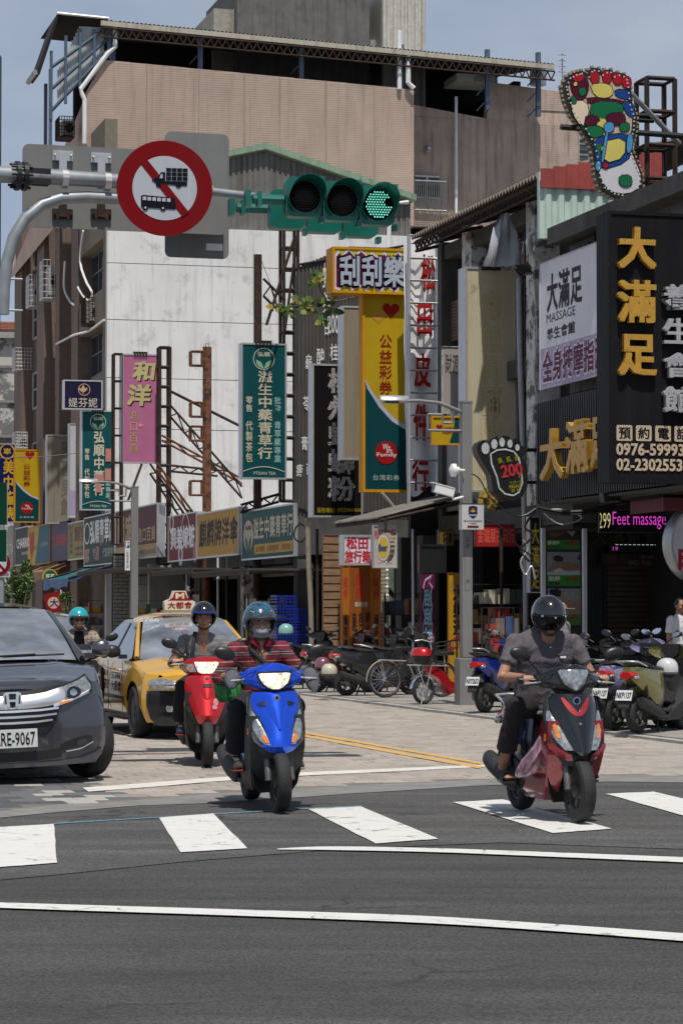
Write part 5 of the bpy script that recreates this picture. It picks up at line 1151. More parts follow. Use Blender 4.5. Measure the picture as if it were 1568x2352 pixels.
for yy in (712,640): c=a_.at(14,yy); m.tube([c,(c.x+.16,c.y,c.z)],.012,n=6)
m.build('bolt',a_.o,kind='stuff')
def rounded(w,h,r=.06,n=4):
    P=[]
    for cx,cz,a0 in ((w-r,r,-90),(w-r,h-r,0),(r,h-r,90),(r,r,180)):
        for i in range(n+1): a=R(a0+90*i/n); P.append((cx+r*cos(a),cz+r*sin(a)))
    return P
for x0,y0,x1,y1,off,l in ((52,521,520,330,.16,'wide grey back of a direction sign hung on the signal arm'),(379,590,525,302,.22,'upright grey back of a sign behind the round truck and bus sign')):
    q=Pl(x0,y1 if 0 else y0,24.6+(0.7 if x0<100 else 1.4),YAW-R(4),'hanging_sign',l,'sign')
    A0=q.at(x0,y0); A1=q.at(x1,y0); A2=q.at(x0,y1); m=MB(greyp)
    m.prism([(x,z) for x,z in rounded(A1.x-A0.x,A2.z-A0.z)],-.012,.012); m.build('panel',q.o)
    for bx_,by0,by1 in (((143,352,402),(231,357,407),(143,470,500),(231,470,500)) if x0<100 else ((488,382,520),)):
        c0=q.at(bx_,by1); c1=q.at(bx_,by0); mm=alu if by0<420 and x0<100 else darkrust
        b=MB(mm); b.box(((c0.x+c1.x)/2,-.04,(c0.z+c1.z)/2),(.075,.05,c1.z-c0.z)); b.box((c0.x,-.03,c1.z-.03 if by0<420 else c0.z+.03),(.2,.03,.1)); 
        for d in (-.08,.08): b.ell((c0.x+d,-.06,(c1.z-.03) if by0<420 else c0.z+.03),(.014,.014,.014),n=6,k=4)
        b.build('bracket',q.o,kind='stuff')
    if x0>100: c=q.at(492,568); MB(whitep).box((c.x,-.015,c.z),(.17,.004,.07)).build('sticker',q.o)
# round no trucks / no buses sign
q=Pl(378,433,24.1,R(10),'traffic_sign','round red and white sign banning trucks and buses on the signal arm','traffic sign')
Rr=.445; redm=C_(130,8,16,'sign_red',rough=.4,var=.06); wr=C_(196,200,208,'sign_white',var=.03)
circ=lambda r,y,n=56:[(r*cos(2*PI*i/n),y,r*sin(2*PI*i/n)) for i in range(n)]
m=MB(redm); m.lathe([(Rr-.01,0),(Rr,.004),(Rr,.02)],None,56,ax='y'); m.build('plate',q.o,smooth=30)
MB(wr).add([(p[0],-.024,p[2]) for p in circ(.30,0)],[tuple(range(56))]).build('face',q.o)
MB(redm).box((0,-.027,0),(.62,.002,.075),rot=(0,R(51),0)).build('slash',q.o)
bk=C_(16,18,30,'sign_black')
m=MB(bk); y=-.031; P=lambda x,z:(x/245.,(-z)/245.)
def pl(pts): 
    v=[(P(a,b)[0],y,P(a,b)[1]) for a,b in pts]; m.add(v,[tuple(range(len(v)))])
# truck: grid load, cab and wheels
for i in range(4):
    for j in range(3): pl([(3+12.5*i,-38+10*j),(14.5+12.5*i,-38+10*j),(14.5+12.5*i,-46+10*j),(3+12.5*i,-46+10*j)][::1])
pl([(0,-9),(51,-6),(51,-16),(0,-16)]); pl([(-24,-12),(1,-10),(1,-36),(-9,-36),(-14,-26),(-24,-21)])
pl([(-29,-15),(-22,-15),(-22,-19),(-29,-19)])
for cx_ in (-14,31): 
    v=[(P(cx_+6.5*cos(2*PI*i/14),-8+6.5*sin(2*PI*i/14))) for i in range(14)]; m.add([(a,y-.001,b) for a,b in v],[tuple(range(14))])
pl([(-54,45),(25,48),(25,36),(-54,33)]); pl([(-54,33),(25,36),(22,22),(-50,17),(-54,20)])
for cx_ in (-44,-4):
    v=[(P(cx_+6.5*cos(2*PI*i/14),46+6.5*sin(2*PI*i/14))) for i in range(14)]; m.add([(a,y-.001,b) for a,b in v],[tuple(range(14))])
m.build('symbol',q.o,kind='stuff')
m=MB(wr); y=-.034
for i in range(6): pl([(-50+11*i,29+.5*i),(-42+11*i,29+.5*i),(-42+11*i,21+.5*i),(-50+11*i,21+.5*i)])
pl([(-5,-22),(-12,-22),(-9,-31),(-5,-32)]); 
for cx_,cz_ in ((-44,46),(-4,46)):
    v=[(P(cx_+2.6*cos(2*PI*i/10),cz_+2.6*sin(2*PI*i/10))) for i in range(10)]; m.add([(a,y,b) for a,b in v],[tuple(range(10))])
m.build('symbol_windows',q.o,kind='stuff')
# traffic light
gsig=mat('signal_green_plastic',(.006,.125,.098),.36,var=.2,scale=3,spots=(5,.6,.1,.3),spotc=(.05,.2,.16))
for back in (1,0):
    q=Pl(785,465,24.9 if not back else 25.4,R(12),'traffic_light','green housed three lamp traffic light showing green' if not back else 'second green signal housing facing away behind the first','traffic light')
    hub=((700,452),(785,461),(868,471))
    for i,(x,y) in enumerate(hub):
        if back: x-=38; y+=28
        c=q.at(x,y); m=MB(gsig); r=.172
        m.prism([(c.x+px-.18,c.z+pz-.19) for px,pz in rounded(.345,.38,.06)],.0,.16)
        m.lathe([(.14,-.17),(.12,-.22),(.05,-.24)],None,18,(c.x,0,c.z),'y')
        m.build('housing',q.o,smooth=40)
        if back: continue
        # visor: an open half tube, longer at the top
        m=MB(gsig); n=26; g=[]
        for k in range(n+1):
            a=R(-55)+R(290)*k/n; d=.30*(.35+.65*max(0,sin(a))**.5 if sin(a)>0 else .35+.25*sin(a))
            for rr,yy in ((r,0),(r*1.03,-d),(r*1.0,-d),(r*.97,0)): g.append((c.x+rr*cos(a),yy,c.z+rr*sin(a)))
        m.add(g,[(k*4+j,k*4+(j+1),(k+1)*4+j+1,(k+1)*4+j) for k in range(n) for j in range(3)]); m.build('visor',q.o,smooth=60)
        lens=MB(C_(20,18,18,'dark_lens',rough=.25)); lens.lathe([(.15,.004),(.12,.025),(.06,.035)],None,26,(c.x,0,c.z),'y'); lo=lens.build('lens',q.o,smooth=60)
        lit=(i==2); dots=MB(mat('lit_green_led',(.25,1,.75),.4,emit=1.2,var=0) if lit else C_(70,62,60,'unlit_led',rough=.3))
        rngp=[]
        for a_x in range(-5,6):
            for a_z in range(-5,6):
                px,pz=a_x*.027+(.0135 if a_z%2 else 0),a_z*.024
                if px*px+pz*pz<.0175 and not (lit and px>.06 and -.02<pz<.05) : dots.ell((c.x+px,-.035,c.z+pz),(.0078,.006,.0078),n=6,k=4)
        dots.build('lamp_dots',q.o,kind='stuff')
    m=MB(gsig)
    for i,(x,y) in enumerate(hub):
        if back: x-=38;y+=28
        for dy in (-40,52):
            c=q.at(x+40,y+dy); m.bx(c.x-.02,c.x+.02,-.02,.1,c.z-.03,c.z+.03)
    c=q.at(632-(38 if back else 0),455+(20 if back else 0)); m.tube([(c.x-.2,.1,c.z),(c.x+.1,.1,c.z)],.05,n=10); m.box((c.x-.25,.1,c.z),(.05,.14,.16)); m.box((c.x-.14,.1,c.z),(.04,.12,.14)); m.build('mounting_clamp',q.o,kind='stuff')
# dark green sign edges and the partly cut sign on the left edge
q=Pl(0,1200,38,R(0),'edge_sign','dark green plate cut by the left edge, upper one','sign'); 
c=q.at(14,1205);d=q.at(-30,1108); MB(C_(0,62,42)).bx(d.x,c.x,0,.12,c.z,d.z).build('panel',q.o); MB(alu).bx(d.x,c.x+.01,.12,.14,c.z,d.z).build('frame',q.o)
q=Pl(0,1290,38,R(0),'edge_sign','dark green plate cut by the left edge, lower one','sign')
c=q.at(13,1290);d=q.at(-30,1217); MB(C_(0,62,42)).bx(d.x,c.x,0,.12,c.z,d.z).build('panel',q.o); MB(alu).bx(d.x,c.x+.01,.12,.14,c.z,d.z).build('frame',q.o)
q=Pl(-4,1325,42,0,'traffic_sign','small round red ring sign with plate reading 0-23:00 at the left edge','traffic sign')
c=q.at(-4,1294); m=MB(redm); m.lathe([(.2,0),(.2,.02)],None,30,tuple(c),'y'); m.build('plate',q.o); MB(wr).lathe([(.145,.024),(.144,.025)],None,30,tuple(c),'y').build('face',q.o); MB(redm).box((c.x,-.028,c.z),(.3,.002,.04),rot=(0,R(45),0)).build('slash',q.o)
m=MB(wr); e=q.at(24,1326); f=q.at(-20,1313); m.bx(f.x,e.x,-.01,.01,e.z,f.z); m.build('time_plate',q.o); MB(bk).text('00-23:00',f.x+.02,e.z+.02,e.x-.02,f.z-.02,-.014,bold=.01).build('lettering',q.o)
e=q.at(2,1318); MB(tubem).tube([(c.x+.05,.06,-1.2+(0 if 0 else 0)),(c.x+.05,.06,c.z+1.2)],.05,n=10).build('post',q.o,smooth=40)
q=Pl(2,425,24.9,0,'edge_post','dark post edge seen along the left border beside the sky','post'); c=q.at(1,126);d=q.at(-14,760); MB(mat('dark_green_post',(.03,.06,.075),.5)).bx(d.x,c.x+.0,0,.12,d.z,c.z).build('post_shaft',q.o)
# lamp posts
def lamp_post(label,xc,yb_,ytop,Y,arm_y,head_x,w_=.165,box=True):
    g=pY(xc,1405,Y); o=thing('lamp_post',label,'lamp post',(g.x,Y,0),A,'lamp posts along the footway')
    f=F/Y; zt=(1405-ytop)/f+1.5; za=(1405-arm_y)/f+1.5; L=(xc-head_x)/f
    pm_=mat('lamp_post_grey',(.21,.21,.205),.55,.2,var=.1,scale=2,streak=.25)
    m=MB(pm_); m.bx(-w_/2,w_/2,-w_/2,w_/2,.78,zt); bevel(m.build('shaft',o),.012)
    m=MB(pm_); m.bx(-w_*.92,w_*.92,-w_*.92,w_*.92,.0,.775); bevel(m.build('base',o),.012)
    m=MB(pm_); m.bx(-w_/2-.006,w_/2+.006,-w_/2-.006,w_/2+.006,zt,zt+.03); m.build('cap',o)
    m=MB(pm_); m.tube([(-w_/2,0,za-.05),(-L*.35,0,za+.08),(-L*.62,0,za+.11),(-L*.8,0,za+.1)],[.035,.03,.027,.025],n=8); m.build('arm',o,smooth=50)
    m=MB(alu); hx=-L*.98
    m.loft([[(x,yy*.1*s,za+.1+zz) for yy,zz in ((-1,0),(-.8,.05),(0,.085),(.8,.05),(1,0),(0,-.035))] for x,s in ((hx-.19,.5),(hx-.12,.95),(hx+.05,1.1),(hx+.2,.8),(hx+.26,.35))]); m.build('lamp_head',o,smooth=50)
    MB(glassd).bx(hx-.12,hx+.1,-.06,.06,za+.055,za+.075).build('lens',o)
    m=MB(pm_); z=za-.35
    m.bar((-w_/2,0,z),(-.62,0,z),.03); m.bar((-.62,0,z),(-.62,0,z+.25),.03); m.bar((-.62,0,z+.25),(-.38,0,z+.25),.03); m.bar((-.38,0,z+.25),(-.38,0,z+.12),.03); m.bar((-.38,0,z+.12),(-.22,0,z+.12),.03); m.bar((-.22,0,z+.12),(-.22,0,z+.3),.03); m.bar((-.22,0,z+.3),(-w_/2,0,z+.3),.03)
    m.build('ornament_bracket',o,kind='stuff')
    m=MB(C_(95,93,90,'engraved_print')); y=-w_/2-.002
    zz=zt-2.0
    if box:
        zz=2.78
        m.bx(-.05,-.045,y,y+.001,zz-.95,zz); m.bx(.045,.05,y,y+.001,zz-.95,zz); m.bx(-.05,.05,y,y+.001,zz,zz+.005); m.bx(-.05,.05,y,y+.001,zz-.95,zz-.945)
        m.text('艋舺',-.035,zz-.3,.035,zz-.1,y-.001,mode='v'); m.text('押',-.035,zz-.85,.035,zz-.77,y-.001)
        m.build('engraving',o,kind='stuff')
    return o,f
lp,f_=lamp_post('square grey lamp post in the middle with police box and cameras',1070,1625,925,40.9,938,890)
lamp_post('square grey lamp post further down the street left of the taxi',309,1546,1120,64,1118,196,box=False)
o=thing('police_box','white police call box with blue shield emblem on the lamp post','box',(lp.location.x+.07,lp.location.y-.16,pY(1080,1218,40.9).z),A)
w_=.36; h=.4; m=MB(mat('box_white',(.5,.5,.49),.5,var=.05,streak=.25)); m.bx(-w_/2,w_/2,-.1,.07,0,h); bevel(m.build('box_body',o),.008); MB(dgrey).bx(-w_/2-.005,w_/2+.005,-.105,.07,h,h+.012).build('lid',o)
sh_=[(-.07,.36),(0,.375),(.07,.36),(.072,.25),(.045,.2),(0,.17),(-.045,.2),(-.072,.25)]
MB(C_(35,45,100)).add([(x,-.103,z) for x,z in sh_[::-1]],[tuple(range(8))]).build('emblem',o)
MB(C_(190,60,40)).add([(.033*cos(2*PI*i/12),-.105,.305+.033*sin(2*PI*i/12)) for i in range(12)],[tuple(range(12))]).build('emblem',o); MB(gold).add([(x,-.106,z) for x,z in ((-.05,.29),(0,.27),(.05,.29),(.02,.3),(0,.32),(-.02,.3))],[tuple(range(6))]).build('emblem',o)
MB(whitep).text('POLICE',-.05,.215,.05,.24,-.107,bold=.02).build('lettering',o); MB(bk).text('臺北市政府警察局',-.15,.12,.15,.15,-.103,bold=.01).text('守護您',-.06,.085,.06,.11,-.103,bold=.01).build('lettering',o); MB(C_(110,50,50)).bx(-.09,.09,-.103,-.1,.03,.065).build('number_plate',o)
# cameras on the post
o=thing('security_camera','white round camera dish on the left side of the lamp post','camera',pY(1045,1080,40.7),A); m=MB(whitep); m.lathe([(.02,-.1),(.1,-.06),(.105,0),(.05,.02)],None,18,(0,0,0),'x'); m.ell((.03,-.01,0),(.06,.05,.055)); m.tube([(.05,0,0),(.15,0,.0)],.02); m.build('camera_body',o,smooth=50)
o=thing('security_camera','white bullet camera pointing left below the round camera','camera',pY(1018,1132,40.6),A); m=MB(whitep); m.box((0,0,.04),(.32,.13,.13),rot=(0,R(14),0)); m.box((-.02,0,.115),(.37,.15,.012),rot=(0,R(14),0)); m.tube([(.12,0,.0),(.16,0,-.1),(.32,0,-.06)],.022); m.build('camera_body',o,smooth=40); MB(glassd).box((-.165,0,.08),(.012,.1,.1),rot=(0,R(14),0)).build('lens',o)
o=thing('parking_sign','small white parking information plate on the far lamp post','sign',pY(293,1310,63.8),A); m=MB(whitep); m.bx(-.06,.06,-.01,.01,0,.72); m.build('plate',o); MB(C_(40,80,150)).bx(-.05,.05,-.012,-.01,.54,.7).build('print',o); MB(whitep).text('P',-.03,.56,.03,.68,-.014,bold=.03).build('lettering',o); MB(bk).text('小型車停車收費',-.04,.04,.04,.52,-.013,mode='v').build('lettering',o)
# downpipes, ducts, floodlights, tarp
o=sthing('drain_pipe','pale grey drain pipe running down beside the cream ghost sign','pipe',pU(1190,585,47.2)[0],47.2,.05); m=MB(mat('pvc_grey',(.36,.37,.38),.5,var=.1,streak=.3)); 
m.tube([P3(1193,560,47.4),P3(1190,590,47.2),P3(1193,800,47.2),P3(1203,1130,47.2),P3(1206,1300,47.2),P3(1207,1560,47.2)],.055,n=10); m.build('pipe_run',o,smooth=50)
o=sthing('drain_pipe','thin pale pipe rising in front of the timber wall','pipe',pU(705,1230,57)[0],57,.05); m=MB(mat('pvc_cream',(.25,.22,.17),.6,var=.2)); m.tube([P3(706,1190,57),P3(709,1300,57),P3(714,1400,57),P3(716,1520,57)],.06,n=8); m.build('pipe_run',o,smooth=50)
o=sthing('flexible_duct','white wrapped flexible duct loop above the massage banner','duct',pU(1235,565,45.2)[0],45.2,pU(1235,600,45.2)[1]); m=MB(mat('duct_tape_white',(.5,.5,.48),.6,var=.15,bump=.5,bscale=40)); m.tube([P3(x,y,45.2+k*.02) for k,(x,y) in enumerate(((1262,545),(1245,533),(1228,530),(1216,540),(1212,558),(1217,578),(1230,592),(1247,598),(1262,590)))],.055,n=10); m.build('duct',o,smooth=60)
def flood(label,x,y,u,rot):
    o=sthing('floodlight',label,'floodlight',pU(x,y,u)[0],u,pU(x,y,u)[1],'black floodlights on brackets'); OFF.pop(o)
    m=MB(blackm); m.box((0,0,0),(.3,.2,.16),rot=rot)
    for k in range(6): m.box((-.12+.048*k,.0,.0),(.012,.26,.2),rot=rot)
    m.build('lamp_body',o); m=MB(darkrust); m.bar((0,0,.1),(0,.05,.35),.03); m.build('bracket',o); return o
flood('black finned floodlight beside the cream ghost sign top',1198,620,45,(0,R(-35),0)); flood('black finned floodlight just left of the huge black sign',1366,568,42.5,(0,R(-40),0)); flood('black floodlight hanging over the LED message board',1400,1140,41,(0,R(-10),0))
o=sthing('tarpaulin','grey tarpaulin draped in the broken upper window opening','cloth',pU(1150,610,47.0)[0],47.0,pU(1150,610,47)[1])
m=MB(mat('grey_tarp',(.33,.35,.38),.55,var=.12,scale=3,bump=.5,bscale=8)); outl=[(1150,490,1168,490),(1135,520,1182,515),(1128,548,1188,540),(1118,580,1188,580),(1104,612,1190,612)]; g=[]
for i,(xa,ya,xb,yb) in enumerate(outl):
    for j in range(9):
        k=j/8; p=P3(xa+(xb-xa)*k,ya+(yb-ya)*k,47.0); g.append((p[0],47.0+.08*sin(7*k+i*1.3)+.04*sin(19*k),p[2]))
m.add(g,[(i*9+j,(i+1)*9+j,(i+1)*9+j+1,i*9+j+1) for i in range(4) for j in range(8)]); m.build('sheet',o,smooth=70)
o=sthing('foam_scraps','torn yellow insulation foam hanging left of the small black foot sign','debris',pU(1120,1150,46.5)[0],46.5,pU(1120,1160,46.5)[1]); m=MB(C_(165,140,70,var=.3,bump=.5))
for k in range(14): x=1098+ru(0,50); y=1160-ru(0,45)*(1-abs(x-1128)/50); p=P3(x,y,46.5); m.box(p,(ru(.06,.16),.1,ru(.1,.3)),rot=(0,ru(-.6,.6),ru(-1,1)))
m.build('scrap',o,kind='stuff')
# air conditioners on the apartment front
def cage(label,x0,x1,y0,y1,u,wire=True):
    v0,z0=pU(x0,y1,u); v1,z1=pU(x1,y0,u); o=sthing('air_conditioner',label,'air conditioner',v0,u,z0,'caged air conditioners on the apartment front')
    m=MB(mat('ac_cream',(.38,.37,.33),.6,var=.1,streak=.4)); m.bx(v0+.25*(v1-v0),v1,u+.1,u+.9,z0+.1*(z1-z0),z0+.82*(z1-z0)); m.build('unit_body',o)
    m=MB(blackm); m.lathe([(.01,.02),(min(v1-v0,z1-z0)*.3,.02)],None,16,((v0+v1)/2+.1,u+.09,z0+.45*(z1-z0)),'y'); m.build('fan_grille',o)
    m=MB(alu if wire else darkrust); n=6
    for i in range(n+1): 
        k=i/n; m.bar((v0+(v1-v0)*k,u,z0),(v0+(v1-v0)*k,u,z1),.02); m.bar((v0,u,z0+(z1-z0)*k),(v1,u,z0+(z1-z0)*k),.02)
        m.bar((v0,u+k,z0),(v0,u+k,z1),.02); m.bar((v0,u,z0+(z1-z0)*k),(v0,u+1,z0+(z1-z0)*k),.02)
    m.bx(v0,v1,u,u+1,z0-.04,z0); m.build('cage',o,kind='stuff'); return o
cage('caged air conditioner high on the sooty apartment front, left one',68,102,632,702,108); cage('caged air conditioner high on the sooty apartment front, right one',100,152,598,684,103)
cage('air conditioner in a low cage near the tiled roof',36,79,800,848,112); cage('mesh cage under the upper window next to the white wall',197,245,684,742,93,False); cage('cream air conditioner above the navy watch sign',36,64,993,1034,110)
cage('dark shaded cage under the mansard edge by the drain pipe',137,172,268,312,95,False)
for pts,l in ((((192,530),(186,570),(186,610),(200,650),(212,672),(206,690),(192,680),(180,660)),'white looping refrigerant hoses on the apartment front'),(((150,600),(148,660),(160,690),(170,700)),'thin white hose below the upper cages'),(((130,790),(170,770),(205,760),(240,735)),'pale cable sagging across the apartment front')):
    q0_=pV(*pts[0],15.27); o=sthing('hose',l,'hose',15.27,q0_[0],q0_[1]); m=MB(white); m.tube([(lambda q:(15.27,q[0],q[1]))(pV(x,y,15.27)) for x,y in curve(list(pts),16)],.045,n=6); m.build('hose_run',o,smooth=60)
# awnings
def awn(label,q,c1,c2,drop):   # q: back far, back near, front near, front far in street coordinates
    o=sthing('awning',label,'awning',q[0][0],q[0][1],q[0][2])
    m=MB(c1); n=12; g=[]
    for i in range(n+1):
        k=i/n
        for j in range(5):
            t=j/4; a=[q[0][d]+(q[1][d]-q[0][d])*k for d in range(3)]; b=[q[3][d]+(q[2][d]-q[3][d])*k for d in range(3)]
            g.append((a[0]+(b[0]-a[0])*t,a[1]+(b[1]-a[1])*t,a[2]+(b[2]-a[2])*t-.05*sin(PI*t)*(1+.5*sin(9*k))))
    m.add(g,[(i*5+j,i*5+j+1,(i+1)*5+j+1,(i+1)*5+j) for i in range(n) for j in range(4)]); m.build('canopy_cloth',o,smooth=60)
    m=MB(c2); g=[]
    for P_,Q_ in ((q[3],q[2]),(q[2],q[1])):
        g=[]; dr=drop if P_ is q[3] else drop*.35
        for i in range(n+1):
            k=i/n; b=[P_[d]+(Q_[d]-P_[d])*k for d in range(3)]; g+=[tuple(b),(b[0]-.04*sin(20*k),b[1],b[2]-dr*(.85+.15*sin(13*k)))]
        m.add(g,[(2*i,2*i+1,2*i+3,2*i+2) for i in range(n)])
    m.build('valance',o,smooth=60)
    m=MB(darkrust); m.bar(q[0],q[3],.05); m.bar(q[1],q[2],.05); m.build('arm',o,kind='stuff')
def aw_q(xb,yb_,xf,yf,xff):
    un,zb_=pV(xb,yb_,15.3); vf_,zf_=pU(xf,yf,un); uf_,_=pV(xff,yf,vf_); return [(15.3,uf_,zb_),(15.3,un,zb_),(vf_,un,zf_),(vf_,uf_,zf_)]
awn('blue and teal cloth awning stretched over the footway, left side',aw_q(262,1297,157,1328,100),C_(45,115,125,var=.2,spots=(2,.55,.1,.5),spotc=(.03,.1,.2)),C_(70,105,150,var=.25),.38)
awn('worn beige cloth awning at the far left shop',aw_q(158,1291,101,1312,49),C_(175,140,100,var=.2),C_(150,112,75,var=.25),.42)
# crates
cr_=mat('blue_crate_plastic',(.006,.02,.2),.4,var=.2)
def crate(v,u,z,l,dv=.5,du=.7,h=.3,rz=0):
    o=sthing('crate',l,'crate',v,u,z,'blue plastic crates stacked in the tea shop'); OFF.pop(o); m=MB(cr_)
    t=.02; m.bx(-dv/2,dv/2,-du/2,du/2,0,t)
    for z0,z1 in ((0,.06),(.12,.15),(.19,.22),(.25,h)):
        m.bx(-dv/2,dv/2,-du/2,-du/2+t,z0+.001,z1); m.bx(-dv/2,dv/2,du/2-t,du/2,z0+.001,z1); m.bx(-dv/2,-dv/2+t,-du/2+t,du/2-t,z0+.001,z1); m.bx(dv/2-t,dv/2,-du/2+t,du/2-t,z0+.001,z1)
    for k in range(7):
        x=-dv/2+dv*k/6.001; m.bx(x-.008 if k else x,x+.012,-du/2-.002,-du/2+t,.0,h-.002)
    m.build('crate_body',o,kind=None); return o
lv=['bottom','second','third','fourth','fifth','topmost']
for j,(x,n) in enumerate(((652,6),(680,5))):
    for k in range(n):
        v,_=pU(x,1450,62); crate(v,62+.1*rnd(),.05+.31*k,'blue crate in the %s stack, %s'%(('left','right')[j],('topmost' if k==n-1 else lv[k]+' from the ground') if k else 'lowest of its stack'))
# small things: shop lantern sign, red flag, stone tables etc at the far shops
o=sthing('round_shop_sign','yellow rimmed round shop sign under the blue awning','sign',pU(115,1340,96)[0],96,pU(115,1355,96)[1]); OFF.pop(o); m=MB(C_(190,170,60)); m.lathe([(.28,-.05),(.28,.05)],None,28,(0,0,.5),'y'); m.build('rim',o); MB(C_(40,100,60)).lathe([(.23,.053),(.22,.054)],None,28,(0,0,.5),'y').build('face',o); MB(whitep).text('豆花',-.17,.4,.17,.6,-.06,bold=.03).build('lettering',o)
o=sthing('red_flag','tilted red flag with a pale disc and blue figure','flag',pU(125,1395,88)[0],88,pU(125,1405,88)[1]); OFF.pop(o); m=MB(C_(140,32,36)); m.box((0,0,.3),(.6,.01,.7),rot=(0,R(-14),0)); m.build('cloth',o); MB(C_(220,180,150)).lathe([(.2,.007),(.19,.008)],None,20,(-.02,0,.3),'y').build('print',o); MB(C_(40,60,140)).text('大',-.16,.15,.16,.45,-.012,bold=.03).build('print',o); MB(whitep).tube([(.22,0,.75),(.42,0,-.7)],.02,n=6).build('flag_pole',o)
s_=Sign('white vertical sign with black characters beside the rusty pole','U',78.5,428,466,1318,1402,C_(170,165,175),.12,alu,fw=.02).t('興美',(.15,.05,.9,.85),C_(25,20,22),'v',bold=.04).poly([(.02,.98),(.98,.98),(.98,.9),(.5,.86),(.02,.92)],C_(90,45,80))
# shop backs at the far left: brick-tile pier and round fans
o=sthing('brick_pier','white tile brick pier at the shop left of the lamp post','pillar',pU(285,1330,84)[0],84,.05); m=MB(mat('white_tile_brick',(.33,.31,.28),.6,var=.15)); a=pU(262,1300,84)[0]; b=pU(298,1300,84)[0]
z=.1; r_=0
while z<3.3:
    x=a-(.15 if r_%2 else 0)
    while x<b: m.bx(max(x,a),min(x+.28,b),84,84.2,z,z+.1); x+=.3
    z+=.12; r_+=1
m.build('brick',o,kind='stuff'); MB(dkwall).bx(a,b,84.02,84.4,.05,3.4).build('core',o)
# wires
def wire(l,pts,u,r=.012,m_=blackm,n=20):
    p=curve(list(pts),n); q=[P3(x,y,u) for x,y in p]; o=sthing('cable',l,'cable',*q[0],'cables strung along the shop fronts'); m=MB(m_); m.tube(q,r,n=5); m.build('cable_run',o,smooth=60)
wire('thick black cable bundle sagging above the LED board',((1232,1165),(1290,1176),(1370,1170),(1430,1152),(1480,1168),(1530,1170)),42,.03)
wire('second black cable just under the thick bundle',((1232,1172),(1300,1182),(1390,1172),(1450,1160),(1520,1176)),42,.018)
wire('pale loop of cable under the bundle by the posters',((1240,1165),(1255,1185),(1290,1205),(1335,1190),(1300,1172),(1262,1170)),43,.012,alu)
wire('black cable falling from the police box to the massage shop',((1105,1190),(1150,1210),(1190,1255),(1215,1275),(1235,1310)),41.5,.014)
wire('cable from the camera to the junction at the pipe',((1075,1085),(1100,1100),(1130,1150),(1190,1185),(1230,1168)),41.2,.012)
wire('tangled pale wires hanging at the junction',((1200,1240),(1212,1260),(1195,1290),(1206,1320),(1220,1300),(1228,1330)),44,.018,alu)
wire('dark tangled wires at the junction',((1230,1170),(1205,1210),(1225,1230),(1195,1262),(1215,1290)),44,.022)
wire('thin pale wires hanging down the dark wall beside the pipe',((1225,640),(1232,760),(1226,860),(1234,950),(1228,1160)),46,.012,alu)
wire('wire coil hanging by the black noodle sign',((690,1200),(678,1215),(676,1235),(690,1245),(702,1232),(700,1210),(688,1203)),59,.02)
wire('long thin cable crossing the far signs',((0,1052),(110,1048),(190,1040),(262,1046)),95,.014)
wire('brace wire from lottery sign foot to the canopy',((876,1132),(892,1150),(915,1178)),54.4,.035,alu)
# greenery
leafm=[mat('leaf_%s'%n,c,.55,var=.3,scale=12) for n,c in zip('abc',[(.045,.10,.02),(.07,.14,.03),(.10,.16,.035)])]; leafy=mat('leaf_yellow',(.42,.30,.05),.6,var=.3,scale=12); bark=mat('bark',(.11,.085,.06),.9,var=.3,bump=.5)
def leafcloud(mb,c,r,n,size,ms,flat=1):
    for i in range(n):
        while 1:
            p=Vector((ru(-1,1),ru(-1,1),ru(-1,1)))
            if .25<p.length<1: break
        p=Vector((c[0]+p.x*r[0],c[1]+p.y*r[1],c[2]+p.z*r[2])); s=size*ru(.6,1.2); e=Euler((ru(-1,1),ru(-1,1),ru(0,6.3))).to_matrix()
        q=[p+e@Vector(v)*s for v in ((-.5,0,0),(0,-.22,.05),(.55,0,-.08),(0,.22,.05))]; mb.add(q,[(0,1,2,3)],random.choice(ms))
def bush(label,x,y,Y,r,n,size,name='bush'):
    g=pY(x,y,Y); o=thing(name,label,'bush',(g.x,g.y,0.04)); z=g.z-.04
    m=MB(bark)
    for k in range(7): a=ru(0,6.3); m.tube([(0,0,0),(cos(a)*r[0]*.3,sin(a)*r[1]*.3,z*.6),(cos(a)*r[0]*.75,sin(a)*r[1]*.75,z+r[2]*.3)],[.04,.025,.01],n=5)
    m.build('trunk',o,kind='stuff'); m=MB(leafm[0])
    for k in range(9): a=ru(0,6.3); d=ru(.2,.8); leafcloud(m,(cos(a)*r[0]*d,sin(a)*r[1]*d,z+ru(-.7,.8)*r[2]),(r[0]*.42,r[1]*.42,r[2]*.4),n//9,size,leafm)
    m.build('crown',o,kind='stuff')
bush('dense green shrub behind the dark minivan roof at the left',38,1362,72,(.48,.5,.75),2600,.12); bush('slimmer upper shrub shoot beside the white sign panel',58,1330,73,(.22,.25,.5),700,.11)
bush('small green plant in front of the far shops',152,1392,80,(.28,.3,.4),500,.12)
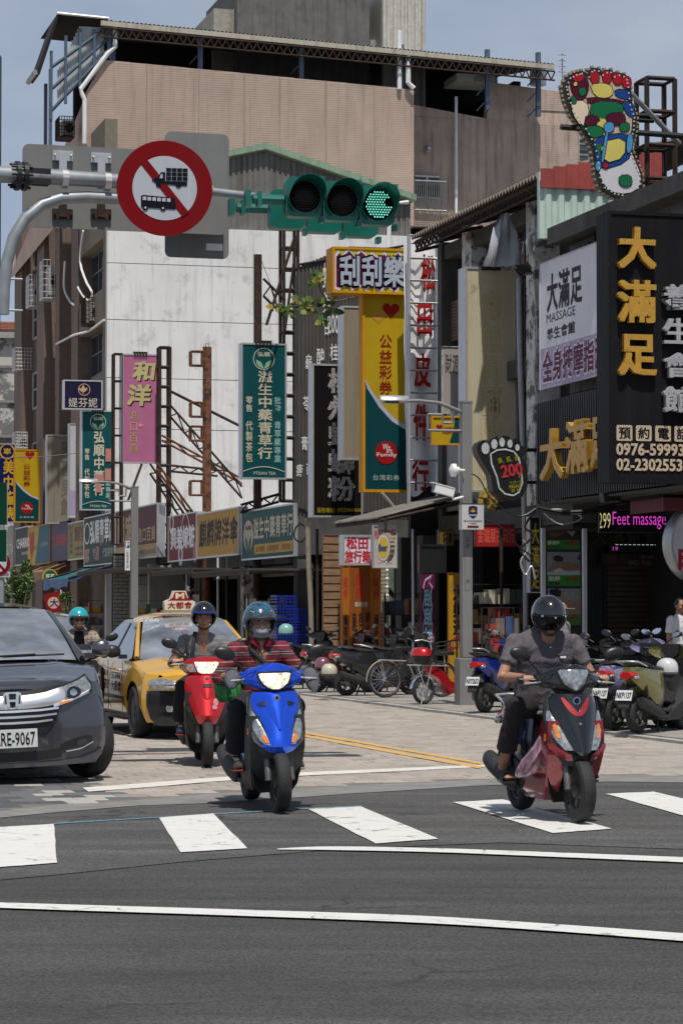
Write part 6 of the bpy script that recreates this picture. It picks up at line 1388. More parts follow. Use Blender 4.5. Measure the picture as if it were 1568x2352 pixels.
# branch by the lottery sign
o=sthing('tree_branch','leafy green and yellow branch poking out beside the scratch card sign','branch',*P3(850,672,55.5)); m=MB(bark)
br=[((856,676),(800,686),(755,696),(700,700),(650,705)),((770,692),(745,720),(735,735)),((750,694),(735,660),(725,635)),((840,672),(820,665))]
for b in br: m.tube([P3(x,y,55.5-.1*k) for k,(x,y) in enumerate(b)],[.03,.022,.018,.012,.008][:len(b)],n=6)
m.build('twig',o,kind='stuff',smooth=60); cl=0
for (x,y,n) in ((728,630,14),(735,648,8),(640,705,16),(658,712,10),(700,690,22),(722,700,16),(690,705,12),(752,690,12),(742,728,14),(735,735,8),(760,712,8),(820,670,8)):
    p=P3(x,y,55.2)
    for k in range(n):
        mb=MB(random.choice(leafm+leafm+[leafy])); c=Vector(p)+Vector((ru(-.14,.14),ru(-.12,.12),ru(-.1,.1))); s=ru(.10,.19); a=ru(0,6.3); t=ru(-.9,.1)
        d=Vector((cos(a)*cos(t),sin(a)*cos(t)*.6,sin(t))); w=d.cross(Vector((0,1,0))).normalized()*.38
        mb.add([c,c+(d*.35+w)*s,c+(d*.8+w*.7)*s,c+d*1.15*s,c+(d*.8-w*.7)*s,c+(d*.35-w)*s],[(0,1,2,3),(0,3,4,5)]); mb.build('leaf',o)
# ---------------- scooters: local forward is -y, x to the viewer's right, origin on the ground between the wheels
def paint(n,c,rough=.22,flake=.0,metal=.35,coat=1.): return mat('paint_'+n,c,rough,metal,var=.06,scale=9,coat=coat,spots=(16,.64,.04,.35),spotc=tuple(x*.5+.06 for x in c))
clearl=mat('clear_lamp',(.42,.43,.43),.08,.65,var=.5,scale=30); amber=mat('amber_lens',(.75,.22,.03),.2,var=.2); redl=mat('red_lens',(.45,.012,.012),.15,coat=1)
litl=mat('lit_headlamp',(.9,.8,.62),.1,.0,var=.75,scale=26,emit=.75); platew=mat('plate_white',(.6,.61,.6),.5,var=.05); seatm=mat('seat_vinyl',(.016,.016,.017),.48,var=.3,scale=20,bump=.25,bscale=90)
mirg=mat('mirror_glass',(.7,.75,.8),.03,1,var=.02); engm=mat('dull_engine_metal',(.12,.12,.12),.5,.6,var=.4,scale=10); dust=mat('dusty_black_plastic',(.022,.022,.023),.55,var=.5,scale=8,spots=(5,.55,.2,.35),spotc=(.09,.085,.08))
def wheel(name,parent,c,r,w,spokes=5,rimc=None,rad=.62,turn=0):
    o=bpy.data.objects.new(name,None); C.objects.link(o); o.parent=parent; o.location=c; o.rotation_euler=(0,0,turn)
    m=MB(rubber); n=32; P=[(rad*r,-w*.32),(rad*r*1.1,-w*.45),(r*.88,-w*.5),(r*.96,-w*.38),(r*.995,-w*.16),(r,0),(r*.995,w*.16),(r*.96,w*.38),(r*.88,w*.5),(rad*r*1.1,w*.45),(rad*r,w*.32)]
    m.lathe(P,None,n,ax='x',cap=False)
    # tread grooves, cut as raised blocks between them
    m.build('tyre',o,smooth=35)
    m=MB(rimc or engm); m.lathe([(rad*r,-w*.33),(rad*r*.93,-w*.3),(rad*r*.9,0),(rad*r*.93,w*.3),(rad*r,w*.33)],None,n,ax='x',cap=False)
    for k in range(spokes):
        a=2*PI*k/spokes; m.box((0,cos(a)*rad*r*.5,sin(a)*rad*r*.5),(w*.3,rad*r*.9,.045*r/.22),rot=(a,0,0))
    m.lathe([(.05,-w*.4),(.05,w*.4)],None,14,ax='x'); m.lathe([(rad*r*.55,w*.18),(rad*r*.55,w*.22),(rad*r*.4,w*.22)],engm,20,ax='x'); m.build('rim',o,smooth=40)
    return o
def scooter(label,pos,psi,body,lower,style='blue',plate=None,lit=False,lean=0,group=None,steer=0,rearc=None,mirror=blackp,seatc=None,stand=False,helm=None,name='scooter'):
    o=thing(name,label,'scooter',pos,psi,group); o.rotation_euler=(0,lean,psi)
    st=bpy.data.objects.new('steering',None) if 0 else o
    wheel('front_wheel',o,(0,-.63,.228),.228,.105,turn=steer); wheel('rear_wheel',o,(0,.635,.222),.222,.115)
    for s in (-1,1):
        m=MB(engm); m.tube([(s*.088,-.635,.235),(s*.085,-.585,.40)],.026,n=10); m.tube([(s*.085,-.59,.38),(s*.08,-.49,.66)],.019,n=10); m.build('fork_leg',o,smooth=40)
    # mudguard over the front wheel
    m=MB(dust); g=[]
    for k in range(13):
        a=R(78+k*6.5)
        for j in range(7): q=-1+j/3; g.append((q*.075,-.63-.258*cos(a)*(1-.06*q*q),.228+.262*sin(a)*(1-.07*q*q)))
    m.add(g,[(k*7+j,k*7+j+1,(k+1)*7+j+1,(k+1)*7+j) for k in range(12) for j in range(6)]); m.build('mudguard',o,smooth=60)
    S=lambda x,z:-.715+.47*(z-.45)+2.0*x*x+1.6*max(0,.5-z)**1.2
    # dark shell of the leg shield with its lower skirts
    m=MB(dust); m.skin([(.40,-.10,.10),(.46,-.15,.15),(.55,-.195,.195),(.66,-.212,.212),(.76,-.212,.212),(.85,-.195,.195),(.91,-.16,.16)],S,-.004,.03,nc=12); m.build('leg_shield',o,smooth=50)
    m=MB(dust)
    m.loft([[(x*.17,y+.0*x*x,z) for x in (-1,-.6,0,.6,1)]+[(x*.15,y+.07,z) for x in (1,0,-1)] for y,z in ((-.44,.90),(-.47,.7),(-.43,.5),(-.36,.33))]); m.build('inner_shield',o,smooth=40)
    for s in (-1,1):
        rings=[]
        for (yf,yb,z,x0,x1) in ((-.58,-.40,.72,.14,.207),(-.60,-.36,.60,.10,.212),(-.585,-.32,.48,.09,.21),(-.54,-.22,.37,.085,.20),(-.48,-.02,.28,.085,.19),(-.40,.10,.20,.08,.17),(-.30,.14,.14,.07,.14)):
            rings.append([(s*x1,yf+.03,z),(s*(x1+.003),(yf+yb)/2,z),(s*x1,yb,z),(s*x0,yb,z),(s*x0,yf,z)])
        m=MB(lower); m.loft(rings); m.build('side_fairing',o,smooth=45)
    m=MB(dust); m.skin([(.13,-.12,.12),(.2,-.165,.165),(.32,-.185,.185),(.45,-.19,.19),(.6,-.19,.19)],lambda x,z:-.37-.12*abs(x/.19)**2+.0*z,0,.02,nc=10); m.build('lower_cowl',o,smooth=50)
    m=MB(dust); m.bx(-.165,.165,-.32,.16,.235,.285); bevel(m.build('floorboard',o),.02)
    m=MB(dust); m.loft([[(-.1,y,z0),(.1,y,z0),(.12,y,z1),(-.12,y,z1)] for y,z0,z1 in ((-.3,.14,.22),(.0,.13,.24),(.3,.16,.34))]); m.build('under_tray',o)
    # front panel, lamps and trim
    if style=='blue':
        m=MB(body); m.skin([(.435,-.05,.05),(.455,-.10,.10),(.49,-.135,.135),(.52,-.13,.13),(.56,-.095,.095),(.62,-.10,.10),(.70,-.135,.135),(.765,-.175,.175),(.82,-.185,.185),(.87,-.178,.178),(.895,-.16,.16)],S,.014,.02,nc=12,crown=.02); m.build('front_panel',o,smooth=38)
        m=MB(body); m.skin([(.62,-.012,.012),(.70,-.05,.05),(.80,-.09,.09),(.88,-.1,.1)],S,.034,.02,nc=6,crown=.018); m.build('front_crest',o,smooth=38)
        for s in (-1,1):
            f=lambda z,a,b:(z,min(s*a,s*b),max(s*a,s*b))
            m=MB(greyfair); m.skin([f(.485,.06,.135),f(.53,.085,.188),f(.62,.11,.212),f(.74,.165,.215),f(.86,.185,.205)],S,.006,.02,nc=5); m.build('trim',o,smooth=40)
            m=MB(clearl); m.skin([f(.505,.075,.115),f(.55,.09,.165),f(.62,.115,.19),f(.70,.15,.198),f(.755,.178,.19)],S,.021,.015,nc=5,crown=.008); m.build('turn_lamp',o,smooth=60)
            m=MB(amber); m.skin([f(.52,.085,.11),f(.56,.10,.135),f(.58,.11,.13)],S,.032,.01,nc=3); m.build('amber_bulb',o)
            m=MB(blackp); m.skin([f(.795,.07,.12),f(.81,.075,.145),f(.825,.08,.10)],S,.037,.01,nc=3); m.build('vent_slot',o)
        m=MB(chrome); m.lathe([(.022,0),(.022,.006)],None,18,(0,S(0,.85)-.055,.85),'y'); m.lathe([(.014,.006),(.014,.009)],blackp,12,(0,S(0,.85)-.055,.85),'y'); m.build('badge',o)
    elif style=='red':
        m=MB(body); m.skin([(.405,-.055,.055),(.42,-.085,.085),(.50,-.125,.125),(.60,-.165,.165),(.70,-.20,.20),(.78,-.215,.215),(.85,-.20,.20),(.88,-.17,.17)],S,.016,.02,nc=12,crown=.03); m.build('front_panel',o,smooth=38)
        m=MB(body); m.skin([(.66,-.03,.03),(.69,-.05,.05),(.76,-.075,.075),(.83,-.095,.095)],S,.045,.02,nc=6,crown=.012); m.build('front_crest',o,smooth=38)
        for z in (.775,.795): m=MB(blackp); m.skin([(z,-.04,.04),(z+.008,-.045,.045)],S,.068,.01,nc=4); m.build('vent_slot',o)
        for s in (-1,1): m=MB(mat('worn_sticker',(.5,.22,.22),.6,var=.5,scale=30)); 
        m.skin([(.60,.06,.1),(.63,.055,.105),(.66,.07,.1)],S,.048,.004,nc=3); m.skin([(.56,.05,.085),(.58,.045,.095),(.60,.055,.085)],S,.048,.004,nc=3); m.build('sticker',o,kind='stuff')
        m=MB(chrome); m.lathe([(.017,0),(.017,.006)],None,16,(0,S(0,.85)-.05,.85),'y'); m.build('badge',o)
    else:
        m=MB(body); m.skin([(.48,-.03,.03),(.50,-.055,.055),(.60,-.10,.10),(.72,-.15,.15),(.82,-.175,.175),(.88,-.172,.172),(.91,-.14,.14)],S,.016,.02,nc=12,crown=.035); m.build('front_panel',o,smooth=38)
        for s in (-1,1):
            f=lambda z,a,b:(z,min(s*a,s*b),max(s*a,s*b))
            m=MB(clearl); m.skin([f(.515,.065,.12),f(.57,.09,.165),f(.65,.12,.198),f(.73,.155,.208),f(.79,.18,.198)],S,.018,.015,nc=5,crown=.008); m.build('turn_lamp',o,smooth=60)
            if s>0 or not lit: m=MB(amber); m.skin([f(.60,.14,.16),f(.66,.15,.175),f(.72,.165,.185)],S,.03,.01,nc=3); m.build('amber_bulb',o)
            m=MB(lower); m.skin([f(.44,.06,.10),f(.485,.08,.175),f(.53,.155,.212),f(.56,.19,.214)],S,.012,.02,nc=5); m.build('trim',o,smooth=40)
            # red chevron
            m=MB(paint('chevron_red',(.42,.03,.03))); m.skin([f(.755,.0,.02),f(.775,.0,.05),f(.80,.018,.072),f(.85,.06,.098),f(.885,.09,.108)],S,.052,.012,nc=3,crown=.0); m.build('chevron',o,smooth=30)
        m=MB(chrome); m.lathe([(.03,0),(.028,.006)],None,18,(0,S(0,.862)-.056,.862),'y'); m.lathe([(.022,.006),(.02,.009)],C_(20,40,90),14,(0,S(0,.862)-.056,.862),'y'); m.build('badge',o)
        m=MB(chrome); m.lathe([(.01,0),(.01,.006)],None,12,(0,S(0,.70)-.055,.70),'y'); m.build('bolt',o)
    # handlebar cover
    H=lambda x,z:-.50+.16*(z-.95)+1.5*x*x
    hb=body
    if style=='red':
        rows=[(.885,-.14,.14),(.90,-.20,.20),(.95,-.255,.255),(.99,-.262,.262),(1.02,-.22,.22),(1.045,-.13,.13),(1.06,-.05,.05)]
        m=MB(hb); m.skin(rows,H,.0,.15,nc=12,crown=.03); m.build('handlebar_cover',o,smooth=45)
        m=MB(litl if lit else clearl); m.skin([(.90,-.06,.06),(.915,-.085,.085),(.97,-.108,.108),(1.01,-.12,.12)],H,.045,.02,nc=8,crown=.012); m.build('headlight',o,smooth=50)
        for s in (-1,1):
            f=lambda z,a,b:(z,min(s*a,s*b),max(s*a,s*b)); m=MB(clearl); m.skin([f(.912,.10,.195),f(.94,.115,.24),f(.99,.13,.252)],H,.03,.02,nc=5); m.build('turn_lamp',o,smooth=40)
            m=MB(amber); m.skin([f(.93,.165,.19),f(.965,.17,.20)],H,.044,.006,nc=2); m.build('amber_bulb',o)
    elif style=='blue':
        rows=[(.905,-.06,.06),(.925,-.14,.14),(.96,-.215,.215),(1.0,-.24,.24),(1.04,-.235,.235),(1.075,-.14,.14),(1.10,-.07,.07),(1.108,-.03,.03)]
        m=MB(hb); m.skin(rows,H,.0,.15,nc=12,crown=.035); m.build('handlebar_cover',o,smooth=45)
        m=MB(litl if lit else clearl); m.skin([(.915,-.03,.03),(.93,-.06,.06),(.96,-.095,.095),(1.0,-.115,.115),(1.03,-.12,.12),(1.035,-.09,.09)],H,.05,.02,nc=10,crown=.014); m.build('headlight',o,smooth=50)
        m=MB(blackp); 
        m.skin([(.905,-.04,.04),(.915,-.065,.065),(.95,-.11,.11),(1.0,-.13,.13),(1.045,-.135,.135),(1.05,-.10,.10)],H,.043,.01,nc=10,crown=.012); m.build('headlight_rim',o,smooth=50)
    else:
        rows=[(.935,-.08,.08),(.95,-.17,.17),(.985,-.225,.225),(1.02,-.24,.24),(1.055,-.2,.2),(1.09,-.13,.13),(1.115,-.07,.07),(1.12,-.03,.03)]
        m=MB(hb); m.skin(rows,H,.0,.15,nc=12,crown=.035); m.build('handlebar_cover',o,smooth=45)
        m=MB(clearl); m.skin([(.935,-.015,.015),(.95,-.05,.05),(.985,-.08,.08),(1.03,-.1,.1),(1.07,-.115,.115),(1.082,-.10,.10),(1.085,-.04,.04)],H,.05,.02,nc=10,crown=.02); m.build('headlight',o,smooth=50)
        m=MB(blackp); m.skin([(.925,-.03,.03),(.945,-.065,.065),(.985,-.092,.092),(1.03,-.112,.112),(1.075,-.127,.127),(1.09,-.11,.11)],H,.045,.01,nc=10,crown=.018); m.build('headlight_rim',o,smooth=50)
    m=MB(blackp); m.loft([[(x,y,z) for x,y,z in ((-w_,-.46,z),(w_,-.46,z),(w_,-.3,z+.02),(-w_,-.3,z+.02))] for z,w_ in ((.88,.06),(.94,.11),(1.04,.12))]); m.build('instrument_housing',o)
    hz_=1.0
    for s in (-1,1):
        m=MB(blackp); m.tube([(s*.19,-.38,hz_),(s*.36,-.34,hz_+.005)],.018,n=10); m.lathe([(.024,0),(.024,.012)],None,12,(s*.362,-.34,hz_+.005),'x'); m.build('grip',o,smooth=40)
        m=MB(alu); m.tube([(s*.20,-.41,hz_-.005),(s*.26,-.445,hz_-.012),(s*.34,-.43,hz_-.018)],.007,n=6); m.build('brake_lever',o,smooth=60)
        md=ru(-.07,.02) if stand else 0; mr_=ru(.7,.95) if stand else 1
        m=MB(blackp); m.tube([(s*.205,-.37,1.02),(s*.225,-.375,1.08+md*.5),(s*.30,-.385,1.15+md)],.0085,n=8); m.lathe([(.016,0),(.014,.05)],None,10,(s*.205,-.37,1.02)); m.ell((s*.355,-.385,1.19+md),(.082*mr_,.026,.05*mr_),n=18,k=10,rot=(0,-s*.28,0)); mo=m.build('mirror',o,smooth=70)
        MB(mirg if rnd()<.5 else glassd).add([(s*.355+.068*mr_*cos(a),-.357,1.19+md+mr_*(.038*sin(a)+s*.28*.068*cos(a))) for a in [2*PI*k/20 for k in range(20)]],[tuple(range(20))]).build('mirror_glass',mo)
    m=MB(blackp)      # brake cables looping from the levers into the cover, reflectors and a seam line
    for s in (-1,1): m.tube([(s*.25,-.43,hz_-.01),(s*.20,-.50,hz_+.03),(s*.12,-.47,hz_+.06),(s*.06,-.42,hz_+.02)],.004,n=5)
    m.build('brake_cable',o,kind='stuff',smooth=60)
    for s in (-1,1): m=MB(amber); m.box((s*.213,-.50,.60),(.008,.03,.05)); m.build('side_reflector',o)
    m=MB(blackp)
    for z0_,z1_ in ((.46,.88),):
        for s in (-1,1):
            m.skin([(z0_+.10,min(s*.196,s*.203),max(s*.196,s*.203)),((z0_+z1_)/2+.05,min(s*.208,s*.216),max(s*.208,s*.216)),(z1_-.02,min(s*.186,s*.194),max(s*.186,s*.194))],S,.012,.01,nc=2)
    m.build('panel_seam',o,kind='stuff')
    # seat, rear body, engine, exhaust, tail
    rc=rearc or body
    rings=[]
    for y,zb_,zt_,w_ in ((.10,.29,.70,.105),(.16,.29,.745,.14),(.3,.33,.755,.155),(.5,.43,.765,.16),(.68,.52,.785,.14),(.82,.60,.80,.10),(.92,.68,.79,.05)):
        rings.append([(-w_*.7,y,zb_),(w_*.7,y,zb_),(w_*.98,y,zb_+.1),(w_,y,(zb_+zt_)/2+.04),(w_*.85,y,zt_),(-w_*.85,y,zt_),(-w_,y,(zb_+zt_)/2+.04),(-w_*.98,y,zb_+.1)])
    m=MB(rc); m.loft(rings); m.build('rear_body',o,smooth=40)
    rings=[]
    for y,z,w_,h in ((.06,.745,.07,.03),(.12,.765,.115,.06),(.3,.77,.15,.075),(.48,.785,.155,.085),(.56,.815,.15,.085),(.72,.83,.13,.075),(.84,.83,.08,.05)):
        rings.append([(w_*cos(2*PI*k/14),y,z+h*.55*max(-.6,sin(2*PI*k/14))) for k in range(14)])
    m=MB(seatc or seatm); m.loft(rings); m.build('seat',o,smooth=60)
    m=MB(engm); m.box((.115,.42,.27),(.07,.5,.13)); m.lathe([(.085,0),(.085,.05),(.05,.06)],None,18,(.12,.62,.25),'x'); m.lathe([(.075,0),(.075,.05)],None,18,(.12,.3,.28),'x'); m.box((0,.38,.30),(.2,.26,.18)); m.build('engine',o,kind='stuff',smooth=40)
    m=MB(dust); m.loft([[(-.175+r*cos(a),y,z+r*1.15*sin(a)) for a in [2*PI*k/14 for k in range(14)]] for y,z,r in ((.22,.20,.02),(.3,.22,.045),(.5,.27,.062),(.78,.35,.066),(.86,.375,.06),(.865,.376,.035))]); m.tube([(-.175,.24,.2),(-.14,.05,.17),(-.05,.1,.2)],.018,n=8); m.build('exhaust',o,smooth=45)
    m=MB(blackp); m.tube([(.16,.56,.33),(.16,.64,.60)],.028,n=10); m.tube([(-.11,.56,.33),(-.11,.64,.60)],.026,n=10)
    for k in range(6):
        for s in (.16,-.11): m.lathe([(.036,0),(.036,.01)],redl if rearc is None and s>0 else blackp,10,(s,.57+.012*k,.36+.035*k))
    m.build('shock_absorber',o,kind='stuff',smooth=40)
    m=MB(dust); m.loft([[(-.07,y,z),(.07,y,z),(.075,y+.01,z+.02),(-.075,y+.01,z+.02)] for y,z in ((.72,.58),(.88,.52),(.98,.36),(1.0,.30))]); m.build('rear_mudguard',o)
    m=MB(redl); m.loft([[(w_*cos(a),y,z+.045*sin(a)) for a in [2*PI*k/12 for k in range(12)]] for y,z,w_ in ((.80,.70,.115),(.9,.70,.11),(.945,.695,.07))]); m.build('tail_light',o,smooth=50)
    for s in (-1,1): m=MB(clearl); m.ell((s*.105,.86,.67),(.035,.06,.03),n=10,k=6); m.build('rear_turn_lamp',o,smooth=60)
    m=MB(alu if style!='blue' else blackm); m.tube([(-.13,.62,.80),(-.125,.86,.86),(0,.93,.865),(.125,.86,.86),(.13,.62,.80)],.011,n=8); m.build('grab_rail',o,smooth=60)
    if plate:
        po=bpy.data.objects.new('number_plate',None); C.objects.link(po); po.parent=o; po.location=(0,.985,.46); po.rotation_euler=(R(-22),0,PI)
        MB(platew).bx(-.105,.105,-.006,.0,-.065,.065).build('plate_sheet',po); MB(bk).text(plate,-.095,-.04,.095,.035,-.009,bold=.03).build('plate_text',po)
    if stand:
        m=MB(blackm); m.tube([(-.1,.3,.2),(-.15,.36,.0)],.014,n=6); m.tube([(.1,.3,.2),(.15,.36,.0)],.014,n=6); m.tube([(-.13,.34,.08),(.13,.34,.08)],.012,n=6); m.build('centre_stand',o,kind='stuff')
    return o
greyfair=mat('satin_grey_fairing',(.10,.10,.105),.4,.3,var=.15,scale=6)
def on(x,y): p=pG(x,y); return (p.x,p.y,0)
def mid(xf,yf,psi,z=0.004): 
    p=pG(xf,yf); return (p.x-.63*sin(psi),p.y+.63*cos(psi),z)
blueP=paint('electric_blue',(.008,.095,.80),.26,metal=.6); redP=paint('bright_red',(.62,.014,.02),.28,metal=.55); blackP_=paint('gloss_black',(.011,.012,.016),.14,metal=.2); dkredP=paint('deep_red',(.26,.008,.016),.22)
SB=scooter('electric blue scooter with lit headlamp ridden by the masked person',mid(645,1866,R(12)),R(12),blueP,dust,'blue',lit=True,lean=R(-1.5),group='ridden scooters at the crossing')
SR=scooter('red scooter with worn lower nose ridden beside the taxi',mid(476,1763,R(6)),R(6),redP,dust,'red',lit=True,group='ridden scooters at the crossing')
SK=scooter('black and dark red scooter with red chevron on the right crosswalk bar',mid(1330,1891,R(15)),R(15),blackP_,dkredP,'black',group='ridden scooters at the crossing',rearc=blackP_)
gp_='scooters parked by the shops'
def parked(l,x,y,psi,body,plate,style='blue',**k):
    p=pG(x,y,.045); ps=R(psi); return scooter(l,(p.x+.635*sin(ps),p.y-.635*cos(ps),.045),ps,body,k.pop('lower',dust),style,plate=plate,stand=True,group=gp_,**k)
parked('blue scooter parked right of the lamp post, red tail lamp towards us',1112,1637,148,paint('dark_blue',(.005,.025,.24)),'NXY2653')
parked('red and black scooter parked behind the blue one at the lamp post',1106,1612,152,redP,None,'red')
parked('lilac and teal electric scooter parked left of the olive one',1408,1677,146,paint('lilac',(.30,.27,.47),.4,metal=0),'NAP1137','black',seatc=mat('brown_seat',(.035,.028,.024),.6))
parked('olive gold scooter with white helmet parked near the right edge',1462,1684,148,paint('olive_gold',(.26,.24,.07),.35,metal=.6),'NKP1137','red')
parked('black scooter parked behind the olive one at the right edge',1545,1672,150,blackP_,None,'blue')
parked('black scooter parked right behind the black scooter rider',1325,1668,150,paint('soot_black',(.012,.012,.013),.3),None,'black')
parked('dark grey scooter parked between the rider and the lilac scooter',1372,1672,149,paint('charcoal',(.03,.03,.035),.3),None,'blue')
parked('black scooter with white plate parked left of the old bicycle',795,1598,118,paint('silver_black',(.03,.03,.032),.3),'BH1912','blue')
parked('black scooter parked left of the plated one, pink helmet on its side',727,1590,120,paint('maroon_black',(.06,.01,.012),.3),None,'black')
parked('black scooter with pale teal helmet parked behind the masked rider',660,1583,140,paint('coal',(.014,.014,.014),.3),None,'blue')
parked('dark scooter parked behind the bicycle with its nose to the wall',848,1590,112,paint('coal2',(.02,.02,.022),.35),None,'red')
# helmets left on parked scooters
def helmet_loose(l,c,col,r=.135,visor=False):
    o=thing('helmet',l,'helmet',c,rnd()*2); m=MB(col); m.lathe([(r*.96,-.04),(r*1.02,.0),(r*1.0,.05),(r*.9,.095),(r*.7,.128),(r*.4,.15),(.01,.156)],None,22); m.build('shell',o,smooth=70)
    MB(blackp).lathe([(r*.99,-.035),(r*1.03,-.035),(r*1.03,-.02),(r*.99,-.02)],None,22,cap=False).build('edge_trim',o); return o
p=pY(1531,1540,31.9); helmet_loose('white helmet sitting on the olive scooter seat',p,mat('helmet_white',(.55,.56,.56),.3,coat=1)); p=pY(741,1530,44.5); helmet_loose('metallic pink helmet hanging on a parked scooter',p,mat('helmet_pink',(.25,.10,.14),.25,.4,coat=1)); p=pY(756,1545,44.3); helmet_loose('cream helmet below the pink one',p,mat('helmet_cream',(.5,.46,.36),.35,coat=.5)); p=pY(657,1452,47); helmet_loose('pale teal helmet on top of a parked scooter box',p,mat('helmet_teal',(.2,.42,.38),.3,coat=1))
o=thing('top_box','black scooter top box under the pale teal helmet','box',pY(650,1475,47)); m=MB(blackp); m.bx(-.2,.2,-.18,.18,-.25,.0); bevel(m.build('box_body',o),.05,3)
# bicycle
def spoked(parent,c,r,nsp=20,rimm=chrome,tw=.022):
    w_=bpy.data.objects.new('wheel',None); C.objects.link(w_); w_.parent=parent; w_.location=c; n=36
    rings=[[(tw*cos(b),cos(a)*(r-tw+tw*sin(b)),sin(a)*(r-tw+tw*sin(b))) for b in [2*PI*j/6 for j in range(6)]] for a in [2*PI*k/n for k in range(n)]]
    MB(rubber).loft(rings,loop=True).build('tyre',w_,smooth=60)
    m=MB(rimm); m.lathe([(r-.055,-.012),(r-.04,-.014),(r-.04,.014),(r-.055,.012)],None,n,ax='x',cap=False); m.lathe([(.022,-.04),(.022,.04)],None,10,ax='x')
    m.build('rim',w_,smooth=40); m=MB(rimm)
    for k in range(nsp): a=2*PI*k/nsp; m.tube([(.02*(-1)**k,cos(a+.2)*.02,sin(a+.2)*.02),(0,cos(a)*(r-.05),sin(a)*(r-.05))],.0028,n=3)
    m.build('spokes',w_,kind='stuff'); return w_
p=pG(885,1603,.045); ps=R(112)
o=thing('bicycle','old black bicycle with cream mudguard leaning between parked scooters','bicycle',(p.x+.52*sin(ps),p.y-.52*cos(ps),.045),ps); o.rotation_euler=(0,R(5),ps)
spoked(o,(0,.52,.31),.31); spoked(o,(0,-.53,.31),.31)
m=MB(blackm); T=lambda *q,r=.015:m.tube(list(q),r,n=8)
T((0,.52,.31),(0,.08,.28)); T((0,.08,.28),(0,.16,.72),r=.017); T((0,.16,.62),(0,-.38,.66)); T((0,.08,.28),(0,-.40,.58),r=.018); T((0,-.36,.80),(0,-.44,.55),r=.018); T((0,.52,.31),(0,.15,.62),r=.01); T((0,-.42,.6),(.04,-.46,.45),(.04,-.53,.31),r=.012); T((0,-.42,.6),(-.04,-.46,.45),(-.04,-.53,.31),r=.012); m.build('bike_frame',o,smooth=50)
m=MB(alu); m.tube([(-.27,-.18,.98),(-.24,-.3,1.0),(-.08,-.36,.95),(0,-.35,.93),(.08,-.36,.95),(.24,-.3,1.0),(.27,-.18,.98)],.012,n=8); m.tube([(0,-.36,.78),(0,-.35,.93)],.013); m.build('handlebar',o,smooth=60)
m=MB(seatm); m.loft([[(w_*cos(a),y,.84+.03*sin(a)) for a in [2*PI*k/10 for k in range(10)]] for y,w_ in ((.02,.02),(.1,.05),(.2,.09),(.28,.10),(.32,.07))]); m.tube([(0,.16,.7),(0,.17,.83)],.012); m.build('saddle',o,smooth=60)
m=MB(mat('cream_guard',(.42,.35,.24),.5,var=.2)); g=[]
for k in range(15):
    a=R(-5+k*11)
    for j in range(4): q=-1+j*2/3; g.append((q*.03,.52+.335*cos(a),.31+.335*sin(a)-.01*q*q))
m.add(g,[(k*4+j,k*4+j+1,(k+1)*4+j+1,(k+1)*4+j) for k in range(14) for j in range(3)]); m.build('mudguard',o,smooth=60)
m=MB(alu); m.tube([(-.05,.14,.62),(-.06,.62,.64),(.06,.62,.64),(.05,.14,.62)],.008); m.tube([(-.05,.6,.64),(-.02,.52,.31)],.006,n=5); m.tube([(.05,.6,.64),(.02,.52,.31)],.006,n=5); m.build('rack',o,smooth=50)
m=MB(blackm); m.lathe([(.09,0),(.09,.004)],None,20,(.05,.08,.28),'x'); m.tube([(.06,.08,.28),(.08,.05,.12)],.009); m.tube([(-.06,.08,.28),(-.08,.11,.44)],.009); m.box((.11,.05,.12),(.08,.05,.02)); m.box((-.11,.11,.44),(.08,.05,.02)); m.build('crank',o,kind='stuff')
m=MB(mat('wire_basket',(.03,.03,.03),.5))
for k in range(8):
    x=-.16+.32*k/7; m.tube([(x,-.42,.72),(x,-.42,.93)],.004,n=3); m.tube([(x,-.68,.75),(x,-.68,.95)],.004,n=3); m.tube([(x,-.42,.72),(x,-.68,.75)],.004,n=3)
for z in (.0,.07,.14,.21):
    m.tube([(-.16,-.42,.72+z),(.16,-.42,.72+z),(.16,-.68,.75+z),(-.16,-.68,.75+z),(-.16,-.42,.72+z)],.004,n=3)
m.build('basket',o,kind='stuff')
# electric bicycle with the red top box
p=pG(972,1618,.045); ps=R(126)
o=thing('electric_bicycle','small red electric bicycle with red topped box left of the lamp post','bicycle',(p.x+.48*sin(ps),p.y-.48*cos(ps),.045),ps)
for y in (.48,-.50):
    w_=spoked(o,(0,y,.215),.215,10,alu,.032); m=MB(alu); m.lathe([(.09,-.03),(.09,.03)],None,18,ax='x')
    for k in range(6): a=2*PI*k/6; m.box((0,cos(a)*.1,sin(a)*.1),(.03,.15,.04),rot=(a+.4,0,0))
    m.build('hub',w_,kind='stuff')
m=MB(redP); m.loft([[(-w_,y,z-h),(w_,y,z-h),(w_,y,z+h),(-w_,y,z+h)] for y,z,w_,h in ((.42,.55,.03,.05),(.25,.5,.06,.08),(.1,.4,.07,.1),(-.02,.26,.06,.1),(-.25,.24,.05,.06),(-.36,.42,.035,.06),(-.40,.62,.03,.05))]); m.build('bike_frame',o,smooth=30)
m=MB(alu); m.tube([(-.08,.05,.6),(-.1,.72,.62),(.1,.72,.62),(.08,.05,.6)],.01); 
for s in (-1,1): m.tube([(s*.1,.68,.62),(s*.08,.5,.25)],.008,n=5); m.tube([(s*.1,.4,.61),(s*.08,.48,.25)],.008,n=5)
m.tube([(-.05,.5,.28),(-.07,.58,.0)],.01); m.build('rack',o,smooth=50)
m=MB(seatm); m.loft([[(w_*cos(a),y,.80+.035*sin(a)) for a in [2*PI*k/10 for k in range(10)]] for y,w_ in ((-.12,.03),(.0,.08),(.12,.13),(.2,.10))]); m.build('saddle',o,smooth=60); MB(chrome).tube([(0,.03,.5),(0,.06,.79)],.014).build('seat_post',o)
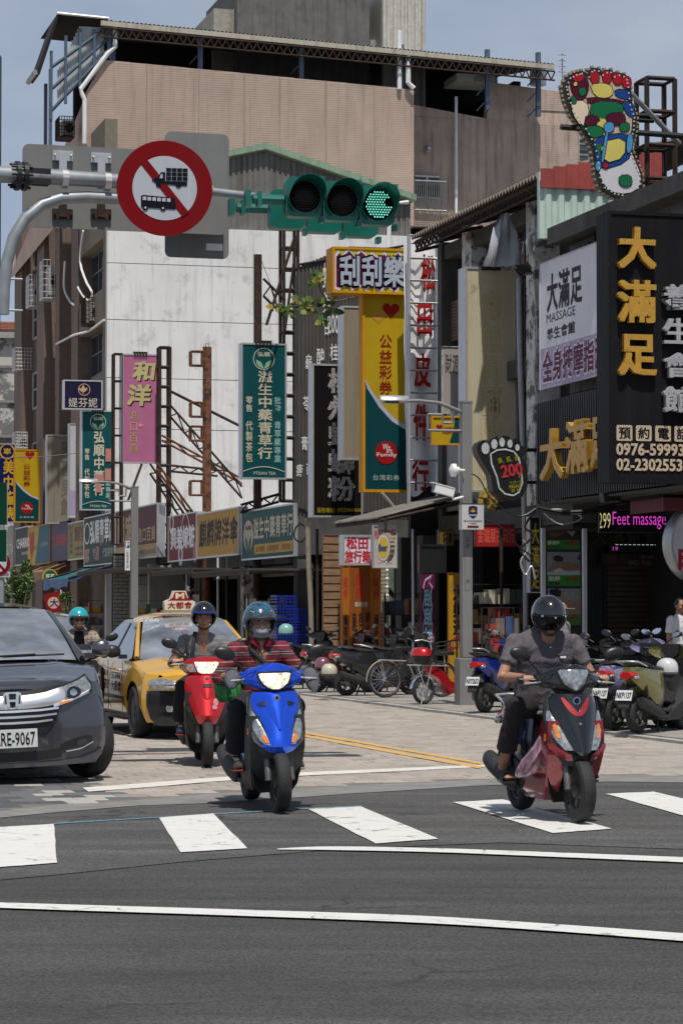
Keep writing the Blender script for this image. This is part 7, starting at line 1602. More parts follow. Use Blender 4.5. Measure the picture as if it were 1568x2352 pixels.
m=MB(blackm); m.tube([(0,-.38,.6),(0,-.33,.95)],.02); m.tube([(-.27,-.2,.98),(-.1,-.3,1.0),(.1,-.3,1.0),(.27,-.2,.98)],.013,n=8); m.tube([(.045,-.4,.6),(.045,-.5,.215)],.014); m.tube([(-.045,-.4,.6),(-.045,-.5,.215)],.014); m.build('handlebar',o,smooth=60)
m=MB(alu); m.bx(.05,.09,-.1,.35,.18,.26); m.lathe([(.07,0),(.07,.03)],None,18,(.08,-.02,.22),'x'); m.build('motor_guard',o,smooth=40)
m=MB(chrome); g=[]
for k in range(12):
    a=R(10+k*13)
    for j in range(4): q=-1+j*2/3; g.append((q*.035,.48+.25*cos(a),.215+.25*sin(a)))
m.add(g,[(k*4+j,k*4+j+1,(k+1)*4+j+1,(k+1)*4+j) for k in range(11) for j in range(3)]); m.build('mudguard',o,smooth=60)
t=thing('top_box','oval top box with shiny red lid on the electric bicycle rack','box',o.location+Matrix.Rotation(ps,3,'Z')@Vector((0,.52,.635)),ps)
MB(blackp).lathe([(.13,0),(.17,.03),(.19,.13)],None,24).build('box_body',t,smooth=50); MB(redP).lathe([(.195,.132),(.195,.15),(.175,.22),(.12,.255),(.02,.265)],None,24).build('lid',t,smooth=60)
t.scale=(1,.8,1)
# ---------------- cars
cglass=mat('car_glass',(.03,.035,.04),.03,0,var=.1,spec=1.0,coat=1); cglass.node_tree.nodes['Principled BSDF'].inputs['Coat IOR'].default_value=3.2; tchr=mat('trim_chrome',(.85,.86,.88),.28,.75,var=.05); wsg=mat('windscreen_painted_sky',(.42,.45,.49),.05,.6,var=.5,scale=1.6,stretch=(1,1,2.5),coat=1); rimal=mat('alloy_rim',(.35,.35,.36),.3,.8,var=.15)  # windscreen: pale mottled base paints in the sky reflection
def grid(mb,fn,nu,nv,m=None):
    g=[fn(i/nu,j/nv) for i in range(nu+1) for j in range(nv+1)]; k=nv+1
    mb.add(g,[(i*k+j,i*k+j+1,(i+1)*k+j+1,(i+1)*k+j) for i in range(nu) for j in range(nv)],m); return mb
def lerp(t,P):
    if t<=P[0][0]: return P[0][1]
    for (a,b),(c,d) in zip(P,P[1:]):
        if t<=c:
            k=(t-a)/(c-a); k=k*k*(3-2*k); return b+(d-b)*k
    return P[-1][1]
def car(name,label,cat,pos,psi,L_,W_,spec,pm_,roll=0,bumper=None,bootdrop=True):
    o=thing(name,label,cat,pos,psi); hw=W_/2; sill=.2
    ax=(spec['fa'],spec['ra']); wr_=spec['wr']
    rt=Matrix.Translation((0,0,.3))@Matrix.Rotation(roll,4,'Y')@Matrix.Translation((0,0,-.3))
    def B(m=None): b=MB(m); b.T=rt; return b
    hood=spec['hood']      # (y, z on the centre line)
    belt=spec['belt']; wid=spec['wid']   # y->belt height, y->half width
    ny=70
    def bottom(y):
        z=sill+.0
        for a in ax:
            d=abs(y-a); r=wr_+.045
            if d<r: z=max(z,math.sqrt(r*r-d*d)+wr_-.0)
        return z
    ys=[L_*i/ny for i in range(ny+1)]
    # side panels
    for s in (-1,1):
        def f(u,v):
            y=.24+u*(L_-.24); zb_=bottom(y); zt_=lerp(y,belt); z=zb_+(zt_-zb_)*v; w_=lerp(y,wid)
            bul=.035*sin(PI*min(1,max(0,(z-sill)/(zt_-sill)))**.8)
            tuck=.05*max(0,(.45-z)/.3)**2
            return (s*(w_-.035+bul-tuck-.03*max(0,v-.85)/.15*.6),y,z)
        b=B(pm_); grid(b,f,ny,12); b.build('side_panel',o,smooth=50)
    # hood
    def fh(u,v):
        y=spec['hy0']+(spec['wy0']-spec['hy0'])*u; q=2*v-1; w_=lerp(y,wid)-.045; zt_=lerp(y,belt); zc=lerp(y,hood)
        return (q*w_,y+.10*q*q*(1-u),zt_+(zc-zt_)*(1-abs(q)**2.6)+.012*max(0,1-abs(abs(q)-.62)*8))
    b=B(pm_); grid(b,fh,16,24); b.build('hood',o,smooth=60)
    # windscreen and roof, rear screen, side glass
    wy0,wy1=spec['wy0'],spec['wy1']; wz0,wz1=spec['wz0'],spec['wz1']; ry=spec['ry1']; by=spec['by']
    rw0,rw1=spec['rw0'],spec['rw1']       # half width of the screen at the base, of the roof
    def fw_(u,v):
        q=2*v-1; w_=rw0+(rw1-rw0)*u-.05; y=wy0+(wy1-wy0)*u+.16*q*q*(1-.5*u); z=wz0+(wz1-wz0)*u+.03*sin(PI*u)-.03*q*q
        return (q*w_,y,z)
    b=B(wsg); grid(b,fw_,10,16); b.build('windscreen',o,smooth=60)
    def fr(u,v):
        q=2*v-1; y=wy1+(ry-wy1)*u; w_=rw1-.0*u; zc=wz1+.055*sin(PI*min(1,u*.9+.08)); return (q*w_,y+.10*q*q*(1-u),zc-.075*abs(q)**3-.0)
    b=B(pm_); grid(b,fr,14,18); b.build('roof_panel',o,smooth=60)
    def fb(u,v):
        q=2*v-1; w_=rw1+(rw0-rw1)*u-.06; return (q*w_,ry+(by-ry)*u-.08*q*q,wz1+(spec['bz']-wz1)*u-.03*q*q)
    b=B(cglass); grid(b,fb,8,10); b.build('rear_screen',o,smooth=60)
    def fboot(u,v):
        q=2*v-1; y=by+(L_-.06-by)*u; return (q*(lerp(y,wid)-.05),y,spec['bz']-.03*u-.05*abs(q)**3)
    if L_-by>.15: b=B(pm_); grid(b,fboot,5,8); b.build('boot_lid',o,smooth=60)
    b=B(pm_); grid(b,lambda u,v:((2*v-1)*(lerp(L_,wid)-.04),L_-.0,sill+.1+u*(lerp(L_,belt)-sill-.12)),4,8); b.build('rear_panel',o)
    for s in (-1,1):
        def fs(u,v):
            y=wy0+.18+(by-.05-wy0-.18)*u
            top=lerp(y,[(wy0+.15,lerp(y,belt)+.0),(wy1+.05,wz1-.045),(ry,wz1-.045),(by,spec['bz'])]) if 0 else None
            if y<wy1+.1: zt_=wz0+(wz1-.05-wz0)*max(0,(y-wy0-.14)/(wy1-.04-wy0))
            elif y<ry: zt_=wz1-.055
            else: zt_=wz1-.055+(spec['bz']-wz1+.05)*(y-ry)/(by-ry)
            zb_=lerp(y,belt)-.01; zt_=max(zt_,zb_); k=v; w0=lerp(y,wid)-.06; w1=rw1-.005+.0
            kk=(zb_+(zt_-zb_)*v-zb_)/(wz1-zb_) if wz1>zb_ else 0
            return (s*(w0+(w1-w0)*min(1,kk)),y,zb_+(zt_-zb_)*v)
        b=B(cglass); grid(b,fs,24,4); b.build('side_glass',o,smooth=60)
        # pillars
        b=B(pm_); b.tube([(s*(rw0-.0),wy0+.10,wz0-.02),(s*(rw1-.0),wy1+.11,wz1-.075),(s*(rw1-.01),(wy1+ry)/2,wz1-.055),(s*(rw1-.01),ry,wz1-.07),(s*(rw0-.03),by,spec['bz']-.01)],[.034,.03,.028,.03,.045],n=8); b.build('roof_pillar',o,smooth=60)
        for yy in spec.get('pillars',()):
            b=B(blackp); z0=lerp(yy,belt); b.box((s*((lerp(yy,wid)-.06+rw1)/2+.008),yy,(z0+wz1-.06)/2),(.02,.07,wz1-.06-z0),rot=(0,-s*math.atan((lerp(yy,wid)-.06-rw1)/(wz1-z0)),0)); b.build('door_pillar',o)
        # door mirror
        mo=B(spec.get('mirror',pm_)); my=wy0+.32; mx_=lerp(my,wid); mo.loft([[(s*(mx_+dx),my+.02+yy*.5*sc,wz0+.06+zz*sc) for yy,zz in ((-.10,-.01),(-.08,.06),(0,.085),(.06,.06),(.06,-.06),(0,-.075),(-.08,-.06))] for dx,sc in ((.02,.45),(.06,.85),(.12,1.),(.15,.95),(.18,.6))]); mo.box((s*(mx_-.01),my+.02,wz0+.0),(.1,.05,.05)); mo.build('door_mirror',o,smooth=60)
    # inner dark hull so that nothing shows through, wheels
    m=MB(blackp); m.bx(-hw+.18,hw-.18,.35,L_-.1,.22,.75); m.build('underbody',o)
    for s,nm in ((-1,'wheel'),(1,'wheel')):
        wheel(nm,o,(s*(hw-.12),ax[0],wr_),wr_,.215,10,rimal,.68,turn=spec.get('steer',0)); wheel(nm,o,(s*(hw-.12),ax[1],wr_),wr_,.215,10,rimal,.68)
        m=MB(blackp); m.lathe([(wr_+.04,-.13),(wr_+.04,.10)],None,24,(s*(hw-.17),ax[0],wr_),'x'); 
        m=MB(blackp); 
    # cabin hints
    m=MB(dgrey); 
    for s in (-1,1): m.box((s*.36,wy0+1.1,wz0-.02),(.48,.12,.6),rot=(R(-12),0,0)); m.box((s*.36,wy0+1.13,wz0+.36),(.26,.09,.2))
    m.bx(-rw0+.1,rw0-.1,wy0+.2,wy0+.55,wz0-.2,wz0-.04); m.build('cabin_seats',o,kind='stuff')
    return o,B
vanp=mat('paint_van_purple_grey',(.090,.088,.102),.24,.62,var=.04,scale=30,coat=1.); 
psi=R(14)
pv0=pY(32,1700,22.7)
spec=dict(fa=.93,ra=3.7,wr=.325,hood=[(.0,.82),(.2,.90),(1.0,1.03),(1.2,1.05)],belt=[(0,.72),(.15,.84),(1.0,.98),(4.8,1.05)],wid=[(0,.45),(.2,.72),(.33,.865),(.9,.905),(4.4,.905),(4.8,.82)],hy0=.03,wy0=1.08,wy1=1.95,wz0=1.06,wz1=1.53,ry1=4.2,by=4.7,bz=1.1,rw0=.80,rw1=.63,pillars=(2.5,3.6),steer=R(22))
van,B=car('minivan','dark purple grey minivan cut by the left edge with plate ARE-9067','minivan',(pv0.x,pv0.y,0),psi,4.83,1.81,spec,vanp,roll=R(-2.2))
# nose of the minivan
NS=lambda x,z:-.02+.30*abs(x)**3.2+.16*x*x+.5*max(0,z-.6)**1.3+.06*max(0,.34-z)
def sk(name,rows,off,th,m,nc=12,crown=0,smooth=40,sym=True):
    for s in ((-1,1) if sym else (0,)):
        b=B(m)
        rr=[(z,min(s*a,s*c),max(s*a,s*c)) for z,a,c in rows] if sym else rows
        b.skin(rr,NS,off,th,nc=nc,crown=crown); b.build(name,van,smooth=smooth)
sk('front_bumper',[(.15,-.74,.74),(.22,-.80,.80),(.30,-.84,.84),(.45,-.855,.855),(.60,-.85,.85),(.72,-.81,.81),(.80,-.72,.72),(.85,-.55,.55)],0,.05,vanp,28,0,50,False)
def sk2(name,cols,off,th,m,n=4,crown=0,smooth=40,tw=2):     # columns (x, bottom z, top z), mirrored
    for s_ in (-1,1):
        cc=[]
        for (x0,a0,b0),(x1,a1,b1) in zip(cols,cols[1:]):
            for k in range(tw): t=k/tw; cc.append((x0+(x1-x0)*t,a0+(a1-a0)*t,b0+(b1-b0)*t))
        cc.append(cols[-1]); b=B(m); g=[];nn=n+1
        for x,zb_,zt_ in cc:
            for j in range(nn):
                z=zb_+(zt_-zb_)*j/n; g.append((s_*x,NS(x,z)-off-crown*sin(PI*j/n),z))
        K=len(g); g+=[(x,y+th,z) for x,y,z in g]; fs=[]
        for i in range(len(cc)-1):
            for j in range(n): q=i*nn+j; fs.append((q,q+nn,q+nn+1,q+1)); 
            q=i*nn; fs.append((q,K+q,K+q+nn,q+nn)); q=i*nn+n; fs.append((q,q+nn,K+q+nn,K+q))
        for i in (0,len(cc)-1): fs.append(tuple(i*nn+j for j in range(nn))+tuple(K+i*nn+j for j in range(nn-1,-1,-1)))
        b.add(g,fs); b.build(name,van,smooth=smooth)
sk2('grille',[(0,.43,.66),(.28,.435,.665),(.345,.50,.67),(.40,.59,.675),(.43,.66,.68)],.014,.02,blackp)
sk2('hood_gap',[(0,.765,.80),(.2,.78,.812),(.38,.815,.842),(.44,.83,.845)],.018,.02,blackp)
for z0,x1 in ((.625,.405),(.575,.385),(.525,.345)): sk2('grille_slat',[(0,z0,z0+.02),(x1*.6,z0+.004,z0+.022),(x1,z0+.016,z0+.032)],.034,.02,tchr,2)
sk2('chrome_wing',[(.05,.652,.765),(.2,.66,.777),(.3,.668,.79),(.38,.68,.812),(.45,.70,.83),(.47,.72,.80)],.03,.02,tchr,6,.018)
sk2('chrome_wing',[(.36,.655,.68),(.5,.69,.705),(.62,.735,.745),(.7,.765,.77)],.036,.012,tchr,2)
sk2('headlight_rim',[(.42,.68,.835),(.52,.695,.862),(.60,.725,.89),(.68,.755,.93),(.735,.775,.85)],.016,.02,blackp)
sk2('headlight',[(.44,.695,.822),(.52,.708,.85),(.60,.738,.876),(.68,.768,.915),(.72,.79,.84)],.026,.02,clearl,4,.012)
sk2('headlight_core',[(.49,.74,.79),(.52,.725,.82),(.56,.725,.83),(.60,.745,.815),(.62,.76,.80)],.045,.015,glassd,4,.01); sk2('headlight_core',[(.515,.76,.79),(.55,.745,.81),(.58,.76,.79)],.062,.01,chrome,3,.006)
sk2('light_strip',[(.44,.697,.706),(.52,.71,.72),(.60,.74,.75),(.70,.78,.79)],.042,.01,whitep,2)
sk2('turn_lamp',[(.42,.675,.69),(.46,.685,.705),(.52,.70,.712)],.05,.01,amber,2)
sk2('lower_intake',[(0,.20,.28),(.3,.205,.285),(.42,.22,.30)],.012,.02,blackp)
sk2('fog_recess',[(.42,.275,.33),(.5,.285,.36),(.6,.30,.385),(.69,.32,.395),(.715,.35,.38)],.012,.02,blackp); sk2('fog_ring',[(.56,.315,.345),(.59,.31,.36),(.63,.315,.365),(.66,.335,.355)],.02,.01,dgrey,3)
sk2('fog_trim',[(.46,.262,.27),(.6,.278,.286),(.72,.33,.336)],.03,.02,tchr,2)
sk2('bumper_lip',[(0,.15,.185),(.4,.152,.19),(.6,.16,.205),(.74,.18,.24),(.80,.22,.28)],.04,.05,vanp)
# emblem: rounded frame with an H
b=B(tchr); ey=NS(0,.7)-.05; pts=rounded(.165,.15,.035,5); inn=[(.0825+(x-.0825)*.8,.075+(z-.075)*.8) for x,z in pts]; n=len(pts)
b.add([(x-.0825,ey,z+.655) for x,z in pts]+[(x-.0825,ey-.0,z+.655) for x,z in inn],[(i,(i+1)%n,n+(i+1)%n,n+i) for i in range(n)])
for s in (-1,1): b.prism([(s*.035-.013,.672),(s*.035+.013,.672),(s*.045+.013,.79),(s*.045-.013,.79)],ey-.008,ey)
b.bx(-.03,.03,ey-.009,ey-.001,.72,.74); b.build('emblem',van)
b=B(blackp); b.add([(x-.0825,ey+.004,z+.655) for x,z in pts],[tuple(range(n))]); b.build('emblem_back',van)
b=B(platew); py=NS(0,.4)-.06; b.bx(-.2,.2,py-.008,py,.325,.485); b.build('number_plate',van); b=B(C_(20,28,30)); b.text('ARE-9067',-.18,.345,.18,.46,py-.012,bold=.012); b.build('plate_text',van)
b=B(blackp); b.tube([(-.7,1.02,1.085),(-.1,.98,1.095),(.35,1.04,1.1)],.012,n=6); b.tube([(.05,1.0,1.09),(.62,1.1,1.09)],.01,n=6); b.build('wiper',van,smooth=60)
b=B(whitep)
# ---- taxi
taxp=mat('paint_taxi_yellow',(.66,.36,.03),.22,.1,var=.05,scale=4,coat=1.,spots=(20,.68,.05,.2),spotc=(.35,.2,.05))
spec=dict(fa=.84,ra=3.48,wr=.315,hood=[(0,.72),(.25,.83),(1.1,.96),(1.3,.97)],belt=[(0,.60),(.2,.76),(1.1,.90),(3.6,.97),(4.5,.93)],wid=[(0,.42),(.2,.68),(.36,.835),(.95,.875),(3.9,.875),(4.5,.74)],hy0=.06,wy0=1.12,wy1=1.98,wz0=.955,wz1=1.44,ry1=3.0,by=3.85,bz=1.04,rw0=.74,rw1=.55,pillars=(2.42,),mirror=blackp)
pt=Vector((-1.44,30.6,0)); psi=R(15)
taxi,B=car('taxi','yellow taxi with black front bumper and lit style roof sign behind the red scooter','taxi',pt,psi,4.54,1.76,spec,taxp)
NS=lambda x,z:.0+.34*abs(x)**3+.14*x*x+.12*max(0,z-.55)**1.2+.05*max(0,.3-z)
_v=van; van=taxi
sk('front_bumper',[(.17,-.68,.68),(.25,-.76,.76),(.4,-.80,.80),(.52,-.80,.80),(.575,-.79,.79)],0.004,.05,paint('bumper_black',(.012,.012,.013),.2),24,0,50,False)
sk('nose_panel',[(.575,-.78,.78),(.66,-.76,.76),(.73,-.66,.66),(.76,-.5,.5)],.002,.05,taxp,20,0,50,False)
sk('grille',[(.56,-.30,.30),(.62,-.33,.33),(.68,-.36,.36)],.015,.02,blackp,8,0,40,False); sk('grille_slat',[(.60,0,.32),(.62,0,.33)],.03,.01,chrome,6); sk('grille_slat',[(.65,0,.34),(.67,0,.35)],.03,.01,chrome,6)
sk2('headlight',[(.40,.63,.655),(.48,.605,.69),(.6,.585,.715),(.70,.585,.72),(.76,.61,.70),(.785,.635,.67)],.022,.03,clearl,5,.02); sk2('headlight_core',[(.5,.625,.66),(.55,.61,.685),(.6,.62,.67)],.05,.012,chrome,3,.01); sk('fog_lamp',[(.33,.53,.58),(.37,.52,.6),(.40,.53,.59)],.015,.02,clearl,4,.01)
sk('lower_intake',[(.24,-.35,.35),(.33,-.38,.38)],.012,.02,dgrey,8,0,40,False)
b=B(platew); b.bx(-.19,.19,-.05,-.042,.38,.53); b.build('number_plate',taxi); b=B(bk); b.text('557-66',-.17,.4,.17,.51,-.054,bold=.012); b.build('plate_text',taxi)
van=_v
# door lines, handles, lettering, sill moulding on the side towards us
b=B(mat('shut_line',(.08,.04,.01),.8)); 
for yy in (1.42,2.42,3.38):
    for k in range(6): z0=.3+.1*k; b.box((-(.875-.0+.002)+.005*(k<1),yy+(.0 if yy<3 else .02*k),z0+.05),(.006,.012,.1))
b.build('door_seam',taxi,kind='stuff')
for yy in (2.2,3.15): b=B(taxp); b.tube([(-.875,yy-.09,.80),(-.90,yy,.805),(-.875,yy+.09,.80)],.013,n=6); b.build('door_handle',taxi,smooth=60)
b=B(blackp); b.bx(-.889,-.872,1.3,3.4,.44,.48); b.bx(-.885,-.84,1.25,3.2,.2,.235); b.build('side_moulding',taxi)
def side_text(t,y0,y1,z0,z1,c,mode='h'):
    b=MB(c); b.text(t,0,0,1,1,0,mode=mode,bold=.02); vs=[(-.889-.0+abs(p[1])*0,y0+(y1-y0)*p[0],z0+(z1-z0)*p[2]) for p in b.v]
    b.v=[tuple(v) for v in vs]; b.build('door_lettering',taxi)
side_text('大都會',2.15,1.45,.52,.66,C_(60,50,120)); side_text('55766',2.1,1.5,.68,.76,C_(60,60,60)); side_text('55178',3.3,2.5,.54,.66,C_(140,40,30)); side_text('55688',3.2,2.6,.70,.78,C_(40,60,130))
b=B(whitep); b.text('55766',-.66,1.375,-.34,1.42,1.86,bold=.02); b.build('screen_number',taxi)
b=B(C_(150,40,50)); b.text('空',-.13,1.2,-.03,1.28,1.56); b.build('screen_mark',taxi)
rs_=thing('taxi_roof_sign','cream and red roof sign with white M on the yellow taxi','sign',taxi.location+Matrix.Rotation(psi,3,'Z')@Vector((-.06,2.0,1.49)),psi)
MB(C_(170,150,115)).bx(-.25,.25,-.07,.12,0,.035).build('sign_base',rs_)
MB(C_(225,215,190)).prism([(-.22,.035),(.22,.035),(.23,.15),(.13,.19),(.09,.30),(-.09,.30),(-.13,.19),(-.23,.15)],-.045,.09).build('casing',rs_)
MB(C_(170,30,40)).add([(x,-.048,z) for x,z in ((-.18,.165),(.18,.165),(.11,.205),(.075,.285),(-.075,.285),(-.11,.205))],[tuple(range(6))]).build('print',rs_)
MB(C_(230,220,190)).text('M',-.06,.19,.06,.27,-.052,bold=.03).build('lettering',rs_); MB(C_(160,30,40)).text('大都會',-.185,.05,.185,.15,-.05,bold=.025).build('lettering',rs_)
# ---- silver car behind
spec2=dict(spec); spec2['mirror']=None
silp=mat('paint_silver',(.42,.43,.44),.25,.6,var=.04,coat=1.); spec2['mirror']=silp; spec2['pillars']=(2.4,)
pc=pY(118,1450,36); sil,B=car('parked_car','silver car mostly hidden behind the minivan and the teal helmet rider','car',(pc.x,pc.y,0),R(10),4.5,1.76,spec2,silp)
NS=lambda x,z:.0+.34*abs(x)**3+.14*x*x+.12*max(0,z-.55)**1.2
rs_.scale=(.85,.85,.9)
_v=van; van=sil
sk('front_bumper',[(.17,-.68,.68),(.25,-.76,.76),(.52,-.80,.80),(.66,-.76,.76),(.76,-.5,.5)],0,.05,silp,24,0,50,False); sk('headlight',[(.57,.45,.66),(.60,.41,.745),(.66,.40,.76),(.72,.5,.74)],.02,.03,clearl,8,.02)
van=_v
# ---------------- people
skinm=mat('skin',(.36,.19,.12),.5,var=.08,scale=20,spots=(8,.6,.2,.3),spotc=(.42,.16,.10)); skind=mat('skin_tanned',(.27,.135,.08),.5,var=.08,scale=20)
hairm=mat('dark_hair',(.012,.01,.009),.6,var=.3); eyem=mat('eye_dark',(.012,.01,.01),.2); browm=mat('brow',(.03,.02,.015),.8); lipm=mat('lips',(.25,.09,.07),.5)
dt_=bpy.data.textures.new('folds','CLOUDS'); dt_.noise_scale=.085; dt_.noise_depth=2
def organic(o,vox=.012,it=4,disp=0,sub=False):
    r=o.modifiers.new('r','REMESH'); r.mode='VOXEL'; r.voxel_size=vox; r.use_smooth_shade=True
    s=o.modifiers.new('s','SMOOTH'); s.factor=.6; s.iterations=it
    if disp: d=o.modifiers.new('d','DISPLACE'); d.texture=dt_; d.strength=disp; d.mid_level=.5; d.texture_coords='OBJECT' if 0 else 'LOCAL'
    return o
V=Vector
def limb(m,pts,rs,n=12):   # tapered limb with ball joints
    m.tube(pts,rs,n=n)
    for p,r in zip(pts,rs): m.ell(p,(r,r,r),n=n,k=8)
def head(m,c,pitch=0,s=1.0):
    c=V(c); Q=Euler((pitch,0,0)).to_matrix(); L=lambda x,y,z:c+Q@V((x*s,y*s,z*s))
    e=lambda x,y,z,a,b,d:m.ell(L(x,y,z),(a*s,b*s,d*s),n=16,k=10,rot=(pitch,0,0))
    e(0,.012,.025,.077,.092,.09); e(0,-.012,-.035,.064,.07,.075); e(0,-.045,-.088,.034,.034,.024)
    e(-.038,-.05,-.03,.028,.03,.032); e(.038,-.05,-.03,.028,.03,.032); e(0,-.082,-.022,.011,.02,.028); e(0,-.092,-.038,.018,.016,.012)
    e(0,-.078,-.066,.026,.016,.008); e(0,-.076,-.078,.022,.015,.008); e(0,-.07,.022,.055,.02,.014)
    for q in (-1,1): e(q*.078,.005,-.02,.012,.02,.03)
    return L
def face(parent,L,pitch,glasses=False,mouth=True):
    for q in (-1,1):
        MB(C_(190,180,170)).ell(L(q*.031,-.083,.0),(.0135,.006,.0065),n=10,k=6,rot=(pitch,0,q*.25)).build('eye',parent,smooth=60)
        MB(eyem).ell(L(q*.031,-.0875,.0),(.0062,.004,.0062),n=8,k=6).build('iris',parent,smooth=60)
        MB(browm).ell(L(q*.032,-.09,.021),(.02,.005,.0045),n=8,k=5,rot=(pitch,q*.12,q*.25)).build('eyebrow',parent,smooth=60)
        MB(skind).ell(L(q*.031,-.086,.008),(.016,.006,.004),n=8,k=5,rot=(pitch,0,q*.25)).build('eyelid',parent,smooth=60)
        if glasses: MB(blackp).lathe([(.02,0),(.022,0),(.022,.003),(.02,.003)],None,16,tuple(L(q*.032,-.095,.0)),'y').build('glasses_rim',parent)
    if mouth: MB(lipm).ell(L(0,-.093,-.072),(.023,.006,.0055),n=10,k=6,rot=(pitch,0,0)).build('mouth',parent,smooth=60)
def fist(m,c,s,r=.026):   # fingers closed round a bar along x; c = centre of the grip, s = side
    c=V(c); m.ell(c+V((0,.04,.012)),(.046,.042,.026),n=12,k=8,rot=(R(-20),0,0))
    for k,(dx,ln,rr) in enumerate(((-.034,.9,.0105),(-.012,1.,.0112),(.011,.96,.0108),(.032,.8,.0095))):
        P=[]
        for a in (150,105,60,15,-30,-62*ln):
            P.append(c+V((dx*s*-1,cos(R(a))*-.036 if 1 else 0,sin(R(a))*.034)))
        m.tube(P,[rr,rr*1.05,rr*1.06,rr,rr*.95,rr*.8],n=8)
        m.ell(P[1],(rr*1.1,)*3,n=8,k=6); m.ell(P[-1],(rr*.8,)*3,n=8,k=6)
    m.tube([c+V((-s*.035,.045,.0)),c+V((-s*.055,.02,-.02)),c+V((-s*.045,-.012,-.034))],[.014,.0125,.010],n=8)
def helmet(parent,c,pitch,col,name='helmet',r=(.130,.152,.140),visor=None,peak=None,full=False,strap=True,op=(62,8)):
    Q=Euler((pitch,0,0)).to_matrix(); c=V(c)
    def P(az,el,k=1.): a,b=R(az),R(el); return c+Q@V((r[0]*k*sin(a)*cos(b),-r[1]*k*cos(a)*cos(b)+.012,r[2]*k*sin(b)))
    m=MB(col); na,ne=48,22; idx={}; vs=[];fs=[]
    def vid(i,j,l):
        i%=na; key=(i,j,l)
        if key not in idx: idx[key]=len(vs); vs.append(P(-180+360*i/na,-38+128*j/ne,(1.,.93)[l]))
        return idx[key]
    def keep(i,j):
        az=abs(-180+360*(i+.5)/na); el=-38+128*(j+.5)/ne
        lim=op[0]*(1 if el<op[1]-6 else .8)
        if el<op[1] and az<lim: return False
        if az<op[0]+14 and el<-30: return False
        return True
    K={(i,j) for i in range(na) for j in range(ne) if keep(i,j)}
    for (i,j) in K:
        fs.append((vid(i,j,0),vid(i+1,j,0),vid(i+1,j+1,0),vid(i,j+1,0))); fs.append((vid(i,j,1),vid(i,j+1,1),vid(i+1,j+1,1),vid(i+1,j,1)))
        for di,dj,a,b in ((0,-1,(i,j),(i+1,j)),(0,1,(i+1,j+1),(i,j+1)),(-1,0,(i,j+1),(i,j)),(1,0,(i+1,j),(i+1,j+1))):
            if ((i+di)%na,j+dj) not in K and j+dj<ne: fs.append((vid(*a,0),vid(*b,0),vid(*b,1),vid(*a,1)))
    m.add(vs,fs); h=m.build(name,parent,smooth=50)
    # rubber edge round the face opening
    e=[P(-op[0]-2,-30,1.0)]+[P(-op[0]-1,y_,1.0) for y_ in (-18,-6)]+[P(-op[0]*.8,op[1]-1,1.01)]+[P(x,op[1]+1,1.01) for x in (-30,0,30)]+[P(op[0]*.8,op[1]-1,1.01)]+[P(op[0]+1,y_,1.0) for y_ in (-6,-18)]+[P(op[0]+2,-30,1.0)]
    MB(blackp).tube(e,.006,n=6).build('edge_trim',h,smooth=60)
    if peak:
        m=MB(peak); g=[]
        for k in range(13):
            az=-62+124*k/12
            for t in (0,1,2): q=P(az,op[1]+7,1.015); d=Q@V((sin(R(az))*.3,-cos(R(az)),-.32)); g.append(q+d*(.026*t*cos(R(az*.9))))
        m.add(g,[(k*3+j,k*3+j+1,(k+1)*3+j+1,(k+1)*3+j) for k in range(12) for j in range(2)]); m.build('peak',h,smooth=60)
    if visor:
        m=MB(visor); n=18; lo,hi=full if full else (-6,22)
        g=[P(-80+160*i/n,lo+(hi-lo)*j/8,1.045+.02*sin(PI*j/8)*(1 if not full else 1.5)) for i in range(n+1) for j in range(9)]
        m.add(g,[(i*9+j,(i+1)*9+j,(i+1)*9+j+1,i*9+j+1) for i in range(n) for j in range(8)]); m.build('visor',h,smooth=70)
        for az in (-42,0,42) if full else (): MB(chrome).ell(P(az,hi-1,1.06),(.009,.009,.009),n=8,k=6).build('snap',h)
    if strap:
        m=MB(blackp); m.tube([P(-70,-28,.97),c+Q@V((-.07,-.045,-.10)),c+Q@V((-.03,-.07,-.135)),c+Q@V((.03,-.07,-.135)),c+Q@V((.07,-.045,-.10)),P(70,-28,.97)],.008,n=6,flat=1.); m.build('chin_strap',h,smooth=60)
    return h
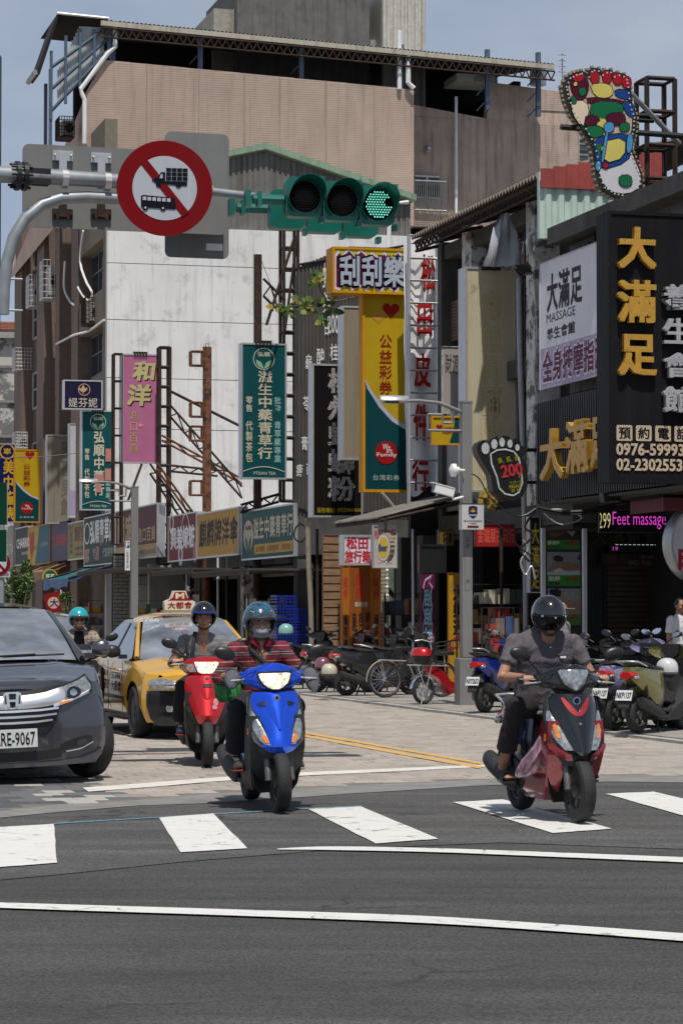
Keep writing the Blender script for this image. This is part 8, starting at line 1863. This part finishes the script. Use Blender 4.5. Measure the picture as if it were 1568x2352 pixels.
def rider(label,scooter_,skin,shirt,trousers,helm,pitch=0,hc=(0,.05,1.415),sleeve='short',shoes=None,mitts=False,mask=None,lean_=0,glasses=False,knee=.23,foot=(.235,-.06,.33),sandal=False,girth=1.,collar=None,up=0.,kz=.765):
    psi=scooter_.rotation_euler.z
    o=bpy.data.meshes.new('person'); m=MB(skin); hc=V(hc)
    L=head(m,hc,pitch); face_L=L
    limb(m,[hc+V((0,.02,-.06)),hc+V((0,.05,-.15))],[.052,.058])
    sh=.182*girth; el=.30+.055*girth*girth-.035; neck=hc+V((0,.055,-.15+up*.3))
    SHp=[V((q*sh,  .15-up*.4,1.205+up*.72)) for q in (-1,1)]; ELp=[V((q*el,.07-up*.3,.985+up*.35)) for q in (-1,1)]; HD=[V((q*.285,-.335,1.003)) for q in (-1,1)]
    m.tube([V((0,.2,.84)),V((0,.16,1.05)),V((0,.14,1.2)),neck],[.12,.13,.13,.06],n=14)
    for i,q in enumerate((-1,1)):
        wr__=HD[i]+V((-q*.0,.075,.02))
        limb(m,[SHp[i],ELp[i],ELp[i]+(wr__-ELp[i])*.35,wr__],[.048,.041,.040,.026]); 
        limb(m,[wr__,HD[i]+V((0,.045,.012))],[.026,.028]); fist(m,HD[i],q)
        kn=V((q*knee,-.13,kz-.005)); ft=V((q*foot[0],foot[1],foot[2]))
        limb(m,[V((q*.09,.22,.84)),kn,ft+V((0,.05,.07))],[.07,.055,.036]); 
        if sandal:
            m.ell(ft+V((0,-.04,.0)),(.042,.10,.026),n=14,k=8)
            for k in range(5): m.ell(ft+V(((k-2)*.018,-.135+abs(k-1)*.01,.0)),(.010,.02,.011),n=8,k=6)
    b=m.build('person'); tag(b,label,'person'); organic(b,.0075,3); b.location=scooter_.location; b.rotation_euler=scooter_.rotation_euler
    face(b,L,pitch,glasses,mouth=mask is None)
    # shirt
    m=MB(shirt); g_=girth
    def ring(y,z,a,bb): return [(a*cos(t)*(1-.0*sin(t)),y+bb*sin(t),z+.012*cos(2*t)) for t in [2*PI*k/20 for k in range(20)]]
    U_=lambda z:z+up*max(0,(z-.9)/.3)
    m.loft([ring(.20,.78,.155*g_,.125),ring(.20,.86,.168*g_,.14),ring(.18,.97,.162*g_,.138),ring(.155-up*.4,U_(1.08),.172*g_,.132),ring(.14-up*.4,U_(1.17),.185*g_,.115),ring(.135-up*.4,U_(1.225),.165*g_,.09),ring(.125-up*.4,U_(1.26),.105,.07),ring(.115-up*.4,U_(1.285),.068,.062)])
    for i,q in enumerate((-1,1)):
        wr__=HD[i]+V((0,.075,.02)); k_={'short':.62,'long':1.,'elbow':1.}[sleeve]
        m.ell(SHp[i],(.072,.07,.068)); m.tube([SHp[i],SHp[i]+(ELp[i]-SHp[i])*.5,SHp[i]+(ELp[i]-SHp[i])*(k_ if sleeve=='short' else 1.)],[.068,.066,.067],n=14)
        if sleeve!='short':
            m.ell(ELp[i],(.062,.062,.062)); e=1. if sleeve=='long' else .45; m.tube([ELp[i],ELp[i]+(wr__-ELp[i])*.5*e,ELp[i]+(wr__-ELp[i])*.92*e],[.062,.055,.048 if e==1. else .058],n=14)
    s_=m.build('shirt',b); organic(s_,.0085,3,.026)
    if collar:
        for q in (-1,1): m=MB(collar); m.add([(q*.012,.0-up*.4,1.215+up*1.15),(q*.078,.01-up*.4,1.255+up*1.15),(q*.09,.09-up*.4,1.285+up*1.15),(q*.07,.10-up*.4,1.31+up*1.15),(q*.058,.02-up*.4,1.30+up*1.15),(q*.02,-.01-up*.4,1.255+up*1.15)],[(0,1,4,5),(1,2,3,4)]); co_=m.build('collar',s_); co_.modifiers.new('t','SOLIDIFY').thickness=.006
    # trousers
    m=MB(trousers)
    m.loft([ring(.22,.70,.15,.13),ring(.23,.78,.165,.15),ring(.20,.87,.150,.13)])
    for i,q in enumerate((-1,1)):
        kn=V((q*knee,-.13,kz)); ft=V((q*foot[0],foot[1]+.05,foot[2]+.06)); hp=V((q*.085,.2,.80)); sh_=ft+(kn-ft)*(.10 if not sandal else .30)
        limb(m,[hp,hp+(kn-hp)*.5,kn,kn+(sh_-kn)*.5],[.098,.09,.078,.076],14); m.tube([kn+(sh_-kn)*.5,sh_],[.076,.078],n=14)
    t_=m.build('trousers',b); organic(t_,.011,4,.02)
    # shoes
    for i,q in enumerate((-1,1)):
        ft=V((q*foot[0],foot[1],foot[2]))
        if sandal:
            m=MB(blackp); m.loft([[(ft.x+w_*cos(a),ft.y+y,ft.z-.035+.012*sin(a)) for a in [2*PI*k/12 for k in range(12)]] for y,w_ in ((-.165,.02),(-.14,.045),(-.05,.05),(.06,.04),(.1,.02))])
            m.tube([(ft.x-.05,ft.y-.07,ft.z-.02),(ft.x-.03,ft.y-.075,ft.z+.035),(ft.x+.03,ft.y-.075,ft.z+.035),(ft.x+.05,ft.y-.07,ft.z-.02)],.02,n=8); m.build('sandal',b,smooth=50)
        else:
            m=MB(shoes); m.ell(ft+V((0,.05,.03)),(.042,.05,.05)); m.ell(ft+V((0,-.05,.0)),(.045,.10,.038)); m.ell(ft+V((0,-.11,-.008)),(.04,.045,.03)); m.bx(ft.x-.04,ft.x+.04,ft.y-.14,ft.y+.08,ft.z-.035,ft.z-.01)
            so_=m.build('shoe',b); organic(so_,.008,3)
            m=MB(C_(150,60,40) if i==0 else C_(170,165,160)); m.bx(ft.x-.043,ft.x+.043,ft.y-.15,ft.y+.09,ft.z-.05,ft.z-.032); bevel(m.build('sole',so_),.012)
            m=MB(whitep)
            for k in range(4): m.tube([(ft.x-.02,ft.y-.06+.025*k,ft.z+.036+.006*k),(ft.x+.02,ft.y-.05+.025*k,ft.z+.038+.006*k)],.004,n=4)
            m.build('laces',so_,kind='stuff')
    if mask:
        m=MB(mask); g=[]
        for j in range(9):
            for i in range(13):
                a=R(-78+156*i/12); t=j/8; rr=.083-.012*abs(t-.45); y=-cos(a)*(rr+.022*(1-abs(2*t-.9))); g.append(L(sin(a)*(.075-.012*t),y-.006+.004*sin(25*t),-.018-.088*t-.012*cos(a)))
        m.add(g,[(j*13+i,j*13+i+1,(j+1)*13+i+1,(j+1)*13+i) for j in range(8) for i in range(12)]); mk=m.build('face_mask',b,smooth=70); mk.modifiers.new('t','SOLIDIFY').thickness=.002
    if mitts:
        for i,q in enumerate((-1,1)):
            m=MB(mitts); c=HD[i]; dn=-.0 if q<0 else -.05
            m.loft([[(c.x+dx+w_*cos(a),c.y+y,c.z+z+h*sin(a)) for a in [2*PI*k/14 for k in range(14)]] for y,z,w_,h,dx in ((.16,.03,.045,.045,-q*.02),(.06,.02,.055,.056,0),(-.02,.0,.064,.066,q*.01),(-.07,-.02,.06,.056,q*.02),(-.10,-.045+dn*.6,.04,.04,q*.03),(-.115,-.065+1.*dn,.014,.018,q*.035))]); mm_=m.build('mitten_cover',b,smooth=70)
    helmet(b,hc+V((0,.012,.02)),pitch,**helm)
    return b,L
# fabrics
def plaid(name,base,bands,sc=1.,axis='Z'):
    m,N,L,b=nodes(name); b.inputs['Roughness'].default_value=.85; tc=N.new('ShaderNodeTexCoord'); sp=N.new('ShaderNodeSeparateXYZ'); L.new(tc.outputs['Object'],sp.inputs[0])
    out=None; rgb=N.new('ShaderNodeRGB'); rgb.outputs[0].default_value=(*base,1); out=rgb.outputs[0]
    for ax_,period,phase,width,c in bands:
        a=N.new('ShaderNodeMath'); a.operation='MULTIPLY_ADD'; a.inputs[1].default_value=1/period; a.inputs[2].default_value=phase+10; L.new(sp.outputs[ax_],a.inputs[0])
        f=N.new('ShaderNodeMath'); f.operation='FRACT'; L.new(a.outputs[0],f.inputs[0]); g=N.new('ShaderNodeMath'); g.operation='LESS_THAN'; g.inputs[1].default_value=width; L.new(f.outputs[0],g.inputs[0])
        x=N.new('ShaderNodeMix'); x.data_type='RGBA'; L.new(g.outputs[0],x.inputs['Factor']); L.new(out,x.inputs['A']); x.inputs['B'].default_value=(*c,1); out=x.outputs['Result']
    L.new(out,b.inputs['Base Color']); n=N.new('ShaderNodeTexNoise'); n.inputs['Scale'].default_value=14; L.new(tc.outputs['Object'],n.inputs['Vector']); bp=N.new('ShaderNodeBump'); bp.inputs['Strength'].default_value=.5; bp.inputs['Distance'].default_value=.012; L.new(n.outputs['Fac'],bp.inputs['Height']); L.new(bp.outputs[0],b.inputs['Normal']); return m
cloth=lambda n,c,**k: mat('cloth_'+n,c,.88,var=k.pop('var',.12),scale=k.pop('scale',22),bump=.5,bscale=14,**k)
stripe=plaid('red_striped_cotton',(.17,.010,.02),[('Z',.115,.0,.42,(.03,.016,.02)),('X',.13,.2,.3,(.10,.008,.015)),('Z',.115,.32,.035,(.42,.36,.36)),('Z',.115,.72,.025,(.36,.30,.31)),('Z',.115,.88,.03,(.30,.25,.26))])
heather=mat('grey_heather',(.16,.165,.17),.9,var=.3,scale=9,stretch=(.4,.4,10),bump=.4,bscale=10)
polo=cloth('purple_grey',(.098,.085,.098)); navyc=cloth('navy_black',(.012,.013,.018)); darkc=cloth('black_brown',(.016,.012,.014)); 
hb_=mat('helmet_black',(.010,.010,.012),.12,coat=1.,var=.1); hblue=mat('helmet_blue_pattern',(.02,.12,.22),.18,.2,coat=1,var=.9,scale=12,spots=(14,.52,.03,.9),spotc=(.035,.04,.05)); hteal=mat('helmet_cyan',(.01,.33,.38),.25,coat=.8,var=.06)
tv=mat('smoked_visor',(.005,.005,.006),.2,spec=.3,var=.1); cv=mat('tinted_clear_visor',(.10,.10,.10),.05,coat=1,var=.1,alpha=.35)
b1,_=rider('person in red striped shirt, grey mask and patterned blue helmet riding the blue scooter',SB,skinm,stripe,navyc,dict(col=hblue,visor=cv,full=(2,30)),pitch=R(4),sleeve='elbow',shoes=cloth('brown_shoe',(.05,.04,.035)),mitts=mat('grey_print_fabric',(.09,.09,.105),.8,var=.2,spots=(22,.62,.03,.8),spotc=(.3,.3,.32)),mask=cloth('mask_grey',(.27,.27,.30)),collar=C_(130,20,35))
b2,_=rider('person in grey v-neck t-shirt and black helmet riding the red scooter',SR,skinm,heather,navyc,dict(col=hb_,peak=C_(30,50,130)),hc=(0,.05,1.44),sleeve='short',shoes=cloth('navy_shoe',(.02,.03,.07)),knee=.22)
b3,_=rider('person in purple grey polo shirt and black visor helmet riding the black scooter',SK,skinm,polo,darkc,dict(col=hb_,visor=tv,full=(-36,9),r=(.126,.148,.142),op=(62,2)),pitch=R(18),hc=(0,-.01,1.455),sleeve='short',sandal=True,knee=.30,girth=1.24,foot=(.32,.08,.29),collar=polo,up=.085,kz=.81)
# straps, pocket badge, neck openings
def strap(b,pts,r,m_,name='bag_strap',flat=.35): MB(m_).tube(pts,r,n=8,flat=1).build(name,b,smooth=60)
strap(b2,[(.11,.05,1.285),(.085,.03,1.22),(-.0,.015,1.08),(-.04,.02,.98)][::1] and [(-.085,.09,1.29),(-.10,.035,1.21),(-.115,.02,1.08),(-.135,.05,.93)],.02,mat('dark_webbing',(.025,.025,.027),.85))
strap(b1,[(-.085,.09,1.29),(-.075,.03,1.20),(.02,.01,1.10),(.09,.02,1.0)],.02,_M['dark_webbing'])
MB(skinm).add([(-.042,.022,1.262),(.042,.022,1.262),(.0,.004,1.165)],[(0,2,1)]).build('bare_neck',b2); MB(skinm).add([(-.028,.018,1.272),(.028,.018,1.272),(.006,.0,1.165)],[(0,2,1)]).build('bare_neck',b1)
MB(blackp).text('KK',.06,1.085,.095,1.10,.014,bold=.03).build('chest_mark',b2); MB(whitep).bx(.08,.125,-.018,-.012,1.155,1.17).build('pocket_badge',b3); m=MB(polo); m.bx(.055,.15,-.02,-.012,1.18,1.185); m.build('pocket_edge',b3); MB(whitep).ell((0,-.03,1.235),(.006,.004,.006),n=6,k=4).build('button',b3)
# bag of the black scooter and the green bag
pb=mat('pink_plastic_bag',(.52,.30,.40),.25,var=.7,scale=16,stretch=(1,1,.25),trans=.25,spots=(6,.5,.1,.7),spotc=(.08,.06,.08)); 
def on_sc(sc,p): return Matrix.LocRotScale(sc.location,sc.rotation_euler,(1,1,1))@V(p)
def bag(label,sc,rings,m_):
    o=thing('plastic_bag',label,'bag',on_sc(sc,rings[-1][0]),sc.rotation_euler.z); c0=V(rings[-1][0]); m=MB(m_); n=28; rg=[]
    for i,(c,w_,d) in enumerate(rings):
        rg.append([(c[0]-c0.x+w_*cos(2*PI*k/n)*(1+.16*sin(5*2*PI*k/n+i)),c[1]-c0.y+d*sin(2*PI*k/n)*(1+.2*cos(7*2*PI*k/n)),c[2]-c0.z+.01*sin(3*k)) for k in range(n)])
    m.loft(rg); m.build('bag_skin',o,smooth=70); return o
bag('crumpled pink and clear plastic bag hanging at the knee of the polo shirt rider',SK,[((-.16,-.40,.66),.015,.02),((-.18,-.40,.60),.035,.03),((-.20,-.38,.52),.06,.04),((-.24,-.34,.43),.085,.05),((-.28,-.30,.35),.08,.055),((-.31,-.28,.31),.04,.03)],pb)
bag('sliver of pink plastic bag right of the black scooter wheel',SK,[((.22,-.2,.52),.02,.02),((.23,-.2,.45),.035,.03),((.24,-.2,.34),.05,.04),((.24,-.2,.30),.03,.03)],pb)
gbag=mat('green_woven_bag',(.03,.22,.045),.6,var=.5,scale=9,spots=(12,.6,.05,.5),spotc=(.25,.3,.02))
bag('green shopping bag on the rear left of the blue scooter',SB,[((-.26,.12,1.12),.03,.04),((-.27,.12,1.04),.08,.08),((-.27,.1,.93),.10,.10),((-.26,.08,.85),.10,.10),((-.25,.08,.81),.07,.07)],gbag)
# teal helmet rider behind the minivan
p=pY(186,1560,32.5); SC2=scooter('dark scooter of the teal helmet rider, only a mirror shows',(p.x,p.y-.2,0),R(12),paint('coal3',(.02,.02,.02),.3),dust,'blue',group='ridden scooters at the crossing')
check=plaid('beige_check_cotton',(.30,.24,.19),[('X',.05,.0,.3,(.20,.14,.11)),('Z',.05,.1,.25,(.36,.33,.29)),('Z',.1,.5,.1,(.12,.10,.09))])
b4,_=rider('person in beige checked shirt over black top with teal helmet behind the minivan',SC2,skinm,check,navyc,dict(col=hteal,visor=cv,full=(0,16)),hc=(0,.05,1.40),sleeve='long',shoes=navyc,glasses=True)
MB(C_(12,12,14)).loft([[(x*w_,.012-.01*(1-x*x),z) for x in (-1,-.5,0,.5,1)]+[(x*w_,.05,z) for x in (1,0,-1)] for z,w_ in ((.85,.07),(1.1,.07),(1.2,.06),(1.26,.05))]).build('black_top',b4,smooth=50); MB(C_(190,90,80)).lathe([(.03,0),(.03,.002),(.02,.002),(.02,0)],None,16,(0,-.0,1.05),'y').build('print',b4)
# standing people
def stander(label,pos,psi,skin,shirt,trous,H=1.66,cap=None,glasses=False,hair_=True):
    k=H/1.72; b_=MB(skin); hc=V((0,0,1.60)); L=head(b_,hc,0); limb(b_,[hc+V((0,.02,-.06)),hc+V((0,.03,-.17))],[.052,.06])
    b_.tube([(0,.02,.95),(0,.02,1.2),(0,.02,1.36)],[.11,.12,.11],n=14); arms=[]
    for q in (-1,1):
        a=[V((q*.18,.03,1.38)),V((q*.225,.04,1.10)),V((q*.235,-.02,.86))]; arms.append(a); limb(b_,a,[.048,.038,.027]); b_.ell(a[2]+V((0,-.01,-.05)),(.018,.036,.05))
        for f in range(4): b_.tube([a[2]+V((0,-.03+.017*f,-.08)),a[2]+V((0,-.035+.017*f,-.13)),a[2]+V((-q*.012,-.035+.015*f,-.155+.006*abs(f-1)))],[.010,.009,.007],n=6)
        b_.tube([a[2]+V((0,-.035,-.03)),a[2]+V((-q*.01,-.055,-.07)),a[2]+V((-q*.015,-.055,-.095))],[.012,.010,.008],n=6)
        limb(b_,[(q*.09,.02,.90),(q*.10,.0,.48),(q*.10,.03,.08)],[.085,.055,.038]); b_.ell((q*.10,-.05,.04),(.042,.12,.035))
    o=b_.build('person'); tag(o,label,'person'); organic(o,.009,3); o.location=pos; o.rotation_euler=(0,0,psi); o.scale=(k,k,k); face(o,L,0,glasses)
    m=MB(shirt); ring=lambda z,a,bb,y=.02:[(a*cos(t),y+bb*sin(t),z) for t in [2*PI*i/20 for i in range(20)]]
    m.loft([ring(.88,.165,.13),ring(1.0,.165,.135),ring(1.15,.165,.13),ring(1.3,.185,.12),ring(1.40,.16,.09),ring(1.44,.1,.07),ring(1.465,.068,.06)])
    for a in arms: m.ell(a[0],(.072,.07,.065)); e=a[0]+(a[1]-a[0])*.75; m.tube([a[0],e],[.068,.07],n=14)
    organic(m.build('shirt',o),.011,3,.018)
    m=MB(trous); m.loft([ring(.80,.16,.13),ring(.95,.16,.13)])
    for q in (-1,1): m.tube([(q*.085,.02,.85),(q*.10,.0,.48),(q*.10,.03,.10)],[.098,.075,.07],n=14)
    organic(m.build('trousers',o),.013,3,.02)
    for q in (-1,1): m=MB(blackp); m.ell((q*.10,-.05,.045),(.05,.13,.045)); m.build('shoe',o,smooth=60)
    m=MB(hairm if not cap else cap)
    m.lathe([(.079,.0),(.082,.03),(.074,.065),(.055,.092),(.025,.108),(.005,.112)],None,18,tuple(hc+V((0,.02,.012)))); 
    if cap: m.box(tuple(hc+V((0,-.12,.03))),(.14,.1,.01))
    m.build('cap' if cap else 'hair',o,smooth=60); return o
pz=pY(1562,1600,40.2); stander('person in white t-shirt and glasses standing at the right edge by the shutter',(pz.x,pz.y,.045),R(38),skind,cloth('white',(.55,.55,.57)),cloth('blue',(.06,.09,.16)),1.66,glasses=True)
pz=pY(1290,1600,34.0); stander('person in pale grey with grey cap standing behind the polo shirt rider',(pz.x,pz.y,.045),R(60),skind,cloth('pale_grey',(.2,.2,.2)),cloth('khaki',(.2,.16,.11)),1.58,cap=cloth('cap_grey',(.3,.3,.3)))
